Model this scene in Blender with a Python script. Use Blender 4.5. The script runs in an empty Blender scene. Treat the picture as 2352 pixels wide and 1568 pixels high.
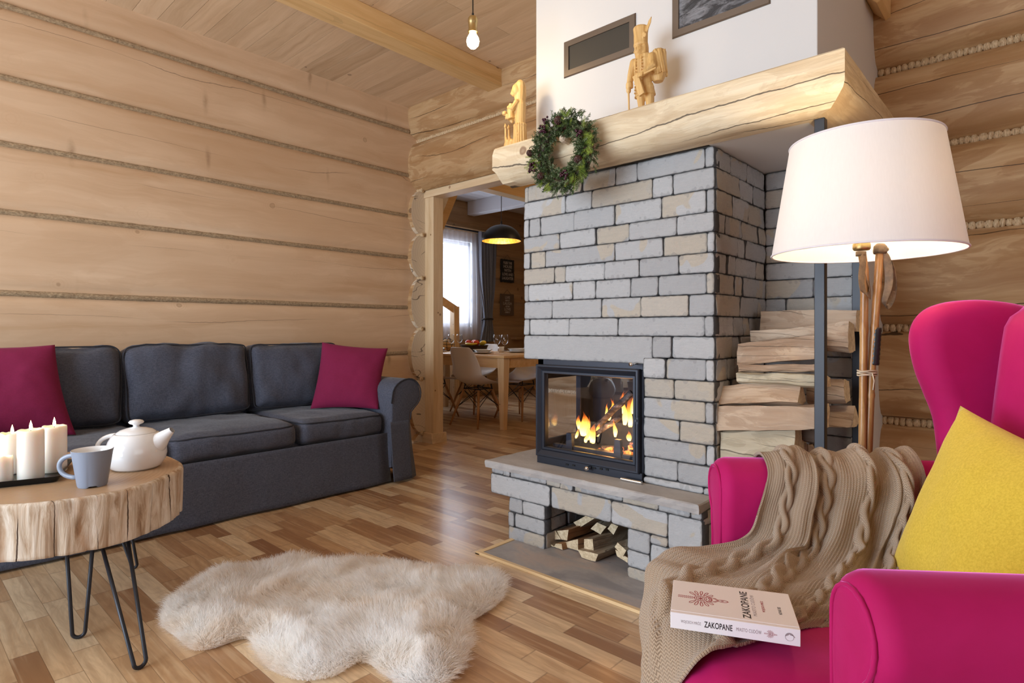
import bpy, math, random
import numpy as np
from math import pi, sin, cos, radians, sqrt, atan2
from mathutils import Vector, Matrix, Euler, noise as mnoise

D = bpy.data
SC = bpy.context.scene
COL = SC.collection
random.seed(7)

# ---------------------------------------------------------------- camera
FPX, CXP, HYP, CAMH = 1341.0, 1176.0, 758.0, 1.0
TH = math.atan((2399 - 1176) / FPX)
cam_d = D.cameras.new('camera')
cam_d.lens = 36.0 * FPX / 2352.0
cam_d.sensor_width = 36.0
cam_d.shift_y = -(784 - HYP) / 2352.0
cam_d.clip_start = 0.05
cam = D.objects.new('camera', cam_d)
cam.location = (0, 0, CAMH)
cam.rotation_euler = (radians(90), 0, TH)
COL.objects.link(cam)
SC.camera = cam

# ---------------------------------------------------------------- view, world
vs = SC.view_settings
vs.view_transform = 'Standard'
vs.look = 'None'
vs.gamma = 1.0
vs.use_curve_mapping = False
vs.exposure = 0.0
SC.cycles.diffuse_bounces = 8
SC.cycles.max_bounces = 14
SC.cycles.transparent_max_bounces = 16
world = D.worlds.new('world')
SC.world = world
world.use_nodes = True
wb = world.node_tree.nodes['Background']
wb.inputs[0].default_value = (0.82, 0.90, 1.0, 1)
wb.inputs[1].default_value = 1.5

# ---------------------------------------------------------------- daylight through the window openings, plus a side fill
def area(name, loc, rot, sx, sy, power, color, spread=180):
    l = D.lights.new(name, 'AREA')
    l.shape = 'RECTANGLE'; l.size = sx; l.size_y = sy
    l.energy = power; l.color = color; l.spread = radians(spread)
    o = D.objects.new(name, l); COL.objects.link(o)
    o.location = loc; o.rotation_euler = rot
    return o
DAY = (0.76, 0.88, 1.0)
area('daylight_front', (-2.45, -2.62, 1.30), (radians(90), 0, 0), 3.3, 2.1, 205, DAY)
area('side_fill', (2.36, 0.1, 1.35), (radians(90), 0, radians(90)), 2.8, 1.7, 9, (1.0, 0.90, 0.78))  # weak warm fill added on the right, where no daylight comes from
area('daylight_dining', (-6.46, 5.16, 1.68), (radians(90), 0, radians(-90)), 1.7, 1.25, 55, (0.8, 0.88, 1.0))

def at(u, v, y):
    """point where the sight line of photo pixel (u, v) meets the plane Y = y"""
    a = (u - CXP) / FPX; b = -(v - HYP) / FPX
    rx, ry = -sin(TH) + a * cos(TH), cos(TH) + a * sin(TH)
    t = y / ry
    return Vector((rx * t, y, CAMH + b * t))

# ---------------------------------------------------------------- node expressions
class NT:
    def __init__(s, name):
        s.m = D.materials.new(name); s.m.use_nodes = True
        s.t = s.m.node_tree; s.t.nodes.clear()
        s.out = s.t.nodes.new('ShaderNodeOutputMaterial')
    def n(s, typ, **kw):
        nd = s.t.nodes.new(typ)
        for k, v in kw.items(): setattr(nd, k, v)
        return nd
    def put(s, sock, v):
        if isinstance(v, (int, float)): 
            if hasattr(sock.default_value, '__len__'):
                sock.default_value = [v] * 3 + ([1] if len(sock.default_value) == 4 else [])
            else: sock.default_value = v
        elif isinstance(v, (tuple, list)):
            if len(sock.default_value) == 4 and len(v) == 3: v = tuple(v) + (1,)
            sock.default_value = v
        else: s.t.links.new(v, sock)
    def M(s, op, a, b=0.0, c=None, clamp=False):
        nd = s.n('ShaderNodeMath', operation=op, use_clamp=clamp)
        s.put(nd.inputs[0], a); s.put(nd.inputs[1], b)
        if c is not None: s.put(nd.inputs[2], c)
        return nd.outputs[0]
    def coords(s, kind='Object'):
        return s.n('ShaderNodeTexCoord').outputs[kind]
    def mapv(s, v, scale=(1, 1, 1), loc=(0, 0, 0), rot=(0, 0, 0)):
        nd = s.n('ShaderNodeMapping'); s.put(nd.inputs[0], v)
        nd.inputs['Scale'].default_value = scale; nd.inputs['Location'].default_value = loc
        nd.inputs['Rotation'].default_value = rot
        return nd.outputs[0]
    def addv(s, a, b):
        nd = s.n('ShaderNodeVectorMath', operation='ADD'); s.put(nd.inputs[0], a); s.put(nd.inputs[1], b); return nd.outputs[0]
    def sep(s, v):
        nd = s.n('ShaderNodeSeparateXYZ'); s.put(nd.inputs[0], v); return nd.outputs
    def comb(s, x, y, z):
        nd = s.n('ShaderNodeCombineXYZ')
        for i, q in enumerate((x, y, z)): s.put(nd.inputs[i], q)
        return nd.outputs[0]
    def noise(s, v, scale=5, detail=4, rough=.55, dist=0.0, out=0):
        nd = s.n('ShaderNodeTexNoise'); s.put(nd.inputs['Vector'], v)
        nd.inputs['Scale'].default_value = scale; nd.inputs['Detail'].default_value = detail
        nd.inputs['Roughness'].default_value = rough; nd.inputs['Distortion'].default_value = dist
        return nd.outputs[out]
    def vor(s, v, scale=5, feature='F1', out='Distance', rand=1.0):
        nd = s.n('ShaderNodeTexVoronoi', feature=feature); s.put(nd.inputs['Vector'], v)
        nd.inputs['Scale'].default_value = scale; nd.inputs['Randomness'].default_value = rand
        return nd.outputs[out]
    def white(s, v, out='Value'):
        nd = s.n('ShaderNodeTexWhiteNoise', noise_dimensions='3D'); s.put(nd.inputs['Vector'], v); return nd.outputs[out]
    def ramp(s, f, stops, interp='LINEAR'):
        nd = s.n('ShaderNodeValToRGB'); s.put(nd.inputs[0], f)
        cr = nd.color_ramp; cr.interpolation = interp
        while len(cr.elements) > 1: cr.elements.remove(cr.elements[-1])
        cr.elements[0].position = stops[0][0]
        cr.elements[0].color = col4(stops[0][1])
        for p, c in stops[1:]:
            e = cr.elements.new(p); e.color = col4(c)
        return nd.outputs[0]
    def mix(s, f, a, b, mode='MIX'):
        nd = s.n('ShaderNodeMix', data_type='RGBA', blend_type=mode)
        s.put(nd.inputs[0], f); s.put(nd.inputs[6], a); s.put(nd.inputs[7], b)
        return nd.outputs[2]
    def bump(s, h, strength=.3, dist=.01, normal=None):
        nd = s.n('ShaderNodeBump'); nd.inputs['Strength'].default_value = strength
        nd.inputs['Distance'].default_value = dist; s.put(nd.inputs['Height'], h)
        if normal is not None: s.put(nd.inputs['Normal'], normal)
        return nd.outputs[0]
    def pbr(s, color, rough=.6, metal=0.0, normal=None, **kw):
        b = s.n('ShaderNodeBsdfPrincipled')
        s.put(b.inputs['Base Color'], color); s.put(b.inputs['Roughness'], rough); s.put(b.inputs['Metallic'], metal)
        if normal is not None: s.put(b.inputs['Normal'], normal)
        for k, v in kw.items(): s.put(b.inputs[k.replace('_', ' ')], v)
        s.t.links.new(b.outputs[0], s.out.inputs[0])
        s.b = b
        return s.m
def col4(c):
    if isinstance(c, (int, float)): c = (c, c, c)
    return tuple(c) + (1,) if len(c) == 3 else c
def rgb(r, g, b):
    f = lambda x: (x / 255 / 12.92) if x / 255 <= .04045 else ((x / 255 + .055) / 1.055) ** 2.4
    return (f(r), f(g), f(b))

def simple(name, c, rough=.5, metal=0.0, **kw):
    return NT(name).pbr(c, rough, metal, **kw)

def rand_obj(t):
    return t.n('ShaderNodeObjectInfo').outputs['Random']

def wood(name, light, mid, dark, axis=0, grain=1.0, knots=1.0, cracks=0.0, rough=.6, island=0.0, bump=.15, knotcol=None, blotch=.35, gloss=None, kscale=1.0, patch=0.0, patchscale=8.0, crackfreq=7.0, crackw=1.0, scars=0.0):
    t = NT(name)
    v = t.coords('Object')
    if island:
        r = t.n('ShaderNodeNewGeometry').outputs['Random Per Island']
        v = t.addv(v, t.comb(t.M('MULTIPLY', r, 17.3), t.M('MULTIPLY', r, 9.1), t.M('MULTIPLY', r, 31.7)))
    sc = [1.0, 1.0, 1.0]; sc[axis] = .07
    # slow wander of the grain
    vw = t.addv(v, t.mapv(t.noise(t.mapv(v, (1.3, 1.3, 1.3)), 1.6, 2, .5, 0, 1), (.10, .10, .10)))
    g1 = t.noise(t.mapv(vw, tuple(sc)), 26 * grain, 5, .62, .6)
    sc2 = [1.0, 1.0, 1.0]; sc2[axis] = .03
    g2 = t.noise(t.mapv(vw, tuple(sc2)), 110 * grain, 3, .6)
    bl = t.noise(t.mapv(v, tuple(1.0 if i != axis else .45 for i in range(3))), 2.6, 3, .6)
    c = t.ramp(g1, [(.30, dark), (.47, mid), (.66, light)])
    c = t.mix(t.M('MULTIPLY', t.ramp(g2, [(.40, 1), (.56, 0)]), .38), c, t.mix(.5, mid, dark))
    c = t.mix(t.ramp(bl, [(.35, blotch), (.62, 0.0)]), c, t.mix(.5, mid, dark))
    h = t.M('ADD', t.M('MULTIPLY', g1, .6), t.M('MULTIPLY', g2, .4))
    if patch:
        ps = [1.0, 1.0, 1.0]; ps[axis] = .26
        pn = t.noise(t.mapv(vw, tuple(ps), loc=(2, 5, 1)), patchscale, 5, .62, .9)
        pm = t.ramp(pn, [(.49, 0), (.52, .7), (.60, 1)])
        c = t.mix(t.M('MULTIPLY', pm, patch), c, dark)
        h = t.M('SUBTRACT', h, t.M('MULTIPLY', pm, .15))
    if knots:
        kv = t.mapv(t.addv(v, t.mapv(t.noise(v, 9, 2, .5, 0, 1), (.02, .02, .02))), (3.0 * kscale,) * 3)
        kd = t.vor(kv, 1.0)
        rings = t.M('MULTIPLY', t.M('SINE', t.M('MULTIPLY', kd, 120)), t.ramp(kd, [(.06, .5), (.26, 0)]))
        c = t.mix(t.M('MAXIMUM', t.M('MULTIPLY', rings, .45), 0), c, dark)
        kc = knotcol or tuple(x * .35 for x in dark)
        c = t.mix(t.M('MULTIPLY', t.ramp(kd, [(.0, .65), (.045, .7), (.055, 1), (.066, .9), (.078, 0)]), knots), c, kc)
    if scars:
        ss = [1.0, 1.0, 1.0]; ss[axis] = 5.5; ss[2] = 1.25
        sv = t.mapv(t.addv(v, t.mapv(t.noise(v, 5, 2, .5, 0, 1), (.05, .05, .05))), tuple(q * 1.0 for q in ss))
        sd = t.vor(sv, 1.0)
        sm = t.M('MULTIPLY', t.ramp(sd, [(.03, 1), (.085, .35), (.13, 0)]), t.ramp(t.noise(v, 14, 3, .6), [(.35, .3), (.6, 1)]))
        c = t.mix(t.M('MULTIPLY', sm, scars), c, tuple(x * .62 for x in dark))
    if cracks:
        xyz = t.sep(v)
        cross = xyz[2] if axis != 2 else t.M('ADD', xyz[0], xyz[1])
        ws = [1.0, 1.0, 1.0]; ws[axis] = .16
        warp = t.M('MULTIPLY', t.noise(t.mapv(v, tuple(ws), loc=(3.1, 1.7, 5.2)), 2.2, 2, .5), .42)
        w2 = t.M('MULTIPLY', t.noise(v, 11, 3, .6), .012)
        wv = t.M('MULTIPLY', t.M('ADD', t.M('ADD', cross, warp), w2), crackfreq)
        dd = t.M('DIVIDE', t.M('ABSOLUTE', t.M('SUBTRACT', t.M('FRACT', wv), .5)), crackfreq)
        gs = [1.0, 1.0, 1.0]; gs[axis] = .28
        gate = t.ramp(t.noise(t.mapv(v, tuple(gs), loc=(7, 2, 1)), 5.0, 1), [(.44, 0), (.60, 1)])
        cr = t.M('LESS_THAN', dd, t.M('MULTIPLY', gate, .0022 * crackw))
        cr = t.M('MULTIPLY', cr, min(1.0, cracks))
        c = t.mix(t.M('MULTIPLY', cr, .9), c, tuple(x * .16 for x in dark))
        h = t.M('SUBTRACT', h, t.M('MULTIPLY', cr, 2.0))
    if island:
        c = t.mix(island, c, t.mix(r, tuple(x * .62 for x in mid), tuple(min(1, x * 1.25) for x in light)))
    nrm = t.bump(h, bump, .006)
    return t.pbr(c, rough, 0, nrm, **(gloss or {}))

def stone(name, base_a, base_b, tan):
    t = NT(name)
    r = t.n('ShaderNodeNewGeometry').outputs['Random Per Island']
    v = t.addv(t.coords('Object'), t.comb(t.M('MULTIPLY', r, 7.7), t.M('MULTIPLY', r, 3.1), t.M('MULTIPLY', r, 13.0)))
    c = t.mix(r, base_a, base_b)
    big = t.noise(v, 5.5, 2, .5, .8)
    sel = t.M('FRACT', t.M('MULTIPLY', r, 9.17))
    lines = t.noise(t.mapv(v, (1.0, 1.0, 9.0)), 26, 4, .6, .3)
    c = t.mix(t.M('MULTIPLY', t.ramp(lines, [(.42, 1), (.6, 0)]), .10), c, tuple(x * .6 for x in base_b))
    tanmask = t.M('MULTIPLY', t.ramp(big, [(.52, 0), (.535, 1)]), t.ramp(sel, [(.42, 0), (.44, 1)]))
    strat = t.noise(t.mapv(v, (2, 2, 14), rot=(.5, .9, .2)), 8, 4, .6, .5)
    tanc = t.mix(strat, tuple(x * .78 for x in tan), tuple(x * 1.1 for x in tan))
    full = t.ramp(sel, [(.86, 0), (.87, .8)])
    c = t.mix(t.M('MULTIPLY', t.M('MAXIMUM', tanmask, full), .8), c, tanc)
    fine = t.noise(v, 70, 5, .7)
    c = t.mix(t.M('MULTIPLY', fine, .35), c, tuple(x * .62 for x in base_a))
    rim = t.n('ShaderNodeAttribute'); rim.attribute_name = 'rim'
    rimv = rim.outputs['Fac']
    sc_ = t.M('ADD', -.003, t.M('MULTIPLY', t.ramp(t.vor(v, 40, 'F1'), [(.10, 1), (.70, 0)]), .024))
    chip = t.M('LESS_THAN', rimv, sc_)
    c = t.mix(t.M('MULTIPLY', chip, .42), c, t.mix(.25, tuple(x * .55 for x in base_b), c))
    c = t.mix(t.ramp(rimv, [(.0001, .95), (.0006, .0)]), c, (.035, .035, .037))
    h = t.M('SUBTRACT', t.M('ADD', t.M('MULTIPLY', t.noise(v, 22, 5, .65), .8), t.M('MULTIPLY', fine, .3)), t.M('MULTIPLY', chip, .35))
    h = t.M('ADD', h, t.M('MULTIPLY', t.noise(v, 160, 3, .7), .25))
    nrm = t.bump(h, .75, .008)
    return t.pbr(c, .85, 0, nrm)

# ---------------------------------------------------------------- mesh builder
class MB:
    def __init__(s): s.v = []; s.f = []; s.uv = None
    def add(s, vs, fs):
        o = len(s.v); s.v.extend([tuple(p) for p in vs]); s.f.extend([tuple(i + o for i in f) for f in fs]); return s
    def box(s, x0, x1, y0, y1, z0, z1):
        p = [(x, y, z) for z in (z0, z1) for y in (y0, y1) for x in (x0, x1)]
        return s.add(p, [(0, 2, 3, 1), (4, 5, 7, 6), (0, 1, 5, 4), (2, 6, 7, 3), (0, 4, 6, 2), (1, 3, 7, 5)])
    def obox(s, c, ax, ay, az, hx, hy, hz):
        c = Vector(c); ax, ay, az = [Vector(a).normalized() for a in (ax, ay, az)]
        p = [c + ax * hx * i + ay * hy * j + az * hz * k for k in (-1, 1) for j in (-1, 1) for i in (-1, 1)]
        return s.add(p, [(0, 2, 3, 1), (4, 5, 7, 6), (0, 1, 5, 4), (2, 6, 7, 3), (0, 4, 6, 2), (1, 3, 7, 5)])
    def tube(s, pts, rad, n=10, closed=False, cap=True, flat=1.0):
        pts = [Vector(p) for p in pts]; m = len(pts)
        rs = rad if isinstance(rad, (list, tuple)) else [rad] * m
        ref = Vector((0, 0, 1)); vs = []
        t0 = (pts[1] - pts[0]).normalized()
        if abs(t0.dot(ref)) > .9: ref = Vector((1, 0, 0))
        a = t0.cross(ref).normalized()
        for i, p in enumerate(pts):
            if closed: t = (pts[(i + 1) % m] - pts[i - 1]).normalized()
            else: t = (pts[min(i + 1, m - 1)] - pts[max(i - 1, 0)]).normalized()
            a = (a - t * a.dot(t)).normalized(); b = t.cross(a)
            for k in range(n):
                w = 2 * pi * k / n
                vs.append(p + (a * cos(w) + b * sin(w) * flat) * rs[i])
        fs = []
        for i in range(m if closed else m - 1):
            j = (i + 1) % m
            for k in range(n):
                l = (k + 1) % n
                fs.append((i * n + k, i * n + l, j * n + l, j * n + k))
        if cap and not closed:
            fs.append(tuple(range(n - 1, -1, -1))); fs.append(tuple((m - 1) * n + k for k in range(n)))
        return s.add(vs, fs)
    def lathe(s, prof, c=(0, 0, 0), n=32, sx=1.0, sy=1.0, cap0=False, cap1=False):
        vs = []; m = len(prof)
        for r, z in prof:
            for k in range(n):
                w = 2 * pi * k / n
                vs.append((c[0] + r * cos(w) * sx, c[1] + r * sin(w) * sy, c[2] + z))
        fs = []
        for i in range(m - 1):
            for k in range(n):
                l = (k + 1) % n
                fs.append((i * n + k, i * n + l, (i + 1) * n + l, (i + 1) * n + k))
        if cap0: fs.append(tuple(range(n - 1, -1, -1)))
        if cap1: fs.append(tuple((m - 1) * n + k for k in range(n)))
        return s.add(vs, fs)
    def ell(s, c, r, rot=None, nu=14, nv=9):
        vs = []; fs = []
        R = Euler(rot).to_matrix() if rot else None
        for j in range(nv + 1):
            ph = pi * j / nv
            for i in range(nu):
                th = 2 * pi * i / nu
                p = Vector((r[0] * sin(ph) * cos(th), r[1] * sin(ph) * sin(th), r[2] * cos(ph)))
                if R: p = R @ p
                vs.append(p + Vector(c))
        for j in range(nv):
            for i in range(nu):
                k = (i + 1) % nu
                fs.append((j * nu + i, (j + 1) * nu + i, (j + 1) * nu + k, j * nu + k))
        return s.add(vs, fs)
    def rbox(s, c, h, r, puff=(0, 0, 0), n=10, wob=0.0, seed=0, ns=(None, None, None)):
        """soft box: half sizes h, rounding r, faces swelling by puff"""
        idx = {}; vs = []; fs = []
        nn = [ns[i] or n for i in range(3)]
        def P(i, j, k):
            key = (i, j, k)
            if key not in idx:
                q = [2 * i / nn[0] - 1, 2 * j / nn[1] - 1, 2 * k / nn[2] - 1]
                p = Vector([q[a] * h[a] for a in range(3)])
                inn = Vector([max(-(h[a] - r), min(h[a] - r, p[a])) for a in range(3)])
                d = p - inn
                if d.length > 1e-9:
                    # push onto the rounded shell
                    mx = max(abs(d[a]) for a in range(3))
                    d = d.normalized() * mx
                    p = inn + d
                for a in range(3):
                    b1, b2 = (a + 1) % 3, (a + 2) % 3
                    wgt = (1 - q[b1] ** 2) * (1 - q[b2] ** 2)
                    p[a] += q[a] * puff[a] * (max(wgt, 0) ** .5)
                if wob:
                    nv = mnoise.noise_vector(Vector(p) * 6 + Vector((seed * 3.7, seed, 0)))
                    p = p + nv * wob
                idx[key] = len(vs); vs.append(p + Vector(c))
            return idx[key]
        for a in range(3):
            b1, b2 = (a + 1) % 3, (a + 2) % 3
            for side in (0, nn[a]):
                for i in range(nn[b1]):
                    for j in range(nn[b2]):
                        q = []
                        for di, dj in ((0, 0), (1, 0), (1, 1), (0, 1)):
                            t = [0, 0, 0]; t[a] = side; t[b1] = i + di; t[b2] = j + dj
                            q.append(P(*t))
                        if side == 0: q.reverse()
                        fs.append(tuple(q))
        return s.add(vs, fs)
    def prism(s, pts, t0, t1, r=0.0, m=4, axes='xzy', r1=None):
        """closed outline pts (a,b) extruded from t0 to t1 along the third axis, edges rounded by r"""
        r1 = r if r1 is None else r1
        n = len(pts); P = [Vector((p[0], p[1])) for p in pts]
        area = sum(P[i].x * P[(i + 1) % n].y - P[(i + 1) % n].x * P[i].y for i in range(n))
        sg = 1 if area > 0 else -1
        N = []
        for i in range(n):
            e1 = (P[i] - P[i - 1]); e2 = (P[(i + 1) % n] - P[i])
            n1 = Vector((e1.y, -e1.x)); n2 = Vector((e2.y, -e2.x))
            if n1.length: n1.normalize()
            if n2.length: n2.normalize()
            v = (n1 + n2)
            v = v.normalized() if v.length > 1e-6 else n1
            k = max(.5, v.dot(n1)); N.append(v / k * sg)
        rings = []
        sgn = 1 if t1 > t0 else -1
        if r > 0:
            for k in range(m + 1):
                a = pi / 2 * k / m
                rings.append((r * (1 - sin(a)), t0 + sgn * r * (1 - cos(a))))
        else: rings.append((0, t0))
        if r1 > 0:
            for k in range(m + 1):
                a = pi / 2 * k / m
                rings.append((r1 * (1 - cos(a)), t1 - sgn * r1 * (1 - sin(a))))
        else: rings.append((0, t1))
        vs = []
        ia, ib, ic = ['xyz'.index(ch) for ch in axes]
        for ins, t in rings:
            for i in range(n):
                q = P[i] - N[i] * ins
                p = [0, 0, 0]; p[ia] = q.x; p[ib] = q.y; p[ic] = t; vs.append(tuple(p))
        fs = []
        for j in range(len(rings) - 1):
            for i in range(n):
                k = (i + 1) % n
                fs.append((j * n + i, j * n + k, (j + 1) * n + k, (j + 1) * n + i))
        fs.append(tuple(range(n - 1, -1, -1))); fs.append(tuple((len(rings) - 1) * n + i for i in range(n)))
        return s.add(vs, fs)
    def grid(s, fn, nu, nv, closeu=False, uvs=False):
        vs = [fn(i / nu, j / nv) for j in range(nv + 1) for i in range(nu + (0 if closeu else 1))]
        w = nu + (0 if closeu else 1); fs = []
        for j in range(nv):
            for i in range(nu):
                k = (i + 1) % w
                fs.append((j * w + i, j * w + k, (j + 1) * w + k, (j + 1) * w + i))
        return s.add(vs, fs)
    def shift(s, d):
        s.v = [(p[0] + d[0], p[1] + d[1], p[2] + d[2]) for p in s.v]; return s
    def xf(s, M):
        s.v = [tuple(M @ Vector(p)) for p in s.v]; return s

def fixnormals(me):
    import bmesh
    bm = bmesh.new(); bm.from_mesh(me)
    bmesh.ops.recalc_face_normals(bm, faces=bm.faces)
    bm.to_mesh(me); bm.free()

def root_of(o):
    while o.parent: o = o.parent
    return o

def mk(name, mb, mat, parent=None, smooth=True, local=False, recalc=True, auto=None):
    me = D.meshes.new(name)
    vs = mb.v
    if parent is not None and not local:
        r = root_of(parent)
        if r.type == 'EMPTY' or r.location.length > 0:
            Mi = (Matrix.Translation(r.location) @ r.rotation_euler.to_matrix().to_4x4()).inverted()
            vs = [tuple(Mi @ Vector(p)) for p in vs]
    me.from_pydata(vs, [], mb.f)
    if recalc: fixnormals(me)
    if getattr(mb, 'attr', None):
        at_ = me.attributes.new('rim', 'FLOAT', 'POINT'); at_.data.foreach_set('value', mb.attr)
    if mat is not None: me.materials.append(mat)
    if smooth:
        me.polygons.foreach_set('use_smooth', [True] * len(me.polygons))
        if auto: me.set_sharp_from_angle(angle=radians(auto))
    me.update()
    o = D.objects.new(name, me); COL.objects.link(o)
    if parent is not None: o.parent = parent
    return o

def thing(name, label, cat, loc=(0, 0, 0), rz=0.0, group=None):
    o = D.objects.new(name, None); COL.objects.link(o)
    o.location = loc; o.rotation_euler = (0, 0, rz); o.empty_display_size = .05
    o['label'] = label; o['category'] = cat
    if group: o['group'] = group
    return o
def tag(o, label, cat, group=None):
    o['label'] = label; o['category'] = cat
    if group: o['group'] = group
    return o
def struct(o): o['kind'] = 'structure'; return o
def dup(root, loc=None, rz=None, label=None, group=None):
    r = root.copy(); COL.objects.link(r)
    if loc is not None: r.location = loc
    if rz is not None: r.rotation_euler = (0, 0, rz)
    if label: r['label'] = label
    if group: r['group'] = group
    for ch in list(root.children):
        c = ch.copy(); COL.objects.link(c); c.parent = r
        for g in ch.children:
            d = g.copy(); COL.objects.link(d); d.parent = c
    return r
def bevel(o, w=.004, seg=2, ang=35):
    m = o.modifiers.new('bevel', 'BEVEL'); m.width = w; m.segments = seg; m.limit_method = 'ANGLE'; m.angle_limit = radians(ang)
    m.harden_normals = False
    return o
def subsurf(o, n=1):
    m = o.modifiers.new('sub', 'SUBSURF'); m.levels = n; m.render_levels = n; return o
def text_mesh(name, s, size, mat, parent, M, align='CENTER', ext=.0004, sx=1.0, space=1.0, off=0.0, width=None):
    cu = D.curves.new(name, 'FONT'); cu.body = s; cu.size = size; cu.align_x = align; cu.align_y = 'CENTER'
    cu.extrude = ext; cu.space_character = space; cu.offset = off
    tmp = D.objects.new('tmp', cu); COL.objects.link(tmp)
    bpy.context.view_layer.update()
    dg = bpy.context.evaluated_depsgraph_get()
    me = D.meshes.new_from_object(tmp.evaluated_get(dg))
    D.objects.remove(tmp); D.curves.remove(cu)
    me.name = name
    if width:
        xs = [v.co.x for v in me.vertices]; sx = width / max(1e-6, max(xs) - min(xs))
    M = M @ Matrix.Diagonal((sx, 1, 1, 1))
    r = root_of(parent)
    Mi = (Matrix.Translation(r.location) @ r.rotation_euler.to_matrix().to_4x4()).inverted() if True else Matrix()
    me.transform(Mi @ M)
    me.materials.clear(); me.materials.append(mat)
    o = D.objects.new(name, me); COL.objects.link(o); o.parent = parent
    return o
# ---------------------------------------------------------------- materials
M = {}
M['wall'] = wood('hewn_log_wood', (.75, .56, .385), (.67, .48, .315), (.52, .325, .18), axis=1, grain=.16, knots=.40, cracks=.6, rough=.62, bump=.05, blotch=.42, scars=.75, patch=.22, patchscale=3.6, crackfreq=2.6, crackw=.6, knotcol=(.25, .14, .07), kscale=1.2)
M['log'] = wood('round_log_wood', (.60, .42, .24), (.51, .33, .165), (.33, .165, .06), axis=0, grain=.42, knots=.9, cracks=1.0, rough=.6, bump=.25, blotch=.35, patch=.62, patchscale=9.0, crackfreq=7.5, crackw=1.0, knotcol=(.16, .09, .05))
M['ceil'] = wood('ceiling_board_wood', (.75, .57, .39), (.66, .48, .305), (.47, .30, .165), axis=0, grain=.5, knots=1, cracks=0, rough=.6, island=.28, bump=.08, knotcol=(.16, .09, .055), kscale=1.5)
M['beam'] = wood('beam_wood', (.80, .58, .31), (.73, .50, .24), (.60, .37, .15), axis=1, grain=.35, knots=.9, cracks=.15, rough=.55, bump=.06, blotch=.2, knotcol=(.28, .15, .07))
M['post'] = wood('post_wood', (.78, .62, .42), (.70, .53, .33), (.58, .40, .22), axis=2, grain=.5, knots=1, cracks=.1, rough=.55, bump=.06, blotch=.15, knotcol=(.26, .14, .07), kscale=2)
M['lintel'] = wood('lintel_wood', (.78, .62, .42), (.70, .53, .33), (.58, .40, .22), axis=0, grain=.5, knots=1, cracks=.0, rough=.55, bump=.06, blotch=.15, knotcol=(.26, .14, .07), kscale=2)
M['mantel'] = wood('mantel_wood', (.80, .70, .52), (.72, .60, .41), (.46, .32, .18), axis=0, grain=.7, knots=.9, cracks=1.0, rough=.6, bump=.5, blotch=.2, patch=.34, patchscale=11, crackfreq=17, crackw=.6, knotcol=(.24, .14, .08))
M['mantely'] = wood('mantel_return_wood', (.78, .66, .46), (.68, .53, .33), (.46, .31, .16), axis=1, grain=.7, knots=.9, cracks=1.0, rough=.6, bump=.5, blotch=.2, patch=.34, patchscale=11, crackfreq=17, crackw=.6, knotcol=(.24, .14, .08))
M['endgrain'] = None
def endgrain():
    t = NT('log_end_grain'); v = t.coords('Object')
    x, y, z = t.sep(v)
    # rings about each log's own axis (0.4 m courses)
    n = t.noise(v, 5, 3, .6)
    zz = t.M('SUBTRACT', t.M('MODULO', t.M('ADD', z, .155 - .0 + .4), .41), .2)
    rr = t.M('SQRT', t.M('ADD', t.M('POWER', t.M('SUBTRACT', y, 3.42), 2), t.M('POWER', zz, 2)))
    ring = t.M('SINE', t.M('MULTIPLY', t.M('ADD', rr, t.M('MULTIPLY', n, .05)), 260))
    c = t.mix(t.M('ADD', t.M('MULTIPLY', ring, .12), .5), (.74, .63, .48), (.58, .47, .34))
    cn = t.noise(t.mapv(v, (1, 1, 3.2)), 3.5, 1, .4, .2)
    cr = t.M('MULTIPLY', t.ramp(t.M('ABSOLUTE', t.M('SUBTRACT', cn, .5)), [(0, 1), (.006, .6), (.012, 0)]), t.ramp(t.noise(v, 6, 1), [(.52, 0), (.58, 1)]))
    c = t.mix(t.M('MULTIPLY', cr, .9), c, (.05, .03, .02))
    return t.pbr(c, .75, 0, t.bump(t.M('SUBTRACT', t.noise(v, 60, 3), cr), .2, .004))
M['endgrain'] = endgrain()

def seam_mat():
    t = NT('jute_seam'); v = t.coords('Object')
    n = t.noise(t.mapv(v, (1, .5, 1)), 160, 3, .7)
    n2 = t.noise(v, 30, 3, .7)
    c = t.ramp(t.M('ADD', t.M('MULTIPLY', n, .7), t.M('MULTIPLY', n2, .3)), [(.3, (.16, .10, .055)), (.5, (.36, .26, .155)), (.7, (.58, .44, .28))])
    return t.pbr(c, .95, 0, t.bump(n, .7, .004))
M['seam'] = seam_mat()
def rope_mat():
    t = NT('woodwool_rope'); v = t.coords('Object')
    n = t.noise(t.mapv(v, (1, .2, .2)), 320, 2, .6)
    c = t.ramp(n, [(.25, (.28, .18, .09)), (.5, (.60, .44, .26)), (.75, (.76, .60, .40))])
    return t.pbr(c, .85, 0, t.bump(n, .6, .003))
M['rope'] = rope_mat()

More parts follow.
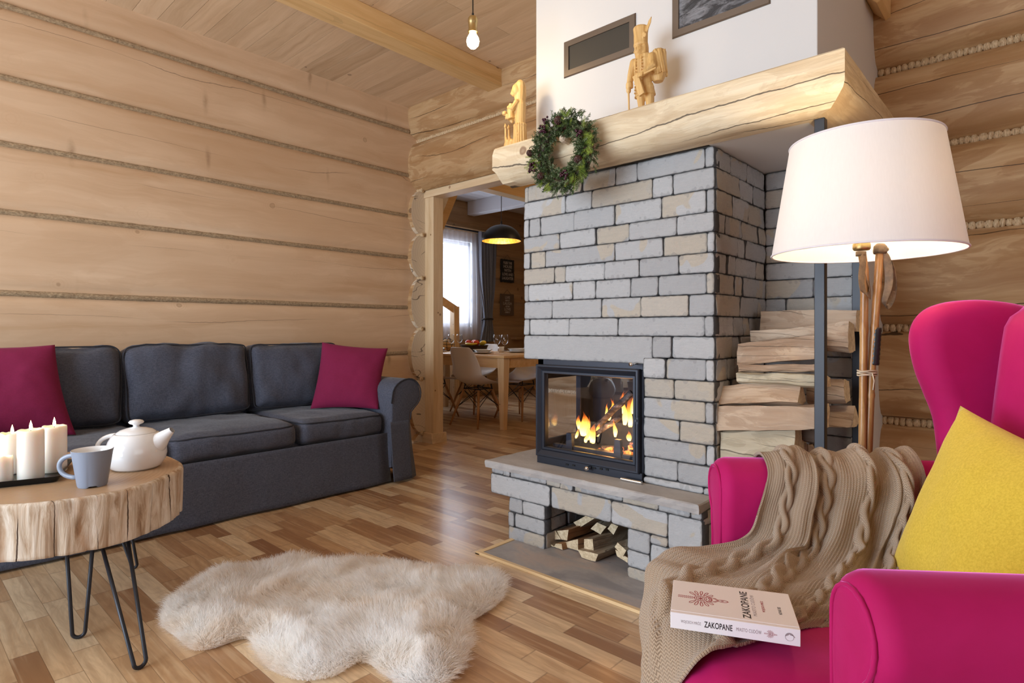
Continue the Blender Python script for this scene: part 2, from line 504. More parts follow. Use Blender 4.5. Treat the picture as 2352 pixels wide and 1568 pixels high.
def floor_mat():
    t = NT('strip_parquet'); v = t.coords('Object')
    x, y, z = t.sep(v)
    W = .07
    row = t.M('FLOOR', t.M('DIVIDE', y, W))
    r1 = t.white(t.comb(row, 3.0, 0.0))
    r2 = t.white(t.comb(row, 8.0, 1.0))
    L = t.M('ADD', .30, t.M('MULTIPLY', r2, .22))
    xs = t.M('DIVIDE', t.M('ADD', x, t.M('MULTIPLY', r1, 3.0)), L)
    cell = t.M('FLOOR', xs)
    rnd = t.white(t.comb(row, cell, 2.0))
    rnd2 = t.white(t.comb(row, cell, 9.0))
    fy = t.M('ABSOLUTE', t.M('SUBTRACT', t.M('FRACT', t.M('DIVIDE', y, W)), .5))
    fx = t.M('MULTIPLY', t.M('SUBTRACT', .5, t.M('ABSOLUTE', t.M('SUBTRACT', t.M('FRACT', xs), .5))), L)
    edge = t.M('MAXIMUM', t.ramp(fy, [(.482, 0), (.495, 1)]), t.ramp(fx, [(.0006, 1), (.0016, 0)]))
    pv = t.addv(v, t.comb(t.M('MULTIPLY', rnd, 23.0), t.M('MULTIPLY', rnd2, 11.0), t.M('MULTIPLY', rnd, 5.0)))
    warp = t.addv(pv, t.mapv(t.noise(pv, 2.2, 2, .5, 0, 1), (.12, .12, .12)))
    g = t.noise(t.mapv(warp, (.13, 1, 1)), 34, 4, .6, 1.2)
    g2 = t.noise(t.mapv(pv, (.03, 1, 1)), 170, 2, .6)
    base = t.ramp(rnd, [(0, (.27, .135, .062)), (.12, (.38, .21, .10)), (.32, (.52, .325, .17)), (.56, (.64, .44, .25)), (.80, (.74, .56, .35)), (1, (.80, .65, .44))])
    arcs = t.ramp(t.M('SINE', t.M('MULTIPLY', t.noise(t.mapv(warp, (.30, 1, 1)), 5.5, 1, .5, .4), 95)), [(.0, 0), (1, 1)])
    c = t.mix(t.M('MULTIPLY', t.ramp(g, [(.38, 1), (.58, 0)]), .55), base, t.mix(.5, base, (.20, .10, .045)))
    g3 = t.noise(t.mapv(pv, (.045, 1, 1)), 62, 2, .55)
    c = t.mix(t.M('MULTIPLY', t.ramp(g3, [(.36, 1), (.50, 0)]), .42), c, t.mix(.5, base, (.24, .11, .045)))
    c = t.mix(t.M('MULTIPLY', t.ramp(g3, [(.52, 0), (.68, 1)]), .30), c, (.80, .62, .40))
    c = t.mix(t.M('MULTIPLY', arcs, .20), c, t.mix(.55, base, (.24, .12, .05)))
    c = t.mix(t.M('MULTIPLY', g2, .22), c, (.30, .16, .07))
    c = t.mix(t.M('MULTIPLY', edge, .5), c, (.10, .05, .02))
    nrm = t.bump(t.M('SUBTRACT', t.M('MULTIPLY', g, .25), edge), .12, .002)
    return t.pbr(c, t.M('ADD', .27, t.M('MULTIPLY', g, .12)), 0, nrm, Coat_Weight=.25, Coat_Roughness=.18)
M['floor'] = floor_mat()

M['stone'] = stone('split_sandstone', (.50, .505, .515), (.36, .365, .375), (.50, .425, .32))
M['slate'] = None
def slab_mat():
    t = NT('hearth_sandstone'); v = t.coords('Object')
    n = t.noise(t.mapv(v, (1, 2.0, 1), rot=(0, 0, .6)), 3.2, 4, .55, .8)
    c = t.ramp(n, [(.36, (.25, .25, .265)), (.5, (.36, .35, .355)), (.60, (.44, .37, .335)), (.68, (.36, .355, .37))])
    f = t.noise(v, 60, 4, .7)
    c = t.mix(t.M('MULTIPLY', f, .3), c, (.15, .14, .14))
    sp = t.ramp(t.vor(v, 9), [(.05, 1), (.09, 0)])
    c = t.mix(t.M('MULTIPLY', sp, .6), c, (.07, .065, .07))
    return t.pbr(c, .7, 0, t.bump(t.M('ADD', n, t.M('MULTIPLY', f, .3)), .25, .006))
M['slab'] = slab_mat()
def slab_edge():
    t = NT('bench_slab_stone'); v = t.coords('Object')
    n = t.noise(t.mapv(v, (1, 1.5, 1)), 4, 4, .6, .5)
    c = t.ramp(n, [(.3, (.33, .32, .32)), (.5, (.42, .40, .39)), (.7, (.50, .49, .48))])
    f = t.noise(v, 80, 4, .7)
    c = t.mix(t.M('MULTIPLY', f, .3), c, (.20, .19, .19))
    return t.pbr(c, .75, 0, t.bump(t.M('ADD', n, t.M('MULTIPLY', f, .6)), .35, .006))
M['bench'] = slab_edge()
M['mortar'] = simple('dark_joint', (.055, .055, .058), .95)
def plaster():
    t = NT('white_plaster'); v = t.coords('Object')
    f = t.noise(v, 180, 3, .6)
    return t.pbr((.67, .665, .66), .8, 0, t.bump(f, .06, .002))
M['plaster'] = plaster()
M['blacksteel'] = simple('black_steel', (.022, .025, .034), .42, .3)
M['castiron'] = NT('cast_iron').pbr((.030, .034, .048), .42, .55)
M['chrome'] = simple('brushed_chrome', (.75, .74, .72), .22, 1.0)
M['firebrick'] = simple('firebox_lining', (.035, .033, .035), .8)
M['darkgap'] = simple('dark_gap', (.01, .01, .01), .9)
def glass_mat(name, tint=(1, 1, 1), rough=0.0, fres=.10):
    t = NT(name)
    a = t.n('ShaderNodeBsdfTransparent'); t.put(a.inputs[0], tint)
    b = t.n('ShaderNodeBsdfGlossy'); b.inputs['Roughness'].default_value = rough
    f = t.n('ShaderNodeLayerWeight'); f.inputs[0].default_value = .5
    ff = t.M('ADD', .045, t.M('MULTIPLY', t.M('POWER', f.outputs['Facing'], 3.5), .75))
    mx = t.n('ShaderNodeMixShader'); t.t.links.new(ff, mx.inputs[0])
    t.t.links.new(a.outputs[0], mx.inputs[1]); t.t.links.new(b.outputs[0], mx.inputs[2])
    t.t.links.new(mx.outputs[0], t.out.inputs[0])
    return t.m
M['pane'] = glass_mat('stove_glass', (.93, .95, 1.0))
M['glass'] = glass_mat('clear_glass', (.96, .97, .98))

def fabric(name, c1, c2, scale=900, rough=.9, sheen=.3, tint=None, bumps=.15, big=0.12, uvw=False):
    t = NT(name); v = t.coords('Object')
    a = t.noise(t.mapv(v, (1, 1, .12)), scale, 2, .6)
    b = t.noise(t.mapv(v, (.12, .12, 1)), scale, 2, .6)
    f = t.M('MULTIPLY', t.M('ADD', a, b), .5)
    n = t.noise(v, 5, 3, .6)
    c = t.ramp(f, [(.38, c1), (.62, c2)])
    c = t.mix(t.M('MULTIPLY', n, big), c, tuple(x * .6 for x in c1))
    wr = t.noise(t.mapv(v, (1, 1, .8)), 9, 3, .55, .5)
    nrm = t.bump(t.M('ADD', t.M('MULTIPLY', f, .12), t.M('MULTIPLY', wr, 1.0)), bumps, .02)
    kw = dict(Sheen_Weight=sheen, Sheen_Roughness=.4)
    if tint: kw['Sheen_Tint'] = tint
    return t.pbr(c, rough, 0, nrm, **kw)
M['sofa'] = fabric('charcoal_weave', (.042, .048, .074), (.100, .112, .155), 520, .92, .15, bumps=.22)
M['piping'] = simple('dark_piping', (.03, .033, .045), .9)
M['berry'] = fabric('berry_cotton', (.165, .002, .040), (.215, .004, .058), 700, .9, .10, (1, .2, .5), bumps=.1)
def velvet():
    t = NT('pink_velvet'); v = t.coords('Object')
    n = t.noise(v, 7, 4, .6, .4)
    f = t.noise(v, 700, 2, .5)
    c = t.mix(n, (.34, .004, .072), (.48, .008, .135))
    nrm = t.bump(t.M('ADD', t.M('MULTIPLY', n, 1), t.M('MULTIPLY', f, .05)), .06, .02)
    return t.pbr(c, .75, 0, nrm, Sheen_Weight=1.0, Sheen_Roughness=.30, Sheen_Tint=(1.0, .25, .78), Specular_IOR_Level=.2)
M['velvet'] = velvet()
def fleece():
    t = NT('yellow_fleece'); v = t.coords('Object')
    f = t.noise(v, 230, 4, .7); n = t.noise(v, 6, 3)
    c = t.ramp(f, [(.35, (.56, .39, .030)), (.65, (.70, .51, .055))])
    return t.pbr(c, .95, 0, t.bump(t.M('ADD', t.M('MULTIPLY', f, .25), n), .2, .01), Sheen_Weight=.4, Sheen_Tint=(1, .9, .4))
M['yellow'] = fleece()
M['white_ceramic'] = simple('white_glazed_ceramic', (.83, .845, .86), .12, 0, Coat_Weight=.4, Coat_Roughness=.05)
M['grey_ceramic'] = simple('grey_satin_ceramic', (.23, .27, .35), .35, 0)
def wax():
    t = NT('candle_wax')
    return t.pbr((.86, .80, .72), .45, 0, None, Subsurface_Weight=.5, Subsurface_Scale=.03, Subsurface_Radius=(1.0, .6, .35), Emission_Color=(1, .7, .4), Emission_Strength=0.0)
M['wax'] = wax()
M['wick'] = simple('wick', (.02, .015, .01), .9)
def emis(name, c, s):
    t = NT(name); e = t.n('ShaderNodeEmission'); t.put(e.inputs[0], c); e.inputs[1].default_value = s
    t.t.links.new(e.outputs[0], t.out.inputs[0]); return t.m
M['flame_candle'] = emis('candle_flame', (1, .72, .32), 22)
M['bulb'] = emis('lit_bulb', (1, .80, .50), 18)
def flame_mat():
    t = NT('wood_flame'); v = t.coords('Generated'); x, y, z = t.sep(v)
    n = t.noise(t.mapv(t.coords('Object'), (1, 1, .35)), 16, 3, .6, .6)
    hgt = t.M('ADD', z, t.M('MULTIPLY', t.M('SUBTRACT', n, .5), .5))
    c = t.ramp(hgt, [(.05, (1, .62, .16)), (.35, (1, .42, .06)), (.7, (1, .20, .02)), (1, (.8, .09, .01))])
    e = t.n('ShaderNodeEmission'); t.put(e.inputs[0], c)
    t.put(e.inputs[1], t.ramp(hgt, [(.0, 9.0), (.35, 6.0), (.8, 2.0), (1, 1.0)]))
    tr = t.n('ShaderNodeBsdfTransparent')
    mx = t.n('ShaderNodeMixShader'); t.put(mx.inputs[0], t.ramp(hgt, [(.0, .15), (.14, .8), (.40, .6), (.70, .22), (.95, .03)]))
    t.t.links.new(tr.outputs[0], mx.inputs[1]); t.t.links.new(e.outputs[0], mx.inputs[2])
    t.t.links.new(mx.outputs[0], t.out.inputs[0]); return t.m
M['flame'] = flame_mat()
def ember():
    t = NT('glowing_ember'); v = t.coords('Object')
    n = t.noise(v, 45, 4, .65, .5)
    b = t.pbr(t.ramp(n, [(.35, (.03, .025, .025)), (.55, (.12, .11, .11)), (.7, (.45, .42, .42))]), .9)
    t.put(t.b.inputs['Emission Color'], (1, .16, .02)); t.put(t.b.inputs['Emission Strength'], t.ramp(t.noise(v, 22, 3, .6), [(.50, 0), (.62, 5.0)]))
    return b
M['ember'] = ember()
M['char'] = NT('charred_wood'); _t = M['char']; M['char'] = _t.pbr(_t.ramp(_t.noise(_t.mapv(_t.coords('Object'), (.4, 1, 1)), 60, 4, .65), [(.4, (.025, .02, .02)), (.6, (.12, .11, .105)), (.75, (.5, .48, .47))]), .9)
def shade_mat():
    t = NT('lamp_shade_cloth'); v = t.coords('Object')
    f = t.noise(t.mapv(v, (1, 1, .05)), 260, 2, .5)
    d = t.n('ShaderNodeBsdfDiffuse'); t.put(d.inputs[0], t.mix(f, (.88, .87, .88), (.94, .93, .94)))
    tl = t.n('ShaderNodeBsdfTranslucent'); t.put(tl.inputs[0], (.82, .77, .72))
    mx = t.n('ShaderNodeMixShader'); mx.inputs[0].default_value = .28
    t.t.links.new(d.outputs[0], mx.inputs[1]); t.t.links.new(tl.outputs[0], mx.inputs[2])
    t.t.links.new(mx.outputs[0], t.out.inputs[0]); return t.m
M['shade'] = shade_mat()
def sheer():
    t = NT('sheer_curtain_cloth')
    d = t.n('ShaderNodeBsdfDiffuse'); t.put(d.inputs[0], (.75, .75, .82))
    tl = t.n('ShaderNodeBsdfTranslucent'); t.put(tl.inputs[0], (.8, .82, .9))
    tr = t.n('ShaderNodeBsdfTransparent')
    a = t.n('ShaderNodeMixShader'); a.inputs[0].default_value = .5
    t.t.links.new(d.outputs[0], a.inputs[1]); t.t.links.new(tl.outputs[0], a.inputs[2])
    b = t.n('ShaderNodeMixShader'); b.inputs[0].default_value = .45
    t.t.links.new(tr.outputs[0], b.inputs[1]); t.t.links.new(a.outputs[0], b.inputs[2])
    t.t.links.new(b.outputs[0], t.out.inputs[0]); return t.m
M['sheer'] = sheer()
M['curtain'] = fabric('grey_curtain_cloth', (.16, .17, .21), (.22, .23, .28), 500, .9, .2, bumps=.05)
M['brass'] = simple('aged_brass', (.55, .42, .20), .35, 1.0)
def goldleaf():
    t = NT('gold_leaf'); n = t.noise(t.coords('Object'), 40, 4, .7)
    return t.pbr(t.ramp(n, [(.35, (.55, .30, .05)), (.6, (.95, .65, .18))]), .35, .8, t.bump(n, .5, .01))
M['goldleaf'] = goldleaf()
M['black'] = simple('black_lacquer', (.012, .012, .013), .35)
M['tray'] = simple('black_tray_metal', (.015, .016, .018), .3, .5)
M['bamboo'] = wood('bamboo_cane', (.60, .39, .18), (.46, .25, .09), (.24, .10, .03), axis=2, grain=1.2, knots=0, rough=.3, bump=.1, patch=.5, patchscale=14)
M['leather'] = NT('worn_leather'); _t = M['leather']; M['leather'] = _t.pbr(_t.ramp(_t.noise(_t.coords('Object'), 40, 4, .65), [(.3, (.055, .035, .02)), (.6, (.16, .10, .055)), (.8, (.25, .17, .10))]), .55, 0, _t.bump(_t.noise(_t.coords('Object'), 120, 3), .4, .002))
M['tape'] = simple('black_tape', (.018, .018, .02), .35)
M['string'] = simple('pale_string', (.62, .52, .38), .9)
M['carved'] = wood('carved_lime_wood', (.80, .56, .25), (.68, .43, .16), (.46, .25, .075), axis=2, grain=1.5, knots=0, rough=.5, bump=.3, blotch=.4)
M['peg'] = simple('pale_peg_wood', (.58, .46, .34), .6)
M['stumptop'] = None
def stump_top():
    t = NT('stump_top_wood'); v = t.coords('Object'); x, y, z = t.sep(v)
    n = t.noise(v, 2.2, 3, .6)
    rr = t.M('SQRT', t.M('ADD', t.M('POWER', x, 2), t.M('POWER', y, 2)))
    ring = t.M('SINE', t.M('MULTIPLY', t.M('ADD', rr, t.M('MULTIPLY', n, .07)), 420))
    f = t.noise(t.mapv(v, (1, .12, 1), rot=(0, 0, .9)), 120, 3, .6)
    c = t.mix(t.M('ADD', t.M('MULTIPLY', ring, .22), .4), (.47, .30, .165), (.33, .195, .10))
    c = t.mix(t.M('MULTIPLY', f, .35), c, (.58, .42, .27))
    rim = t.ramp(rr, [(.34, 0), (.42, 1)])
    c = t.mix(t.M('MULTIPLY', rim, .3), c, (.62, .43, .27))
    return t.pbr(c, .42, 0, t.bump(t.M('ADD', ring, t.M('MULTIPLY', f, 2)), .08, .003))
M['stumptop'] = stump_top()
def stump_side():
    t = NT('stump_side_wood'); v = t.coords('Object')
    g = t.noise(t.mapv(v, (1, 1, .16)), 30, 5, .65, .7)
    g2 = t.noise(t.mapv(v, (1, 1, .3)), 12, 3, .6, .6)
    c = t.ramp(g, [(.28, (.24, .14, .075)), (.40, (.42, .30, .20)), (.50, (.58, .48, .37)), (.64, (.74, .67, .58))])
    c = t.mix(t.ramp(g2, [(.30, .55), (.48, 0)]), c, (.50, .27, .13))
    X_, Y_, Z_ = t.sep(v)
    an = t.M('MULTIPLY', t.M('ARCTAN2', Y_, X_), 5.2)
    an = t.M('ADD', an, t.M('ADD', t.M('MULTIPLY', t.noise(t.mapv(v, (1, 1, .15)), 5, 2), 1.1), t.M('MULTIPLY', t.noise(v, 40, 2), .04)))
    dd = t.M('ABSOLUTE', t.M('SUBTRACT', t.M('FRACT', an), .5))
    cr = t.M('LESS_THAN', dd, t.M('MULTIPLY', t.ramp(t.noise(t.mapv(v, (1, 1, .5)), 12, 1), [(.42, 0), (.62, 1)]), .022))
    c = t.mix(cr, c, (.06, .03, .015))
    return t.pbr(c, .75, 0, t.bump(t.M('SUBTRACT', g, t.M('MULTIPLY', cr, 2)), .5, .008))
M['stumpside'] = stump_side()
def splitwood(name, a, b, c_, axis):
    return wood(name, a, b, c_, axis=axis, grain=.6, knots=0, cracks=.8, rough=.85, bump=1.0, blotch=.5, patch=.5, patchscale=16, crackfreq=30, crackw=.6)
M['fire_a'] = splitwood('split_firewood', (.62, .50, .385), (.50, .375, .27), (.30, .19, .12), 0)
M['fire_g'] = splitwood('weathered_firewood', (.60, .54, .42), (.48, .42, .31), (.30, .25, .17), 0)
M['fire_rust'] = splitwood('rusty_split_wood', (.46, .27, .13), (.36, .18, .07), (.20, .09, .04), 1)
M['fire_k'] = splitwood('kindling_wood', (.46, .40, .30), (.36, .28, .19), (.20, .13, .07), 1)
M['bark'] = simple('bark', (.10, .065, .045), .95)
M['fresh'] = NT('sawn_end'); _t = M['fresh']; M['fresh'] = _t.pbr(_t.ramp(_t.noise(_t.coords('Object'), 60, 4, .7), [(.3, (.45, .34, .20)), (.65, (.78, .66, .46))]), .85)
M['pine'] = wood('dining_pine', (.78, .54, .29), (.68, .43, .20), (.52, .30, .12), axis=0, grain=.6, knots=.8, rough=.4, bump=.05, kscale=2)
M['shell'] = simple('white_plastic_shell', (.74, .70, .67), .38)
M['beech'] = wood('beech_leg', (.56, .30, .13), (.46, .23, .09), (.32, .15, .05), axis=2, grain=.8, knots=0, rough=.4, bump=.05)
M['book'] = simple('book_cover_paper', (.80, .75, .76), .45)
M['bookspine'] = simple('book_spine_paper', (.80, .78, .82), .45)
M['pages'] = simple('page_block', (.82, .80, .75), .8)
M['ink'] = simple('black_ink', (.02, .016, .02), .6)
M['redink'] = simple('red_ink', (.30, .016, .03), .6)
M['greyink'] = simple('grey_ink', (.30, .25, .27), .6)
M['signblack'] = simple('black_sign_board', (.014, .014, .015), .6)
M['signbrown'] = simple('brown_sign_board', (.105, .07, .045), .7)
M['signtext'] = simple('chalk_lettering', (.34, .30, .27), .7)
def needle(name, a, b):
    t = NT(name); n = t.noise(t.coords('Object'), 26, 3, .6)
    return t.pbr(t.ramp(n, [(.35, a), (.65, b)]), .6)
M['needle'] = needle('dark_fir_needles', (.030, .060, .016), (.095, .145, .045))
M['needle2'] = needle('grey_fir_needles', (.16, .21, .10), (.30, .35, .20))
M['thuja'] = needle('bright_thuja', (.12, .20, .025), (.34, .42, .07))
M['cone'] = simple('pine_cone_scales', (.055, .018, .012), .55)
M['berries'] = simple('dark_red_berries', (.045, .006, .018), .25)
M['fur'] = None
def furmat():
    t = NT('sheep_wool'); v = t.coords('Object')
    n = t.noise(v, 5.5, 4, .6)
    c = t.ramp(n, [(.36, (.95, .90, .84)), (.50, (.98, .965, .945)), (.62, (.99, .985, .98))])
    d = t.n('ShaderNodeBsdfDiffuse'); t.put(d.inputs[0], c)
    tl = t.n('ShaderNodeBsdfTranslucent'); t.put(tl.inputs[0], c)
    mx = t.n('ShaderNodeMixShader'); mx.inputs[0].default_value = .6
    t.t.links.new(d.outputs[0], mx.inputs[1]); t.t.links.new(tl.outputs[0], mx.inputs[2])
    t.t.links.new(mx.outputs[0], t.out.inputs[0]); return t.m
M['fur'] = furmat()
def knit():
    t = NT('cable_knit_wool')
    uv = t.n('ShaderNodeUVMap').outputs[0]
    u, v, w = t.sep(uv)      # u across the ribs, v along them, both in metres
    U = t.M('MULTIPLY', u, 230); V = t.M('MULTIPLY', v, 250)
    fu = t.M('ABSOLUTE', t.M('SUBTRACT', t.M('FRACT', U), .5))
    st = t.M('SINE', t.M('MULTIPLY', t.M('ADD', V, t.M('MULTIPLY', fu, 1.6)), 2 * pi))
    colm = t.M('POWER', t.M('MULTIPLY', t.M('SUBTRACT', .5, fu), 2), .6)
    hh = t.M('MULTIPLY', t.M('ADD', t.M('MULTIPLY', st, .5), .5), t.M('SUBTRACT', 1.0, t.M('MULTIPLY', colm, .35)))
    c = t.ramp(hh, [(.02, (.20, .13, .08)), (.3, (.36, .255, .17)), (.8, (.47, .35, .245))])
    nb = t.noise(t.coords('Object'), 5, 2)
    c = t.mix(t.M('MULTIPLY', nb, .3), c, (.46, .36, .26))
    return t.pbr(c, .95, 0, t.bump(hh, .55, .004), Sheen_Weight=.3)
M['knit'] = knit()
# ---------------------------------------------------------------- room shell
XL, YB, ZC = -4.17, 3.34, 2.97
XR, YF = 2.40, -2.66
GAPS_L = [-.02, .40, .80, 1.20, 1.645, 2.015, 2.374, 2.765, 3.16]
GAPS_B = [-.35, .08, .565, 1.01, 1.465, 1.85, 2.245, 2.69, 3.12]

mb = MB(); mb.grid(lambda u, v: (-7.2 + 9.7 * u, YF - .1 + 12.2 * v, 0.0), 1, 1)
fl = mk('floor', mb, M['floor'], smooth=False, recalc=False); struct(fl)
fl['label'] = 'strip parquet floor of mixed light and dark ash'

def log_profile(gaps, bulge, power, zlo=0.0, zhi=ZC, n=9, gapd=0.0):
    out = []
    for a, b in zip(gaps[:-1], gaps[1:]):
        for i in range(n + 1):
            t = i / n; z = a + (b - a) * t
            w = max(0.0, 1 - abs(2 * t - 1) ** power) ** (1 / power)
            out.append((z, bulge * w - gapd * (1 if i in (0, n) else 0)))
    res = [p for p in out if zlo - 1e-6 <= p[0] <= zhi + 1e-6]
    return res
# left wall: flat hewn logs running along Y
prof = log_profile(GAPS_L, .022, 5, 0, 3.06, 10, .004)
mb = MB(); NY = 60
mb.grid(lambda u, v: (0, 0, 0), 1, 1); mb.v = []; mb.f = []
for j, (z, d) in enumerate(prof):
    for i in range(NY + 1):
        y = YF + (3.6 - YF) * i / NY
        w = .006 * mnoise.noise(Vector((y * 1.2, z * 2.0, 1)))
        mb.v.append((XL - .015 + d + w, y, z))
for j in range(len(prof) - 1):
    for i in range(NY):
        a = j * (NY + 1) + i; mb.f.append((a, a + 1, a + NY + 2, a + NY + 1))
wl = struct(mk('wall_left', mb, M['wall'], recalc=False))
wl['label'] = 'wall of wide pale hewn logs behind the sofa'
for k, z in enumerate(GAPS_L[1:-1]):
    mb = MB(); n = 160; hw = .021
    for i in range(n + 1):
        y = YF + (YB - .12 - YF) * i / n
        j1 = .003 * mnoise.noise(Vector((y * 22, z, 0))); j2 = .003 * mnoise.noise(Vector((y * 22, z, 9)))
        dz = .006 * mnoise.noise(Vector((y * 1.3, z, 4)))
        mb.v += [(XL - .02, y, z + hw + j1 + dz), (XL + .0035 + .003 * mnoise.noise(Vector((y * 40, z, 3))), y, z + hw * .5 + j1 + dz),
                 (XL + .0035 + .003 * mnoise.noise(Vector((y * 40, z, 7))), y, z - hw * .5 + j2 + dz), (XL - .02, y, z - hw + j2 + dz)]
    for i in range(n):
        for q in range(3):
            a = i * 4 + q; mb.f.append((a, a + 1, a + 5, a + 4))
    mk('jute_seam', mb, M['seam'], wl)

# back wall: round logs running along X
def backlogs(x0, x1, gaps, zlo, zhi, nx, cap0=False, cap1=False, seed=0):
    mb = MB()
    for a, b in zip(gaps[:-1], gaps[1:]):
        if b <= zlo + .01 or a >= zhi - .01: continue
        za, zb = max(a, zlo), min(b, zhi)
        m = 12; rows = []
        for i in range(m + 1):
            z = za + (zb - za) * i / m
            t = min(1, max(0, (z - a) / (b - a)))
            w = sqrt(max(0.0, 1 - (2 * t - 1) ** 2)) ** .85
            rows.append((z, YB - .005 - .135 * w))
        o = len(mb.v)
        for (z, y) in rows:
            for i in range(nx + 1):
                x = x0 + (x1 - x0) * i / nx
                d = .006 * mnoise.noise(Vector((x * 1.5, z * 3, 5 + seed))) if 0 < i < nx else 0
                mb.v.append((x, y + d, z))
        for j in range(m):
            for i in range(nx):
                q = o + j * (nx + 1) + i; mb.f.append((q, q + 1, q + nx + 2, q + nx + 1))
    return mb
TOPZ = ZC + .02
wb_ = struct(mk('wall_back', backlogs(XL - .02, -1.70, GAPS_B, 2.245, TOPZ, 30), M['log'], recalc=False))
wb_['label'] = 'wall of round pine logs behind the fireplace'
mk('log_courses', backlogs(-2.65, XR, GAPS_B, 0, TOPZ, 50, seed=3), M['log'], wb_, recalc=False)
mk('log_courses', backlogs(XL - .02, -4.118, GAPS_B, 0, 2.245, 2), M['log'], wb_, recalc=False)
mb = MB()   # body of the wall behind the rounded faces
mb.box(-2.65, XR, YB - .01, 3.62, 0, 3.1); mb.box(-4.25, -2.60, YB - .01, 3.62, 2.255, 3.1); mb.box(-4.40, -4.121, YB + .01, 3.46, 0, 2.3)
mk('wall_core', mb, M['endgrain'], wb_, smooth=False)
for a, b in zip(GAPS_B[:-1], GAPS_B[1:]):     # cut log ends beside the doorway
    if a > 2.2: continue
    m = 18; pts = []
    for i in range(m + 1):
        z = max(0, a + .012 + (b - a - .024) * i / m); t = (z - a) / (b - a)
        pts.append((YB - .008 - .130 * sqrt(max(0, 1 - (2 * t - 1) ** 2)) ** .85, z))
    pts = [(3.45, pts[0][1])] + pts + [(3.45, pts[-1][1])]
    mb = MB(); mb.prism(pts, -4.16, -4.1165, 0, axes='yzx')
    mk('log_end', mb, M['endgrain'], wb_, smooth=False)
def rope(x0, x1, y, z, r, seed):
    rnd = random.Random(seed); mb = MB(); x = x0
    pts = []; rad = []
    while x < x1:
        L = rnd.uniform(.011, .019) * (r / .013)
        rr = r * rnd.uniform(.86, 1.14); dz = rnd.uniform(-.0015, .0015)
        for t, k in ((0, .45), (.12, .82), (.35, .98), (.65, 1.0), (.88, .82)):
            pts.append((x + L * t, y, z + dz)); rad.append(rr * k)
        x += L
    mb.tube(pts, rad, 8)
    return mb
for k, z in enumerate(GAPS_B[1:-1]):
    r = .019
    if z > 2.5: mk('woodwool_rope', rope(XL + .03, -1.93, YB - .030, z, r, k), M['rope'], wb_)
    mk('woodwool_rope', rope(-4.168, -4.112, YB - .03, z, r * 1.1, 30 + k), M['rope'], wb_)
    mk('woodwool_rope', rope(-2.64, -1.95 if z < 1 else -2.5, YB - .022, z, r, 60 + k), M['rope'], wb_)
    mk('woodwool_rope', rope(-.60, XR - .05, YB - .034, z, .0215, 90 + k), M['rope'], wb_)

# door posts, lintel, skirting
d1 = struct(mk('door_1', MB().box(-4.118, -4.0, 3.352, 3.467, 0, 2.195), M['post'], smooth=False)); bevel(d1, .004)
d1['label'] = 'square pine post framing the doorway'
lt = mk('lintel', MB().box(-4.12, -2.62, 3.340, 3.47, 2.183, 2.247), M['lintel'], d1, smooth=False); bevel(lt, .004)
pr = mk('door_post', MB().box(-2.76, -2.655, 3.352, 3.60, 0, 2.183), M['post'], d1, smooth=False); bevel(pr, .004)
mb = MB(); mb.prism([(-4.118, 0), (-3.975, 0), (-3.992, .085), (-4.118, .085)], 3.352, 3.322, 0, axes='xzy')
mb.prism([(3.322, 0), (3.49, 0), (3.485, .085), (3.345, .085)], -3.999, -3.978, 0, axes='yzx')
mb.box(XL, -4.118, 3.30, 3.35, 0, .085)
sk = struct(mk('baseboard_back', mb, M['lintel'], smooth=False)); sk['label'] = 'pine skirting round the door post'

# ceiling boards
mb = MB(); y = -2.66 + .03; rnd = random.Random(4)
while y < 3.36:
    y1 = y + .1375
    x = -4.25 - rnd.uniform(0, 1.5)
    while x < XR:
        x1 = x + rnd.uniform(2.6, 3.8)
        mb.box(x, x1 - .002, y + .0012, y1 - .0012, ZC, ZC + .02); x = x1
    y = y1
cl = struct(mk('ceiling', mb, M['ceil'], smooth=False))
cl['label'] = 'pine board ceiling'
mk('ceiling_core', MB().box(-4.25, XR + .05, YF - .05, 3.62, ZC + .012, ZC + .1), M['darkgap'], cl, smooth=False)
bm = mk('ceiling_beam', MB().box(-3.175, -3.025, YF, 3.31, 2.838, ZC), M['beam'], smooth=False); bevel(bm, .006)
tag(bm, 'long square yellowish pine beam crossing the board ceiling', 'beam')
bm = mk('ceiling_beam', MB().prism([(-.598, 3.0), (-.598, 2.50), (-.55, 2.45), (-.53, 2.46), (-.53, 3.0)], 3.0, 3.30, .004, axes='xzy'), M['beam'], smooth=False)
tag(bm, 'short beam end at top beside the white chimney side', 'beam')

# walls behind and beside the camera, with the window openings the daylight enters by
mb = MB()
x0, x1, z0, z1 = -4.10, -.80, .15, 2.35
mb.box(XL - .1, x0, YF - .12, YF, 0, 3.0); mb.box(x1, XR + .1, YF - .12, YF, 0, 3.0)
mb.box(x0, x1, YF - .12, YF, z1, 3.0); mb.box(x0, x1, YF - .12, YF, 0, z0)
wf = struct(mk('wall_front', mb, M['log'], smooth=False)); wf['label'] = 'log wall with the wide garden window'
mb = MB()
for xx in (x0, -3.02, -1.92, x1 - .06): mb.box(xx, xx + .06, YF - .1, YF - .04, z0, z1)
mb.box(x0, x1, YF - .1, YF - .04, z0, z0 + .06); mb.box(x0, x1, YF - .1, YF - .04, z1 - .06, z1)
w1 = struct(mk('window_1', mb, M['lintel'], smooth=False)); w1['label'] = 'wide pine framed garden window'
mb = MB(); y0, y1, z0, z1 = -1.3, 1.5, .5, 2.2
mb.box(XR, XR + .12, YF - .12, y0, 0, 3.0); mb.box(XR, XR + .12, y1, 3.62, 0, 3.0)
mb.box(XR, XR + .12, y0, y1, z1, 3.0); mb.box(XR, XR + .12, y0, y1, 0, z0)
wr = struct(mk('wall_right', mb, M['log'], smooth=False)); wr['label'] = 'log wall beside the camera with a window'
mb = MB()
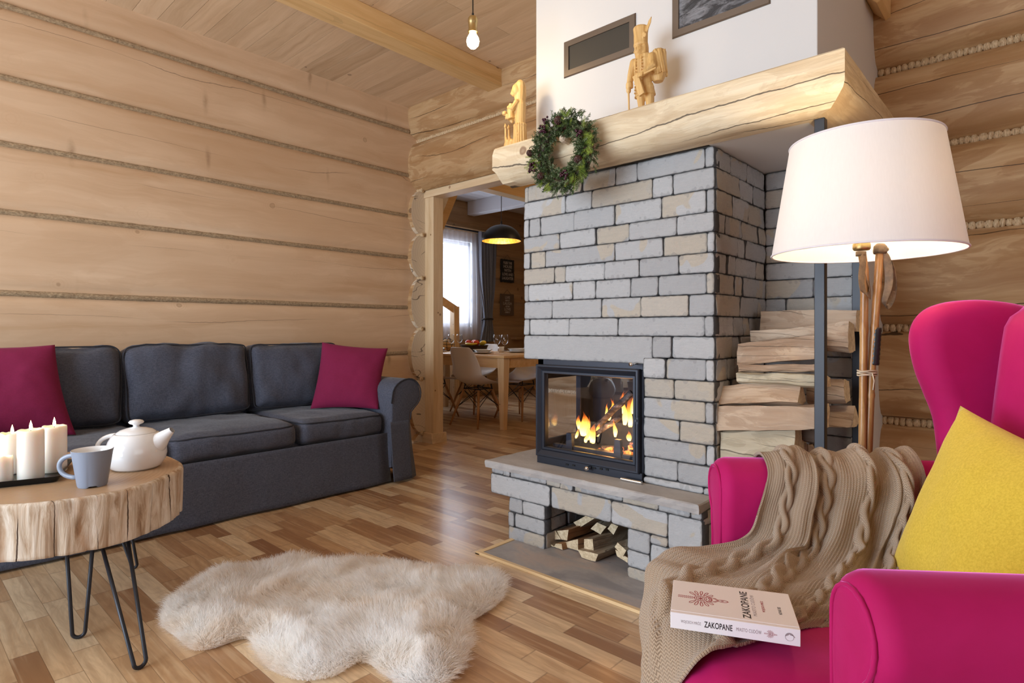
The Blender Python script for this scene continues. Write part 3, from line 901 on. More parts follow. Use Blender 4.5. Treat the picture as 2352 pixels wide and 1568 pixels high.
for yy in (y0, .07, y1 - .06): mb.box(XR + .04, XR + .1, yy, yy + .06, z0, z1)
mb.box(XR + .04, XR + .1, y0, y1, z0, z0 + .06); mb.box(XR + .04, XR + .1, y0, y1, z1 - .06, z1)
w2 = struct(mk('window_2', mb, M['lintel'], smooth=False)); w2['label'] = 'pine framed side window'

# ---------------------------------------------------------------- dining room shell
XD = -6.30
mb = MB()
wy0, wy1, wz0, wz1 = 4.3, 6.02, 1.05, 2.30
def dl(y0, y1, z0, z1):
    pr_ = [p for p in log_profile([0, .36, .72, 1.08, 1.44, 1.80, 2.16, 2.52, 2.9], .02, 5, 0, 3, 8, .006) if z0 - 1e-6 <= p[0] <= z1 + 1e-6]
    if not pr_: return
    if pr_[0][0] > z0: pr_.insert(0, (z0, pr_[0][1]))
    if pr_[-1][0] < z1: pr_.append((z1, pr_[-1][1]))
    o = len(mb.v)
    for z, d in pr_: mb.v += [(XD + d - .02, y0, z), (XD + d - .02, y1, z)]
    for j in range(len(pr_) - 1): a = o + 2 * j; mb.f.append((a, a + 1, a + 3, a + 2))
dl(3.5, wy0, 0, 2.9); dl(wy1, 9.4, 0, 2.9); dl(wy0, wy1, 0, wz0); dl(wy0, wy1, wz1, 2.9)
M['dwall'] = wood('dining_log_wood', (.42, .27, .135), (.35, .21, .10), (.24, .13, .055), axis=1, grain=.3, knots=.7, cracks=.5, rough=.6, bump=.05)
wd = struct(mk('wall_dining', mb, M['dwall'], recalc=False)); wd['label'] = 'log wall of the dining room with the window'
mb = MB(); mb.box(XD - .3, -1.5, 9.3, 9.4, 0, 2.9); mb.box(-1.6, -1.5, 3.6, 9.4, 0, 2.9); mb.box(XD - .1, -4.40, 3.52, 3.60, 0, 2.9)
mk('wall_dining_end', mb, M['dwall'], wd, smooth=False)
mb = MB()
yy = 3.6; rnd = random.Random(3)
xx = XD - .1
while xx < -1.5:
    mb.box(xx + .001, xx + .129, 3.6, 9.4, 2.9, 2.92); xx += .13
M['ceilw'] = simple('whitewashed_board', (.62, .62, .66), .6)
cd = struct(mk('ceiling_dining', mb, M['ceilw'], smooth=False)); cd['label'] = 'whitewashed dining room ceiling'; bevel(cd, .004, 1)
mk('ceiling_core', MB().box(XD - .2, -1.4, 3.6, 9.5, 2.915, 3.0), M['darkgap'], cd, smooth=False)
b2 = bevel(mk('dining_beam', MB().box(XD, -1.6, 5.93, 6.07, 2.70, 2.90), M['ceilw'], smooth=False), .005)
tag(b2, 'whitewashed beam across the dining room ceiling', 'beam')
b3 = bevel(mk('dining_beam', MB().box(-4.50, -4.36, 3.62, 9.3, 2.50, 2.90), M['beam'], smooth=False), .005)
tag(b3, 'orange lit pine beam just inside the doorway', 'beam')
br = MB(); br.obox((-4.235, 3.73, 2.22), (1, 0, 1.5), (0, 1, 0), (-1.5, 0, 1), .30, .045, .035)
b4 = mk('diagonal_brace', br, M['beam'], smooth=False); tag(b4, 'diagonal pine brace above the doorway post', 'brace')
# window
mb = MB(); f = .055
mb.box(XD - .09, XD - .03, wy0, wy1, wz0, wz0 + f); mb.box(XD - .09, XD - .03, wy0, wy1, wz1 - f, wz1)
for y in (wy0, (wy0 + wy1) / 2 - .03, wy1 - f): mb.box(XD - .09, XD - .03, y, y + f, wz0, wz1)
M['upvc'] = simple('white_window_frame', (.8, .8, .82), .3)
wn = struct(mk('window_3', mb, M['upvc'], smooth=False)); wn['label'] = 'white framed dining window behind the sheer curtain'
mk('pane', MB().box(XD - .065, XD - .06, wy0, wy1, wz0, wz1), M['glass'], wn, smooth=False)
tr = struct(mk('trim_1', MB().box(XD - .01, XD + .035, 3.7, wy1 + .4, 2.40, 2.50), M['post'], smooth=False)); tr['label'] = 'pine board above the dining window'
# neighbouring log house; its outdoor brightness is put into the near-white colour
mb = MB()
for i in range(9): mb.box(-12.2, -12.0, 1, 11, .1 + i * .36, .1 + i * .36 + .33)
nb = mk('neighbour_house', mb, simple('brightened_log', (.86, .87, .9), .8), smooth=False)
tag(nb, 'pale log house wall seen through the dining window', 'house')
# ---------------------------------------------------------------- fireplace
def stone_face(mb, O, U, V, N, w, h, depth=.05, seed=0, rc=.014, res=.008, gap=.0009, rough=.0028):
    """one split-faced stone: grid over w x h with chipped rim, running back by depth"""
    rnd = random.Random(seed)
    O, U, V, N = Vector(O), Vector(U), Vector(V), Vector(N)
    nu = max(3, int(w / res)); nv = max(3, int(h / res))
    off = rnd.uniform(-.004, .005)
    tilt = (rnd.uniform(-.003, .003), rnd.uniform(-.003, .003))
    cr = [rnd.uniform(.2, 1.0) * rc for _ in range(4)]
    s = seed * 1.37
    base = len(mb.v)
    if not hasattr(mb, 'attr'): mb.attr = []
    def pt(i, j):
        a = i / nu; b = j / nv
        x = gap + (w - 2 * gap) * a; y = gap + (h - 2 * gap) * b
        ed = min(x * 1.8, (w - x) * 1.8, y, h - y)
        # jittered outline
        if i == 0: x += .0018 * mnoise.noise(Vector((y * 40, s, 1)))
        if i == nu: x -= .0018 * mnoise.noise(Vector((y * 40, s, 2)))
        if j == 0: y += .0015 * mnoise.noise(Vector((x * 40, s, 3)))
        if j == nv: y -= .0015 * mnoise.noise(Vector((x * 40, s, 4)))
        # rounded corners
        for (ci, cx, cy) in ((0, 0, 0), (1, w, 0), (2, w, h), (3, 0, h)):
            R = cr[ci]; ccx = cx + (R if cx == 0 else -R); ccy = cy + (R if cy == 0 else -R)
            if (x - ccx) * (1 if cx else -1) > 0 and (y - ccy) * (1 if cy else -1) > 0:
                dx, dy = x - ccx, y - ccy; l = sqrt(dx * dx + dy * dy)
                m_ = max(abs(dx), abs(dy))
                if l > 1e-9: k = m_ / l; x = ccx + dx * k; y = ccy + dy * k
        z = off + tilt[0] * (a - .5) + tilt[1] * (b - .5)
        z += rough * (mnoise.noise(Vector((x * 16, y * 16, s))) + .5 * mnoise.noise(Vector((x * 45, y * 45, s))))
        chip = .0025 + .006 * max(0, mnoise.noise(Vector((x * 26, y * 26, s + 5))) + .15)
        if ed < chip: z -= (chip - ed) * .5
        mb.attr.append(max(ed, .0003) if 0 < i < nu and 0 < j < nv else .0003)
        return O + U * x + V * y + N * z
    for j in range(nv + 1):
        for i in range(nu + 1): mb.v.append(tuple(pt(i, j)))
    for j in range(nv):
        for i in range(nu):
            a = base + j * (nu + 1) + i; mb.f.append((a, a + 1, a + nu + 2, a + nu + 1))
    rim = [(i, 0) for i in range(nu)] + [(nu, j) for j in range(nv)] + [(i, nv) for i in range(nu, 0, -1)] + [(0, j) for j in range(nv, 0, -1)]
    rb = len(mb.v)
    for (i, j) in rim:
        p = Vector(mb.v[base + j * (nu + 1) + i]) - N * depth; mb.v.append(tuple(p)); mb.attr.append(0.0)
    m = len(rim)
    for k in range(m):
        i, j = rim[k]; i2, j2 = rim[(k + 1) % m]
        mb.f.append((base + j2 * (nu + 1) + i2, base + j * (nu + 1) + i, rb + k, rb + (k + 1) % m))
YS, XS0, XS1, ZS = 2.163, -1.894, -.929, 1.703
u1 = lambda c: at(1180 + .2551 * c, 500, YS).x
u4 = lambda c: at(1180 + .2296 * c, 500, YS).x
u3 = lambda c: at(1080 + .2742 * c, 500, YS).x
C = [  # (ztop, zbottom, joint x list)
 (1.703, 1.624, [XS0] + [u1(c) for c in (132, 620, 915, 1110, 1725)] + [XS1]),
 (1.624, 1.541, [XS0] + [u1(c) for c in (462, 702, 1250, 1433)] + [XS1]),
 (1.541, 1.453, [XS0] + [u1(c) for c in (136, 237, 547, 911, 1331, 1732)] + [XS1]),
 (1.453, 1.377, [XS0] + [u1(c) for c in (416, 742, 1042, 1472)] + [XS1]),
 (1.377, 1.298, [XS0] + [u1(c) for c in (151, 287, 912, 1347, 1742)] + [XS1]),
 (1.298, 1.221, [XS0] + [u1(c) for c in (367, 462, 817, 1132, 1487)] + [XS1]),
 (1.221, 1.139, [XS0] + [u1(c) for c in (137, 532, 737, 1051, 1302, 1736)] + [XS1]),
 (1.139, 1.054, [XS0] + [u4(c) for c in (382, 880, 1274, 1752)] + [XS1]),
 (1.054, .975, [XS0] + [u4(c) for c in (157, 552, 1041, 1912)] + [XS1]),
 (.975, .859, [XS0, u4(1392)]),
 (.975, .887, [u4(1392), u4(1580), XS1]),
 (.887, .803, [u4(1300), u4(1520), u4(1922), XS1]),
 (.803, .723, [u4(1300), u4(1602), XS1]),
 (.723, .641, [u4(1300), u4(1922), XS1]),
 (.641, .558, [u4(1300), u4(1657), XS1]),
 (.558, .477, [u4(1300), u4(1922), XS1]),
 (.477, .395, [u4(1300), u3(1738), XS1]),
 (.395, .366, [u4(1300), u3(1957), XS1])]
fp = thing('fireplace', 'grey sandstone fireplace with raised bench and firewood niche', 'fireplace', (-1.4, 2.4, 0))
mb = MB(); sd = 1
for zt, zb, js in C:
    for a, b in zip(js[:-1], js[1:]):
        stone_face(mb, (a, YS, zb), (1, 0, 0), (0, 0, 1), (0, -1, 0), b - a, zt - zb, .05, sd); sd += 1
rnd = random.Random(11)
rows = [(c[0], c[1]) for c in C if c[0] != .975 or c[1] == .887]
def splits(L, lo, hi, rnd):
    out = [0]; 
    while L - out[-1] > hi: out.append(out[-1] + rnd.uniform(lo, hi))
    if L - out[-1] < lo * .5 and len(out) > 1: out.pop()
    return out + [L]
for zt, zb in rows:       # right flank of the breast, facing the firewood
    js = splits(2.71 - YS, .07, .26, rnd)
    for a, b in zip(js[:-1], js[1:]):
        stone_face(mb, (XS1, YS + max(a, .010), zb), (0, 1, 0), (0, 0, 1), (1, 0, 0), b - max(a, .010), zt - zb, .018, sd, rough=.0055); sd += 1
mk('stonework', mb, M['stone'], fp, recalc=False)
mb = MB()
for zt, zb in rows:       # stones at the back of the firewood niche
    js = splits(.351, .09, .22, rnd)
    for a, b in zip(js[:-1], js[1:]):
        stone_face(mb, (XS1 + a, 2.707, zb), (1, 0, 0), (0, 0, 1), (0, -1, 0), b - a, zt - zb, .05, sd); sd += 1
for i in range(4):
    stone_face(mb, (XS1, 2.707, i * .0915), (1, 0, 0), (0, 0, 1), (0, -1, 0), .351, .0915, .05, sd); sd += 1
mk('niche_stonework', mb, M['stone'], fp, recalc=False)
mb = MB()
mb.box(XS0 + .02, XS1 - .02, YS + .02, 3.16, .875, 1.70)
mb.box(XS0 + .02, u4(1300), YS + .02, YS + .06, .862, .90)
mb.box(u4(1300) + .004, XS1 - .02, YS + .02, 2.70, .05, .90)
mb.box(-1.78, XS1 - .02, 2.62, 3.16, .05, .90)
mb.box(-.95, -.585, 2.725, 3.16, 0, 1.70)
mk('joint_core', mb, M['mortar'], fp, smooth=False)
# bench
YBN = 2.055
ub = lambda c: at(1080 + .2742 * c, 500, YBN).x
mb = MB()
thin = [ub(c) for c in (178, 280, 342, 640, 760, 870, 1275, 1580, 1850, 1950)]
for a, b in zip(thin[:-1], thin[1:]):
    stone_face(mb, (a, YBN + rnd.uniform(-.006, .006), .300), (1, 0, 0), (0, 0, 1), (0, -1, 0), b - a, .031, .05, sd, rc=.004); sd += 1
for k, (a, b) in enumerate([(178, 672), (676, 1182), (1184, 1655)]):
    stone_face(mb, (ub(a), YBN, .203), (1, 0, 0), (0, 0, 1), (0, -1, 0), ub(b) - ub(a), .097, .06, sd, rc=.03); sd += 1
R1 = ub(1945)
stone_face(mb, (ub(1657), YBN, .165), (1, 0, 0), (0, 0, 1), (0, -1, 0), R1 - ub(1657), .135, .06, sd); sd += 1
PL0, PL1, PR0 = -1.897, -1.676, -1.244
for z0, z1, js in ((.135, .203, [PL0, ub(437), PL1]), (.066, .135, [PL0, ub(373), PL1]), (0, .066, [PL0, PL1])):
    for a, b in zip(js[:-1], js[1:]): stone_face(mb, (a, YBN, z0), (1, 0, 0), (0, 0, 1), (0, -1, 0), b - a, z1 - z0, .05, sd); sd += 1
for z0, z1, js in ((.120, .203, [PR0, ub(1510)]), (.085, .165, [ub(1510), ub(1845), R1]), (.05, .120, [PR0, ub(1510)]), (0, .085, [ub(1660), R1]), (.0, .05, [PR0, ub(1510)]), (0.0, .085, [ub(1510), ub(1660)])):
    for a, b in zip(js[:-1], js[1:]): stone_face(mb, (a, YBN, z0), (1, 0, 0), (0, 0, 1), (0, -1, 0), b - a, z1 - z0, .05, sd); sd += 1
stone_face(mb, (ub(1510), YBN, .165), (1, 0, 0), (0, 0, 1), (0, -1, 0), ub(1657) - ub(1510), .038, .05, sd); sd += 1
for z0, z1 in ((0, .075), (.075, .135), (.135, .235), (.235, .300)):
    stone_face(mb, (PL1, YBN + .012, z0), (0, 1, 0), (0, 0, 1), (1, 0, 0), .16 + .05 * (sd % 2), z1 - z0, .015, sd); sd += 1
    stone_face(mb, (PL1, YBN + .18, z0), (0, 1, 0), (0, 0, 1), (1, 0, 0), .3, z1 - z0, .04, sd); sd += 1
for z0, z1 in ((0, .09), (.09, .17), (.17, .27), (.27, .331)):
    stone_face(mb, (R1, YBN + .012, z0), (0, 1, 0), (0, 0, 1), (1, 0, 0), .15, z1 - z0, .015, sd); sd += 1
for z0, z1 in ((.0, .10), (.10, .20), (.20, .30)):     # left end of the bench
    stone_face(mb, (-2.0 if z1 > .2 else PL0, 3.1, z0), (0, -1, 0), (0, 0, 1), (-1, 0, 0), 1.03, z1 - z0, .015, sd); sd += 1
mk('bench_stonework', mb, M['stone'], fp, recalc=False)
mb = MB()
mb.box(PL0 + .01, PL1 - .02, YBN + .02, 3.1, .0, .33); mb.box(PR0 + .012, R1 - .02, YBN + .02, 2.7, 0, .33)
mb.box(PL1 - .03, PR0 + .03, 2.56, 2.7, 0, .33); mb.box(ub(178) + .02, R1 - .02, YBN + .02, 2.7, .225, .33)
mk('joint_core', mb, M['mortar'], fp, smooth=False)
def slab(x0, x1, y0, y1, z0, z1, res=.03, rag=.006, seed=0):
    mb = MB(); nu = int((x1 - x0) / res); nv = int((y1 - y0) / res)
    def e(t, s): return rag * mnoise.noise(Vector((t * 14, s, seed))) + rag * .6 * mnoise.noise(Vector((t * 45, s, seed)))
    rims = []
    for z, ins in ((z0, .004), ((z0 + z1) / 2, 0), (z1 - .004, 0.001), (z1, .006)):
        r = []
        for i in range(nu): t = x0 + (x1 - x0) * i / nu; r.append((t, y0 + ins + e(t, z * 40), z))
        for i in range(nv): t = y0 + (y1 - y0) * i / nv; r.append((x1 - ins + e(t, 3 + z * 40), t, z))
        for i in range(nu): t = x1 - (x1 - x0) * i / nu; r.append((t, y1, z))
        for i in range(nv): t = y1 - (y1 - y0) * i / nv; r.append((x0 + ins + e(t, 7 + z * 40), t, z))
        rims.append(r)
    n = len(rims[0])
    for r in rims: mb.v += r
    for k in range(len(rims) - 1):
        for i in range(n):
            j = (i + 1) % n; mb.f.append((k * n + i, k * n + j, (k + 1) * n + j, (k + 1) * n + i))
    mb.f.append(tuple(range(n - 1, -1, -1))); mb.f.append(tuple((len(rims) - 1) * n + i for i in range(n)))
    return mb
mk('bench_top', slab(-2.022, -.923, 2.02, 3.05, .331, .366, seed=2), M['bench'], fp, smooth=False)

hs = mk('hearth_plate', slab(-1.86, -.2, 1.845, 2.66, .0, .006, rag=.0, seed=5), M['slab'], smooth=False)
tag(hs, 'grey stone hearth plate set in the floor before the fireplace', 'hearth plate')
mb = MB(); x0, y0 = -1.885, 1.822
mb.prism([(y0, 0), (y0 + .025, 0), (y0 + .025, .007), (y0 + .005, .009), (y0, .004)], x0, -.15, 0, axes='yzx')
mb.prism([(x0, 0), (x0 + .025, 0), (x0 + .025, .007), (x0 + .005, .009), (x0, .004)], y0, 2.06, 0, axes='xzy')
tr = struct(mk('trim_2', mb, simple('pale_edging_wood', (.74, .56, .32), .4), smooth=False)); tr['label'] = 'pale wooden edging strip round the hearth plate'

# plastered chimney breast
mb = MB(); mb.box(-1.914, -.600, 2.28, 3.335, 1.74, ZC)
ch = struct(mk('wall_chimney', mb, M['plaster'], smooth=False)); ch['label'] = 'white plastered chimney breast'; bevel(ch, .004)
mk('niche_soffit', MB().box(-.945, -.548, 2.10, 3.2, 1.706, 1.745), M['plaster'], ch, smooth=False)
mk('niche_pier', MB().box(-.586, -.5785, 2.708, 3.32, 0, 1.71), M['plaster'], ch, smooth=False)

# hot-air vents
def vent(name, label, x0, x1, z0, z1, mesh_mat):
    y = 2.28
    t = thing(name, label, 'vent grille', ((x0 + x1) / 2, y, z0))
    b = .030; mb = MB()
    o = [(x0, z0), (x1, z0), (x1, z1), (x0, z1)]; i_ = [(x0 + b, z0 + b), (x1 - b, z0 + b), (x1 - b, z1 - b), (x0 + b, z1 - b)]
    ring = []
    for (pts, yy) in ((o, y), (o, y - .004), ([(a + (.004 if a < (x0 + x1) / 2 else -.004), c + (.004 if c < (z0 + z1) / 2 else -.004)) for a, c in o], y - .008), (i_, y - .008), (i_, y + .02)):
        ring.append([(a, yy, c) for a, c in pts])
    for r in ring: mb.v += r
    for k in range(4):
        for q in range(4): mb.f.append((k * 4 + q, k * 4 + (q + 1) % 4, k * 4 + 4 + (q + 1) % 4, k * 4 + 4 + q))
    mk('frame', mb, M['bronze'], t, smooth=False)
    mb = MB(); mb.box(x0 + b - .002, x1 - b + .002, y - .0015, y - .0005, z0 + b - .002, z1 - b + .002)
    mk('mesh_screen', mb, mesh_mat, t, smooth=False)
    return t
M['bronze'] = simple('brushed_bronze_steel', (.20, .165, .135), .38, .75)
def screen(name, a, b_, streaked=False):
    t = NT(name); v = t.coords('Object'); x, y, z = t.sep(v)
    sx = t.M('SINE', t.M('MULTIPLY', t.M('ADD', x, z), 1400)); sz = t.M('SINE', t.M('MULTIPLY', t.M('SUBTRACT', x, z), 1400))
    w = t.M('MULTIPLY', t.M('ADD', t.M('MULTIPLY', sx, sz), 1), .5)
    c = t.mix(w, a, b_)
    if streaked:
        n = t.noise(t.mapv(v, (1, 1, 2.6)), 9, 5, .7, .8)
        c = t.mix(t.ramp(n, [(.44, 0), (.62, .75)]), c, (.30, .31, .34))  # paler noise streaks mixed over the mesh pattern
    return t.pbr(c, .5, .2)
ventz0, ventz1 = 2.228, 2.403
vent('vent_grille', 'bronze framed vent grille left of the carved mountaineer', -1.733, -1.336, ventz0, ventz1, screen('black_mesh', (.020, .018, .015), (.075, .065, .05)))
vent('vent_grille', 'vent grille high on the chimney, right, with whitish streaks', -1.161, -.762, ventz0, 2.56, screen('streaked_mesh', (.02, .02, .024), (.055, .055, .06), True))

# ---------------------------------------------------------------- mantel beam
mt = thing('mantel_beam', 'thick hewn timber mantel beam wrapping round the chimney', 'mantel', (-1.2, 2.0, 1.703))
prf = [(0, 1.866), (0, 1.835), (0.0, 1.80), (0.0, 1.765), (.006, 1.746), (.030, 1.722), (.052, 1.7045), (.10, 1.703), (.14, 1.703), (.14, 1.75), (.28, 1.75), (.28, 1.866)]
prf = [(.006, 1.866)] + [(0, 1.860)] + prf[1:]
def beamrun(P, close0=True, close1=True):
    mb = MB(); n = len(P[0])
    for r in P: mb.v += [tuple(q) for q in r]
    for k in range(len(P) - 1):
        for i in range(n):
            j = (i + 1) % n; mb.f.append((k * n + i, k * n + j, (k + 1) * n + j, (k + 1) * n + i))
    if close0: mb.f.append(tuple(range(n - 1, -1, -1)))
    if close1: mb.f.append(tuple((len(P) - 1) * n + i for i in range(n)))
    return mb
def wob(p, s): 
    return .0035 * mnoise.noise(Vector((p * 4.0, s * 30, 2))) + .0012 * mnoise.noise(Vector((p * 22, s * 30, 8)))
P = []; NN = 70
for k in range(NN + 1):
    t = k / NN; r = []
    for i, (dy, z) in enumerate(prf):
        xl = -1.952 + (.012 if (i <= 1) else 0) + (.02 if 5 <= i <= 8 else 0); xr = -.450 - dy
        x = xl + (xr - xl) * t
        w = wob(x, i * .37) * (1 if 0 < k < NN else .3)
        lift = (.010 * (1 - abs(2 * min(1, max(0, (x + 1.95) / 1.5)) - 1)) if i <= 1 else 0) * 0
        r.append(Vector((x, 2.0 + dy + w, z + w * .8 + lift)))
    P.append(r)
o = mk('front_beam', beamrun(P), M['mantel'], mt, auto=40)
P = []
for k in range(51):
    t = k / 50; r = []
    for i, (dx, z) in enumerate(prf):
        dxx = min(dx, .148)
        y0 = 2.0 + dxx; y = y0 + (3.225 - y0) * t
        w = wob(y + 9, i * .37) * (1 if 0 < k < 50 else .3)
        r.append(Vector((-.450 - dxx - w, y + .0006, z + w * .8)))
    P.append(r)
mk('return_beam', beamrun(P), M['mantely'], mt, auto=40)
# peg
pc = at(1290, 316, 1.945); pe = at(1314, 330, 2.03)
mb = MB(); d = (pe - pc).normalized()
mb.tube([pc - d * .004, pc + d * .006, pc + d * .02, pc + d * .03, pe], [.009, .017, .019, .0135, .015], 7)
mk('peg', mb, M['peg'], mt, smooth=False)

# ---------------------------------------------------------------- stove
st = thing('stove', 'black cast iron stove insert with wide glass door', 'stove', (-1.52, 2.3, .366))
YD = 2.150
A = {k: at(u, v, YD) for k, (u, v) in dict(otl=(1232, 835.5), obl=(1232, 1047), otr=(1468.5, 848), obr=(1468.5, 1086), gtl=(1251, 858.4), gbl=(1251, 1026), gtr=(1453, 869), gbr=(1453, 1058)).items()}
X0, X1 = A['otl'].x, A['otr'].x; Z1 = (A['otl'].z + A['otr'].z) / 2; Z0 = (A['obl'].z + A['obr'].z) / 2
G0, G1 = A['gtl'].x, A['gtr'].x; H1 = (A['gtl'].z + A['gtr'].z) / 2; H0 = (A['gbl'].z + A['gbr'].z) / 2
XE = u4(1296)
mb = MB()   # housing: flange, sides, base
mb.box(X0, XE, YD + .012, YD + .03, Z1 - .004, .862); mb.box(X1 - .01, XE, YD + .018, YD + .04, .37, .862)
mb.box(X0, XE, YD + .004, YD + .03, .3665, Z0 + .004)
mb.box(X0, X0 + .035, YD + .012, YD + .05, .3665, .862)
mb.box(X0, XE, 2.20, 2.60, .3665, .395); mb.box(X0, XE, 2.20, 2.60, .845, .862)
mb.box(X0, X0 + .03, 2.47, 2.60, .3665, .862); mb.box(XE - .02, XE - .002, 2.18, 2.60, .3665, .862); mb.box(X0, XE, 2.58, 2.60, .3665, .862)
mb.box(X0, X0 + .02, 2.18, 2.50, .39, H0 + .022); mb.box(X0, X0 + .02, 2.18, 2.50, H1 - .03, .862)
bevel(mk('housing', mb, M['castiron'], st, smooth=False), .002, 1)
mb = MB(); mb.box(XE - .05, XE - .021, 2.18, 2.575, .396, .844); mb.box(X0 + .10, XE - .05, 2.555, 2.575, .396, .844); mb.box(X0 + .031, XE - .05, 2.18, 2.555, .396, .412)
mk('firebox', mb, M['firebrick'], st, smooth=False)
mb = MB()   # door frame with stepped profile
def ringf(rs):
    for (ax0, ax1, az0, az1, y) in rs: mb.v += [(ax0, y, az0), (ax1, y, az0), (ax1, y, az1), (ax0, y, az1)]
    n = len(rs)
    for k in range(n):
        k2 = (k + 1) % n
        for q in range(4): mb.f.append((k * 4 + q, k * 4 + (q + 1) % 4, k2 * 4 + (q + 1) % 4, k2 * 4 + q))
b = .0
ringf([(X0, X1, Z0, Z1, YD + .018), (X0, X1, Z0, Z1, YD - .004), (X0 + .004, X1 - .004, Z0 + .004, Z1 - .004, YD - .008), (X0 + .012, X1 - .012, Z0 + .010, Z1 - .010, YD - .008),
       (X0 + .026, X1 - .024, Z0 + .030, Z1 - .026, YD + .004), (G0 - .012, G1 + .012, H0 - .012, H1 + .012, YD - .002), (G0 - .003, G1 + .003, H0 - .003, H1 + .003, YD - .002), (G0, G1, H0, H1, YD + .004), (G0, G1, H0, H1, YD + .018)])
dr = mk('door', mb, M['castiron'], st, smooth=False)
mk('glass_pane', MB().box(G0 - .003, G1 + .003, YD + .0095, YD + .0125, H0 - .003, H1 + .003), M['pane'], dr, smooth=False)
mk('side_pane', MB().box(X0 + .006, X0 + .010, 2.19, 2.475, H0 + .02, H1 - .028), M['pane'], st, smooth=False)
hz = at(1454, 836, YD - .02)
mb = MB(); mb.tube([(hz.x, YD - .03, hz.z), (hz.x, YD + .014, hz.z)], .0035, 10); mb.tube([(hz.x, YD - .042, hz.z), (hz.x, YD - .028, hz.z)], .008, 14)
mk('top_knob', mb, M['chrome'], st)
hz = at(1349, 1075, YD - .02)
mb = MB(); mb.tube([(hz.x, YD - .032, hz.z), (hz.x, YD - .006, hz.z)], .009, 14); mb.tube([(hz.x, YD - .01, hz.z), (hz.x, YD + .006, hz.z)], .005, 10)
mk('air_knob', mb, M['chrome'], st)
for c in (1303, 1318, 1366, 1381, 1395):
    mb = MB(); p = at(c, 1066 + (c - 1303) * .13, YD + .003); mb.box(p.x - .008, p.x + .006, YD + .0005, YD + .005, p.z - .004, p.z + .003)
    mk('air_slot', mb, M['darkgap'], st, smooth=False)
p = at(1461, 965, YD - .004); mb = MB(); mb.box(p.x + .002, p.x + .014, YD - .012, YD + .02, p.z - .014, p.z + .014); mb.box(p.x - .004, p.x + .010, YD - .016, YD - .008, p.z - .005, p.z + .005)
mk('door_latch', mb, M['castiron'], st, smooth=False)
# chrome handle tool lying on the bench
a = at(1427, 1097, 2.128); b_ = at(1474, 1108, 2.128)
mb = MB(); mb.tube([(a.x, 2.128, .374), (b_.x, 2.128, .374)], .0075, 14)
pk = mk('steel_bar', mb, M['chrome'], smooth=True, auto=40); tag(pk, 'short chrome bar lying on the bench under the stove', 'metal bar')
# log retainer
mb = MB()
for u in (1305, 1416):
    q = at(u, 1000, 2.20); zt = at(u, 995 if u < 1400 else 1010, 2.2).z
    mb.prism([(q.x - .020, .41), (q.x + .020, .41), (q.x + .014, zt), (q.x - .014, zt)], 2.205, 2.225, 0, axes='xzy')
mb.box(X0 + .05, XE - .05, 2.215, 2.24, .412, .455); mb.box(X0 + .05, XE - .05, 2.21, 2.218, .43, .436)
mk('log_guard', mb, M['castiron'], st, smooth=False)

# fire
def flame(x, y, z, h, w, seed):
    rnd = random.Random(seed); mb = MB(); pts = []; rad = []
    for i in range(25):
        t = i / 24
        rr = w * (sin(pi * min(1, t * 1.0 + .12)) ** .9) * (1 - t) ** .55 + .0006
        pts.append((x + .14 * h * sin(t * 3.2 + seed) * t + h * .10 * t, y + .05 * h * cos(t * 4 + seed) * t, z + h * t)); rad.append(rr)
    mb.tube(pts, rad, 14)
    out = []
    for p in mb.v:
        k = (p[2] - z) / h
        nv = mnoise.noise_vector(Vector((p[0] * 28, p[1] * 28, p[2] * 14 + seed))); n2 = mnoise.noise_vector(Vector((p[0] * 70, p[1] * 70, p[2] * 30 + seed)))
        out.append((p[0] + (nv.x * .022 + n2.x * .006) * (.25 + k), p[1] + nv.y * .010 * (.3 + k), p[2] + (nv.z * .02) * k))
    mb.v = out
    return mb
fr = thing('fire', 'orange fire burning behind the stove glass', 'fire', (-1.5, 2.36, .412))
FL = [(1340, 1000, 72, .024, 2.34), (1330, 985, 50, .014, 2.38), (1352, 1010, 60, .012, 2.30), (1362, 1018, 52, .014, 2.28), (1346, 1016, 40, .012, 2.27), (1398, 965, 62, .012, 2.42),
      (1404, 950, 46, .008, 2.42), (1413, 1003, 50, .009, 2.27), (1434, 975, 100, .015, 2.44), (1447, 980, 92, .018, 2.42), (1452, 950, 70, .012, 2.45), (1336, 995, 58, .016, 2.36), (1346, 1000, 62, .010, 2.33), (1357, 1016, 48, .010, 2.29), (1392, 960, 48, .009, 2.40), (1431, 950, 70, .009, 2.46), (1446, 1012, 26, .012, 2.28), (1372, 1002, 40, .009, 2.33), (1322, 1006, 28, .008, 2.3)]
for i, (u, v, hp, w, y) in enumerate(FL):
    q = at(u, v, y); h = hp * 2.55 / FPX * .98
    mk('flame', flame(q.x, y, q.z, h, w, i + 1), M['flame'], fr)
def rod(a, b, r, seed, n=9, m=8, rag=.25):
    mb = MB(); a, b = Vector(a), Vector(b); rnd = random.Random(seed)
    pts = [a.lerp(b, i / m) + Vector((rnd.uniform(-1, 1), rnd.uniform(-1, 1), rnd.uniform(-1, 1))) * r * .12 for i in range(m + 1)]
    mb.tube(pts, [r * (1 - rag * .5 + rag * rnd.random()) for _ in pts], n)
    mb.v = [tuple(Vector(p) + Vector(mnoise.noise_vector(Vector(p) * 60)) * r * .25) for p in mb.v]
    return mb
g1, g2 = at(1352, 998, 2.34), at(1452, 900, 2.40)
o = mk('burning_log', rod(g1, g2, .016, 1), M['char'], smooth=False); tag(o, 'long charred log leaning diagonally up to the right in the fire', 'log')
g1, g2 = at(1358, 1003, 2.30), at(1425, 958, 2.36)
o = mk('burning_log', rod(g1, g2, .012, 2), M['char'], smooth=False); tag(o, 'shorter charred stick below the long leaning log in the fire', 'log')
g1, g2 = at(1318, 1002, 2.34), at(1352, 984, 2.40)
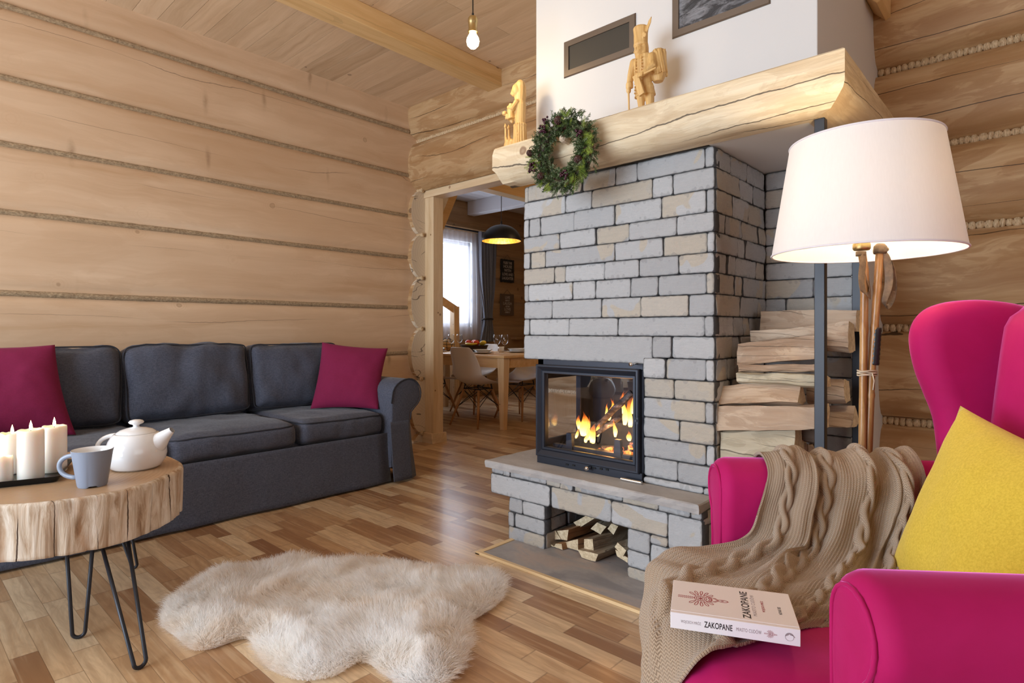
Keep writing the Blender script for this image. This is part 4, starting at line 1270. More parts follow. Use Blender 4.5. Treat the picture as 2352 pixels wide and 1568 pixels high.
o = mk('burning_log', rod(g1, g2, .016, 3), M['char'], smooth=False); tag(o, 'charred chunk under the tallest yellow flame in the stove', 'log')
mb = MB(); rnd = random.Random(5)
for i in range(46):
    u = rnd.uniform(1375, 1452); y = rnd.uniform(2.26, 2.42); z = .415 + rnd.random() * .055 * ((u - 1365) / 85); q = at(u, 1000, y)
    s = rnd.uniform(.008, .018)
    mb.rbox((q.x, y, z), (s, s * .8, s * .6), s * .4, n=3, wob=.006, seed=i)
for i in range(14):
    q = at(rnd.uniform(1318, 1372), 1000, rnd.uniform(2.27, 2.36)); s = rnd.uniform(.006, .012)
    mb.rbox((q.x, q.y, .418), (s, s, s * .7), s * .4, n=3, wob=.005, seed=i + 60)
o = mk('embers', mb, M['ember'], smooth=False); tag(o, 'heap of ashen glowing embers at right in the stove', 'embers'); o['kind'] = 'stuff'
l = D.lights.new('fire_glow', 'POINT'); l.energy = 2.2; l.color = (1, .42, .12); l.shadow_soft_size = .05
lo = D.objects.new('fire_glow', l); lo.location = (-1.5, 2.33, .55); COL.objects.link(lo)

# steel posts of the log niche
for (x, y, lab) in ((-.552, 2.135, 'front black square steel post of the firewood niche, under the beam corner'), (-.556, 2.672, 'rear black square steel post of the firewood niche')):
    p = mk('steel_post', MB().box(x - .016, x + .016, y - .016, y + .016, 0, 1.703), M['blacksteel'], smooth=False)
    bevel(p, .002); tag(p, lab, 'post')
# ---------------------------------------------------------------- firewood
def loft_log(name, secs, mats, seed, nl=26, ne=5, amp=.006, label='', group=None, smooth=False):
    """secs: list of (polygon points in 3D) at the two ends; the log is lofted between them"""
    A_, B_ = [Vector(p) for p in secs[0]], [Vector(p) for p in secs[1]]
    n = len(A_)
    def ringpts(P):
        out = []
        for i in range(n):
            for k in range(ne): out.append(P[i].lerp(P[(i + 1) % n], k / ne))
        return out
    RA, RB = ringpts(A_), ringpts(B_); m = len(RA); vs = []; fs = []; ca = sum(RA, Vector()) / m
    for j in range(nl + 1):
        t = j / nl; 
        for i in range(m):
            p = RA[i].lerp(RB[i], t)
            q = Vector((p.x * 5, p.y * 18, p.z * 18)) + Vector((seed * 3.3, 0, 0)) if abs((RB[0] - RA[0]).x) > abs((RB[0] - RA[0]).y) else Vector((p.x * 18, p.y * 5, p.z * 18)) + Vector((seed * 3.3, 0, 0))
            f = amp * (1 if 0 < j < nl else .5)
            d = Vector(mnoise.noise_vector(q)) * f * 1.3 + Vector(mnoise.noise_vector(q * 2.9)) * f * .7
            vs.append(p + d)
    for j in range(nl):
        for i in range(m):
            k = (i + 1) % m; fs.append((j * m + i, j * m + k, (j + 1) * m + k, (j + 1) * m + i))
    c0 = len(vs); vs.append(sum(vs[:m], Vector()) / m); c1 = len(vs); vs.append(sum(vs[nl * m:nl * m + m], Vector()) / m)
    nf = len(fs)
    for i in range(m): fs.append((c0, (i + 1) % m, i)); fs.append((c1, nl * m + i, nl * m + (i + 1) % m))
    mb = MB().add(vs, fs)
    o = mk(name, mb, mats[0], smooth=False)
    o.data.materials.append(mats[1])
    mi = [0] * len(o.data.polygons)
    for i in range(nf, len(mi)): mi[i] = 1
    o.data.polygons.foreach_set('material_index', mi)
    tag(o, label, 'log', group); return o
def nlog(u0, t0, b0, u1, t1, b1, y, dep, mat, label, shape=0, seed=0, dy=0.0, amp=.006):
    p0t, p0b = at(u0, t0, y), at(u0, b0, y); p1t, p1b = at(u1, t1, y + dy), at(u1, b1, y + dy)
    def sec(pt, pb, yy):
        if shape == 0: return [(pt.x, yy, pt.z), (pb.x, yy + .004, pb.z + (pt.z - pb.z) * .18), (pb.x, yy + .03, pb.z), (pb.x, yy + dep, pb.z + .006), (pt.x, yy + dep * .8, pt.z - .012)]
        if shape == 1: return [(pt.x, yy + dep * .45, pt.z), (pb.x, yy, pb.z + .012), (pb.x, yy + dep * .6, pb.z), (pb.x, yy + dep, pb.z + .01)]
        return [(pt.x, yy + .01, pt.z), (pb.x, yy, pb.z), (pb.x, yy + dep, pb.z), (pt.x, yy + dep, pt.z)]
    return loft_log('firewood_log', (sec(p0t, p0b, y), sec(p1t, p1b, y + dy)), (mat, M['fresh']), seed, label=label, group='firewood stacked in the niche', amp=amp)
FA, FG = M['fire_a'], M['fire_g']
nlog(1745, 714, 760, 1966, 712, 762, 2.52, .13, FA, 'topmost split log at the back of the firewood stack', 2, 1)
nlog(1722, 760, 790, 1948, 738, 812, 2.38, .11, FA, 'split log just below the topmost log of the stack', 0, 2)
nlog(1692, 790, 838, 1872, 770, 824, 2.26, .10, FA, 'brownish ridged log, third from the top of the stack', 2, 3)
nlog(1694, 838, 858, 1872, 834, 855, 2.24, .09, FA, 'thin grey-brown split stick in the upper middle of the stack', 0, 4)
nlog(1690, 856, 880, 1892, 862, 893, 2.23, .10, FG, 'ragged pale splinter log in the middle of the stack', 0, 5, amp=.009)
nlog(1650, 888, 936, 1832, 877, 932, 2.20, .10, FA, 'brown knotted log with an orange triangular end in the middle of the stack', 1, 6, .02)
nlog(1852, 874, 932, 1940, 870, 928, 2.44, .09, FA, 'short reddish log behind the front post, middle of the stack', 0, 7)
nlog(1642, 936, 989, 1884, 933, 988, 2.18, .11, FA, 'long pinkish log lying across the lower stack', 2, 8, .01)
nlog(1842, 936, 986, 1957, 934, 986, 2.46, .12, FA, 'log behind the front post with its lit end to the right', 1, 9)
nlog(1654, 992, 1060, 1824, 988, 1062, 2.19, .12, FG, 'thick pale grey log low in the stack', 2, 10)
nlog(1812, 988, 1008, 1880, 990, 1024, 2.28, .08, M['bark'], 'bark-covered piece beside the thick pale log', 0, 11)
nlog(1650, 1058, 1090, 1840, 1064, 1100, 2.20, .11, FG, 'thin pale board-like log below the thick pale log', 0, 12)
nlog(1652, 1100, 1200, 1880, 1100, 1200, 2.24, .14, FA, 'thick bottom log of the stack behind the pink armchair', 2, 13)
nlog(1634, 1250, 1284, 1800, 1255, 1295, 2.17, .10, FA, 'lowest log, peeping out at floor level beside the bench', 2, 14)
for i, (u, v0, v1, y) in enumerate(((1838, 1014, 1085, 2.34), (1858, 1024, 1088, 2.40), (1902, 1040, 1090, 2.46), (1872, 1020, 1060, 2.48))):
    a, b = at(u, v0, y), at(u + 6, v1 + 30, y)
    s = .022
    lab = ['upright split end right of the thick pale log', 'upright stick next to the front post, left of it', 'upright orange stick right of the front post', 'short upright stick deep in the lower stack'][i]
    loft_log('firewood_log', ([(a.x - s, y, a.z), (a.x, y - .012, a.z + .01), (a.x + s, y + .01, a.z - .01), (a.x, y + .05, a.z)], [(b.x - s, y, b.z), (b.x, y - .01, b.z), (b.x + s, y + .01, b.z), (b.x, y + .05, b.z)]),
             (FA, M['fresh']), 20 + i, 8, 3, .004, lab, 'firewood stacked in the niche')
# kindling under the bench
def kp(cx, cy, y): return at(1230 + .1148 * cx, 1140 + .1148 * cy, y)
KD = [([(260, 690), (400, 690), (510, 860), (290, 860)], 2.13, .26, .02, .0, FG, 'kindling piece at upper left of the bench pile with a rusty side'),
      ([(430, 690), (650, 660), (635, 880), (510, 860)], 2.135, .24, .02, .0, FA, 'rusty orange sided billet lying beside the upper left kindling'),
      ([(200, 860), (370, 1000), (360, 1085), (175, 1040)], 2.10, .28, .01, 0, FG, 'lowest left kindling piece with a bright end'),
      ([(410, 940), (520, 945), (540, 1160), (370, 1090)], 2.10, .25, .03, 0, FA, 'small upright kindling block on the hearth plate'),
      ([(560, 920), (850, 850), (850, 1080), (600, 1100)], 2.13, .22, .06, 0, FA, 'rusty brown billet in the middle bottom of the kindling'),
      ([(970, 850), (1140, 850), (1165, 1100), (975, 1070)], 2.115, .26, .05, 0, FG, 'square ended kindling billet on top of the big one'),
      ([(840, 1060), (1255, 1150), (1190, 1345), (925, 1285)], 2.085, .28, .04, 0, FG, 'biggest kindling billet, lowest in the middle, jutting out'),
      ([(1640, 915), (1810, 1080), (1750, 1195), (1580, 1010)], 2.10, .25, .03, 0, FG, 'diamond ended kindling piece by the right pier'),
      ([(1600, 1060), (1860, 1230), (1850, 1330), (1640, 1200)], 2.11, .20, .0, 0, FA, 'rusty kindling piece lowest beside the right pier'),
      ([(760, 520), (1100, 330), (1200, 420), (860, 640)], 2.22, .22, .10, .02, FG, 'greenish grey split piece at the top back of the kindling'),
      ([(1100, 640), (1230, 520), (1420, 600), (1300, 760)], 2.22, .20, .02, 0, FG, 'grey kindling piece behind the square ended billet'),
      ([(1440, 640), (1520, 540), (1650, 600), (1560, 760)], 2.23, .20, .02, 0, FG, 'back right grey kindling piece in the pile')]
for i, (poly, y, L_, dx, dz, mt_, lab) in enumerate(KD):
    A_ = [kp(cx, cy, y) for cx, cy in poly]
    for p in A_: p.z = max(p.z, .010)
    B_ = [p + Vector((dx, L_, dz)) for p in A_]
    loft_log('kindling_piece', (A_, B_), (M['fire_k'] if mt_ is FG else M['fire_rust'] if 'fire_rust' in M else M['fire_a'], M['fresh']), 40 + i, 8, 3, .0035, lab, 'kindling under the bench')

# ---------------------------------------------------------------- sofa
sf = thing('sofa', 'charcoal grey three-seat sofa with skirted cover along the log wall', 'sofa', (-3.6, 1.2, 0))
SY0, SYA = -.02, 2.285
rnd = random.Random(2)
def cushion(name, c, h, r, puff, seed, mat=None, n=(20, 20, 14), pipe=True, amp=.010, piping_axis=0, parent=None):
    mb = MB(); mb.rbox((0, 0, 0), h, r, puff, ns=n)
    vs = []
    for p in mb.v:
        v = Vector(p)
        w = mnoise.noise_vector(Vector((v.x * 5, v.y * 7, v.z * 7)) + Vector((seed * 5.1, 0, 0)))
        w2 = mnoise.noise_vector(Vector((v.x * 14, v.y * 16, v.z * 6)) + Vector((seed * 2.1, 3, 0)))
        vs.append(v + Vector(w) * amp + Vector(w2) * amp * .5 + Vector(c))
    mb.v = [tuple(v) for v in vs]
    o = mk(name, mb, mat or M['sofa'], parent or sf)
    if pipe:    # welt along the edge of the front (axis 0) or upper (axis 2) face
        pts = []
        a = piping_axis; b1, b2 = [(1, 2), (0, 2), (0, 1)][a]
        N = 72
        for k in range(N):
            w = 2 * pi * k / N; cx, cy = cos(w), sin(w)
            e = .16
            x = h[b1] * .985 * (abs(cx) ** e) * (1 if cx >= 0 else -1); y = h[b2] * .985 * (abs(cy) ** e) * (1 if cy >= 0 else -1)
            p = [0, 0, 0]; p[a] = h[a] - r * .25; p[b1] = x; p[b2] = y
            v = Vector(p)
            wv = Vector(mnoise.noise_vector(Vector((v.x * 5, v.y * 7, v.z * 7)) + Vector((seed * 5.1, 0, 0)))) * amp
            pts.append(v + wv + Vector(c))
        mk('piping', MB().tube(pts, .0042, 6, closed=True), M['piping'], o)
    return o
# frame + skirt
mb = MB(); mb.box(-4.12, -3.27, SY0, 2.30, .10, .33); mb.box(-4.14, -3.97, SY0, 2.46, .10, .86)
bevel(mk('frame', mb, M['sofa'], sf, smooth=False), .03, 3)
def skirt(path, z0, z1, flare, seed, name='skirt'):
    """path: list of (x, y, nx, ny) outward; cloth strip hanging from z1 to z0"""
    mb = MB(); P_ = []
    nseg = 24
    for k in range(len(path) - 1):
        for i in range(nseg): P_.append([path[k][q] + (path[k + 1][q] - path[k][q]) * i / nseg for q in range(4)])
    P_.append(list(path[-1])); nz = 14
    for j in range(nz + 1):
        t = j / nz
        for (x, y, nx, ny) in P_:
            s = (x + y) * 1.0
            f = flare * t ** 1.3 + .012 * t * mnoise.noise(Vector((s * 5, t * .8, seed))) + .018 * t * mnoise.noise(Vector((s * 2.2, t * 1.5 + s * 2, seed + 3)))
            mb.v.append((x + nx * f, y + ny * f, z1 + (z0 - z1) * t + .004 * mnoise.noise(Vector((s * 6, 1, seed))) * t))
    n = len(P_)
    for j in range(nz):
        for i in range(n - 1): a = j * n + i; mb.f.append((a, a + 1, a + n + 1, a + n))
    o = mk(name, mb, M['sofa'], sf, recalc=False); m_ = o.modifiers.new('s', 'SOLIDIFY'); m_.thickness = .004; m_.offset = -1; return o
skirt([(-3.200, SY0 + .05, 1, 0), (-3.200, 2.292, 1, 0)], .012, .325, .040, 1)
# pleat by the arm and arm panel
ARX = -3.150
mb = MB()
def scroll(side=1):
    cy, cz, R = 2.425, .572, .103
    pts = [(2.285, .10), (2.285, .52)]
    for k in range(17):
        a = pi - (pi * 1.32) * k / 16
        pts.append((cy + (.14 if False else R) * cos(a) * (1.28 if cos(a) < 0 else 1.0), cz + R * sin(a)))
    pts += [(2.445, .452), (2.440, .40), (2.440, .34), (2.45, .10)]
    return pts
sc_ = scroll()
mb.prism(sc_, -4.10, ARX, .012, axes='yzx')
mb.v = [(x, y + .004 * mnoise.noise(Vector((x * 6, y * 9, z * 9))), z + .004 * mnoise.noise(Vector((x * 5, y * 9, z * 9 + 4)))) for x, y, z in mb.v]
ar = mk('armrest', mb, M['sofa'], sf, auto=50)
mk('piping', MB().tube([(ARX + .001, y, z) for y, z in sc_[1:-2]], .0045, 6), M['piping'], ar)
skirt([(ARX - .003, 2.276, 1, 0), (ARX - .003, 2.425, 1, 0), (ARX - .02, 2.447, .5, 1), (ARX - .25, 2.45, 0, 1), (-4.1, 2.45, 0, 1)], .016, .40, .045, 5)
# left arm (mostly outside the picture)
mb = MB(); mb.prism([(-(y - 2.285) + SY0 + .02, z) for y, z in sc_], -4.10, ARX, .012, axes='yzx')
mk('armrest', mb, M['sofa'], sf, auto=50)
for k, (a, b) in enumerate(((.285 - .30, .985), (.985, 1.680), (1.680, 2.283))):
    cushion('seat_cushion', (-3.60, (a + b) / 2, .388), (.395, (b - a) / 2 - .004, .068), .045, (.012, 0, .020), k + 1, n=(18, 26, 8), piping_axis=2, amp=.010)
for k, (a, b, zc, hz) in enumerate(((.26, .945, .685, .215), (.95, 1.650, .690, .222), (1.655, 2.30, .685, .215))):
    mbx = cushion('back_cushion', (-3.86, (a + b) / 2, zc), (.10, (b - a) / 2 - .003, hz), .055, (.055, .006, .008), k + 11, n=(8, 26, 20), piping_axis=0, amp=.016)
    mbx.data.transform(Matrix.Translation((0, 0, 0)))
    # lean back a little
    piv = Vector((-3.86 + 3.6, 0, .47)); R = Matrix.Translation(piv) @ Matrix.Rotation(radians(-9), 4, 'Y') @ Matrix.Translation(-piv)
    mbx.data.transform(R)
    for ch_ in mbx.children: ch_.data.transform(R)
cushion('back_cushion', (-3.86, -.06, .685), (.10, .31, .215), .055, (.055, .006, .008), 15, n=(8, 20, 20))
bpy.context.view_layer.update()
for (x, y) in ((-3.22, 2.245), (-3.24, .06), (-4.0, .06), (-4.0, 2.3)):
    mb = MB(); mb.lathe([(.014, .10), (.018, .0)], (x, y, 0), 12, cap0=True, cap1=True)
    mk('foot', mb, M['black'], sf)

def pillow(name, corners, thick, mat, label, cat='cushion', seed=0, n=30, amp=.004, pinch=.06, top=None):
    A_, B_, C_, D_ = [Vector(p) for p in corners]   # bl, br, tr, tl
    nrm = ((B_ - A_).cross(D_ - A_)).normalized()
    mb = MB(); cen = (A_ + B_ + C_ + D_) / 4
    def P(u, v, s):
        a = 2 * u - 1; b = 2 * v - 1
        pu = a * (1 - pinch * (1 - b * b) * 0 - pinch * (1 - abs(b) ** 2)); pv = b * (1 - pinch * (1 - abs(a) ** 2))
        uu, vv = (pu + 1) / 2, (pv + 1) / 2
        p = A_.lerp(B_, uu).lerp(D_.lerp(C_, uu), vv)
        w = (max(0, 1 - abs(a) ** 2.4) * max(0, 1 - abs(b) ** 2.4)) ** .62
        q = Vector((a * 2.2, b * 2.2, s + seed * 3))
        w += .10 * w * mnoise.noise(q) + .05 * (w ** .5) * mnoise.noise(q * 2.6)
        return p + nrm * (thick / 2 * w * s) + nrm * .0012 * s
    for s in (1, -1):
        o = len(mb.v)
        for j in range(n + 1):
            for i in range(n + 1): mb.v.append(tuple(P(i / n, j / n, s)))
        for j in range(n):
            for i in range(n):
                a = o + j * (n + 1) + i; f = (a, a + 1, a + n + 2, a + n + 1)
                mb.f.append(f if s > 0 else f[::-1])
    # close the rim
    m = (n + 1) * (n + 1)
    rim = [i for i in range(n)] + [n + j * (n + 1) for j in range(n)] + [n * (n + 1) + i for i in range(n, 0, -1)] + [j * (n + 1) for j in range(n, 0, -1)]
    for k in range(len(rim)):
        a, b = rim[k], rim[(k + 1) % len(rim)]; mb.f.append((a, a + m, b + m, b))
    o = mk(name, mb, mat, recalc=False); tag(o, label, cat); return o
pillow('cushion', [(-3.60, 1.962, .478), (-3.275, 2.27, .474), (-3.425, 2.455, .872), (-3.755, 2.135, .915)], .15, M['berry'], 'berry red square cushion leaning in the right corner of the sofa', seed=1)
pillow('cushion', [(-3.70, .18, .478), (-3.585, .690, .476), (-3.735, .630, .925), (-3.86, .14, .925)], .16, M['berry'], 'berry red cushion at the left end of the sofa behind the candles', seed=2)

# ---------------------------------------------------------------- stump table
tb = thing('coffee_table', 'tree stump slab coffee table on black hairpin legs', 'table', (-2.53, .30, 0))
CT = Vector((-2.53, .30))
edge = [(-2.205, .247), (-2.150, .330), (-2.128, .396), (-2.118, .469), (-2.128, .541), (-2.185, .640), (-2.262, .722), (-2.35, .775), (-2.50, .80)]
ang = [(atan2(y - CT.y, x - CT.x), sqrt((x - CT.x) ** 2 + (y - CT.y) ** 2)) for x, y in edge]
def rad(th):
    if th <= ang[0][0]:
        pass
    for (a0, r0), (a1, r1) in zip(ang[:-1], ang[1:]):
        if a0 <= th <= a1: return r0 + (r1 - r0) * (th - a0) / (a1 - a0)
    # rest of the circle: gentle oval back to the start
    a0, r0 = ang[-1]; a1, r1 = ang[0][0] + 2 * pi, ang[0][1]
    t = th if th > a0 else th + 2 * pi
    t = (t - a0) / (a1 - a0)
    return r0 + (r1 - r0) * t + .07 * sin(pi * t)
NA = 260; ZT, ZBm = .5, .335
mb = MB()
rows = [(ZT, .97), (ZT - .0015, .985), (ZT - .006, .996), (ZT - .013, 1.0)] + [(ZT - .013 - (ZT - .013 - ZBm) * k / 14, 1.0 - .012 * (k / 14)) for k in range(1, 15)] + [(ZBm - .001, .97)]
def outline(z, k):
    r = []
    for i in range(NA):
        th = -pi + 2 * pi * i / NA
        n_ = 0.006 * mnoise.noise(Vector((cos(th) * 3, sin(th) * 3, z * 1.5))) + (.0035 * mnoise.noise(Vector((cos(th) * 28, sin(th) * 28, z * 4)))+ .0015 * mnoise.noise(Vector((cos(th) * 90, sin(th) * 90, z * 10)))) * (1 if z < ZT - .01 else .2)
        crack = abs(mnoise.noise(Vector((cos(th) * 11, sin(th) * 11, z * .7 + 4))))
        c = -.010 * max(0, 1 - crack / .025) if z < ZT - .004 else -.003 * max(0, 1 - crack / .02)
        R_ = (rad(th) + n_ + c) * k
        r.append((CT.x + R_ * cos(th), CT.y + R_ * sin(th), z))
    return r
for z, k in rows: mb.v += outline(z, k)
for j in range(len(rows) - 1):
    for i in range(NA): k = (i + 1) % NA; mb.f.append((j * NA + i, j * NA + k, (j + 1) * NA + k, (j + 1) * NA + i))
mb.f.append(tuple((len(rows) - 1) * NA + i for i in range(NA)))
mk('slab_side', mb, M['stumpside'], tb)
mb = MB(); mb.v = outline(ZT, .97); mb.v = [(x, y, ZT + .0002) for x, y, z in mb.v]; mb.f = [tuple(range(NA))]
mk('slab_top', mb, M['stumptop'], tb, smooth=False)
def hairpin(p1, p2, foot, name='leg'):
    p1, p2, f = Vector(p1), Vector(p2), Vector(foot)
    side = (p2 - p1).normalized(); r = .017
    f.z = .0055 + r
    pts = [p1] ; 
    for k in range(11):
        a = pi * k / 10; pts.append(f + side * (-r * cos(a)) + Vector((0, 0, -r * sin(a))))
    pts.append(p2)
    mk(name, MB().tube(pts, .0058, 10), M['blacksteel'], tb)
hairpin((-2.235, .405, .338), (-2.215, .470, .338), (-2.313, .452, 0))
hairpin((-2.155, .49, .338), (-2.16, .56, .338), (-1.969, .531, 0)) if False else hairpin((-2.195, .485, .338), (-2.210, .560, .338), (-1.972, .533, 0))
hairpin((-2.29, .20, .338), (-2.36, .12, .338), (-2.16, .08, 0))
hairpin((-2.75, .10, .338), (-2.80, .18, .338), (-2.90, .02, 0))
hairpin((-2.70, .62, .338), (-2.62, .66, .338), (-2.82, .74, 0))

# mug
mg = thing('mug', 'grey mug with white inside standing on the stump table', 'mug', (-2.262, .478, .5005))
mb = MB()
pr_ = [(.0, .006), (.036, .006), (.0385, .0), (.041, .006), (.0555, .108), (.0575, .1165), (.0565, .1175)]
mb.lathe(pr_, (0, 0, 0), 48)
# scallops in the foot
mb.v = [(x, y, z + (.011 * max(0, cos(3 * atan2(y, x) + .6)) ** 3 if z < .003 else 0)) for x, y, z in mb.v]
mk('body', mb, M['grey_ceramic'], mg, local=True, auto=35)
mb = MB(); mb.lathe([(.0565, .1175), (.0540, .116), (.051, .100), (.037, .012), (0, .010)], (0, 0, 0), 48)
mk('glazed_inside', mb, M['white_ceramic'], mg, local=True)
mb = MB(); dirn = Vector((-cos(TH) * 1.0, -sin(TH), 0)).normalized()
pts = []
for k in range(15):
    a = -pi * .5 + pi * k / 14 * 1.0
    pts.append(dirn * (.047 + .060 * cos(a) ** .8 if cos(a) > 0 else .047) + Vector((0, 0, .062 + .036 * sin(a))))
pts = [dirn * .040 + Vector((0, 0, .026))] + pts[1:-1] + [dirn * .050 + Vector((0, 0, .099))]
mb.tube(pts, .0058, 10, flat=1.3); mk('handle', mb, M['grey_ceramic'], mg, local=True)

# teapot
tp = thing('teapot', 'white ceramic teapot with knobbed lid on the stump table', 'teapot', (-2.440, .648, .5005))
mb = MB()
mb.lathe([(0, .003), (.062, .003), (.066, .0), (.074, .008), (.086, .028), (.0905, .050), (.089, .075), (.080, .102), (.070, .120), (.065, .126), (.060, .127)], (0, 0, 0), 56, 1.08, 1.08)
mk('body', mb, M['white_ceramic'], tp, local=True)
mb = MB(); mb.lathe([(.064, .1275), (.062, .131), (.050, .139), (.030, .145), (.012, .148), (.009, .152), (.012, .157), (.022, .161), (.025, .166), (.020, .172), (.010, .175), (0, .1755)], (0, 0, 0), 48)
mk('lid', mb, M['white_ceramic'], tp, local=True)
R_ = Vector((cos(TH), sin(TH), 0))
mb = MB(); mb.tube([R_ * .062 + Vector((0, 0, .078)), R_ * .086 + Vector((0, 0, .098)), R_ * .106 + Vector((0, 0, .118)), R_ * .130 + Vector((0, 0, .137))], [.040, .031, .021, .0115], 20, cap=False)
mk('spout', mb, M['white_ceramic'], tp, local=True)
mb = MB(); pts = []
for k in range(17):
    a = -.15 * pi + 1.02 * pi * k / 16
    pts.append(-R_ * (.070 + .072 * sin(a)) + Vector((0, 0, .072 + .046 * cos(a))))
mb.tube(pts, [.0075 + .001 * abs(k - 8) / 8 for k in range(17)], 12); mk('handle', mb, M['white_ceramic'], tp, local=True)

# tray and candles
ty = thing('tray', 'black rectangular metal tray carrying the candles', 'tray', (-2.60, .33, .5005))
a0 = Vector((-2.385, .418, 0)); ex = Vector((-2.615, .495, 0)) - a0; ex = Vector((-.955, .30, 0)).normalized(); ey = Vector((-.02, -.17, 0)); ey = Vector((-ex.y, ex.x, 0)) * -1
ey = Vector((ex.y, -ex.x, 0)); 
if ey.y > 0: ey = -ey
LX, LY = .30, .36
cen = a0 + ex * LX / 2 + ey * LY / 2
mb = MB()
def rr(hx, hy, z, r=.02, n=5):
    out = []
    for (sx, sy, a) in ((1, 1, 0), (-1, 1, pi / 2), (-1, -1, pi), (1, -1, 1.5 * pi)):
        for k in range(n + 1):
            w = a + pi / 2 * k / n; q = cen + ex * (sx * (hx - r) + r * cos(w)) + ey * (sy * (hy - r) + r * sin(w)); out.append((q.x, q.y, z))
    return out
rings = [rr(LX / 2 - .012, LY / 2 - .012, .501), rr(LX / 2, LY / 2, .522), rr(LX / 2 + .003, LY / 2 + .003, .522), rr(LX / 2 - .009, LY / 2 - .009, .5005 + .0002)]
rings = [rr(LX / 2 - .016, LY / 2 - .016, .5045), rr(LX / 2 - .003, LY / 2 - .003, .522), rr(LX / 2, LY / 2, .522), rr(LX / 2 - .013, LY / 2 - .013, .5008)]
n = len(rings[0])
for r in rings: mb.v += r
for k in range(3):
    for i in range(n): j = (i + 1) % n; mb.f.append((k * n + i, k * n + j, (k + 1) * n + j, (k + 1) * n + i))
mb.f.append(tuple(range(n))); mb.f.append(tuple(3 * n + i for i in range(n)))
mk('dish', mb, M['tray'], ty, smooth=False)
def candle(x, y, r, h, label, seed, uneven=.004):
    t = thing('candle', label, 'candle', (x, y, .505))
    mb = MB(); mb.lathe([(0, 0), (r * .97, 0), (r, .003), (r, h * .5), (r * .995, h - .006), (r * .96, h), (r * .90, h - .001), (r * .75, h - .006), (r * .35, h - .009), (0, h - .0095)], (0, 0, 0), 40)
    mb.v = [(a, b, c + (uneven * (mnoise.noise(Vector((a * 60, b * 60, seed))) + .4) if c > h - .012 and sqrt(a * a + b * b) > r * .7 else 0)) for a, b, c in mb.v]
    mk('wax_body', mb, M['wax'], t, local=True)
    mk('wick', MB().tube([(0, 0, h - .010), (.0005, 0, h + .002)], .0009, 6), M['wick'], t, local=True)
    mk('flame', MB().lathe([(0, 0), (.0034, .003), (.0048, .009), (.0038, .018), (.0016, .027), (0, .033)], (0, 0, h - .001), 12), M['flame_candle'], t, local=True)
    l = D.lights.new('candle_glow', 'POINT'); l.energy = .06; l.color = (1, .55, .22); l.shadow_soft_size = .006
    lo = D.objects.new('candle_glow', l); lo.parent = t; lo.location = (0, 0, h + .014); COL.objects.link(lo)
candle(-2.496, .357, .0365, .163, 'tall white pillar candle, front middle of the tray', 1, .003)
candle(-2.570, .432, .0365, .158, 'tall white pillar candle right behind the front one', 2, .003)
candle(-2.652, .329, .037, .135, 'medium white candle with a molten rim, left back of the tray', 3, .009)
candle(-2.515, .285, .030, .082, 'short white candle at the left front of the tray', 4, .006)

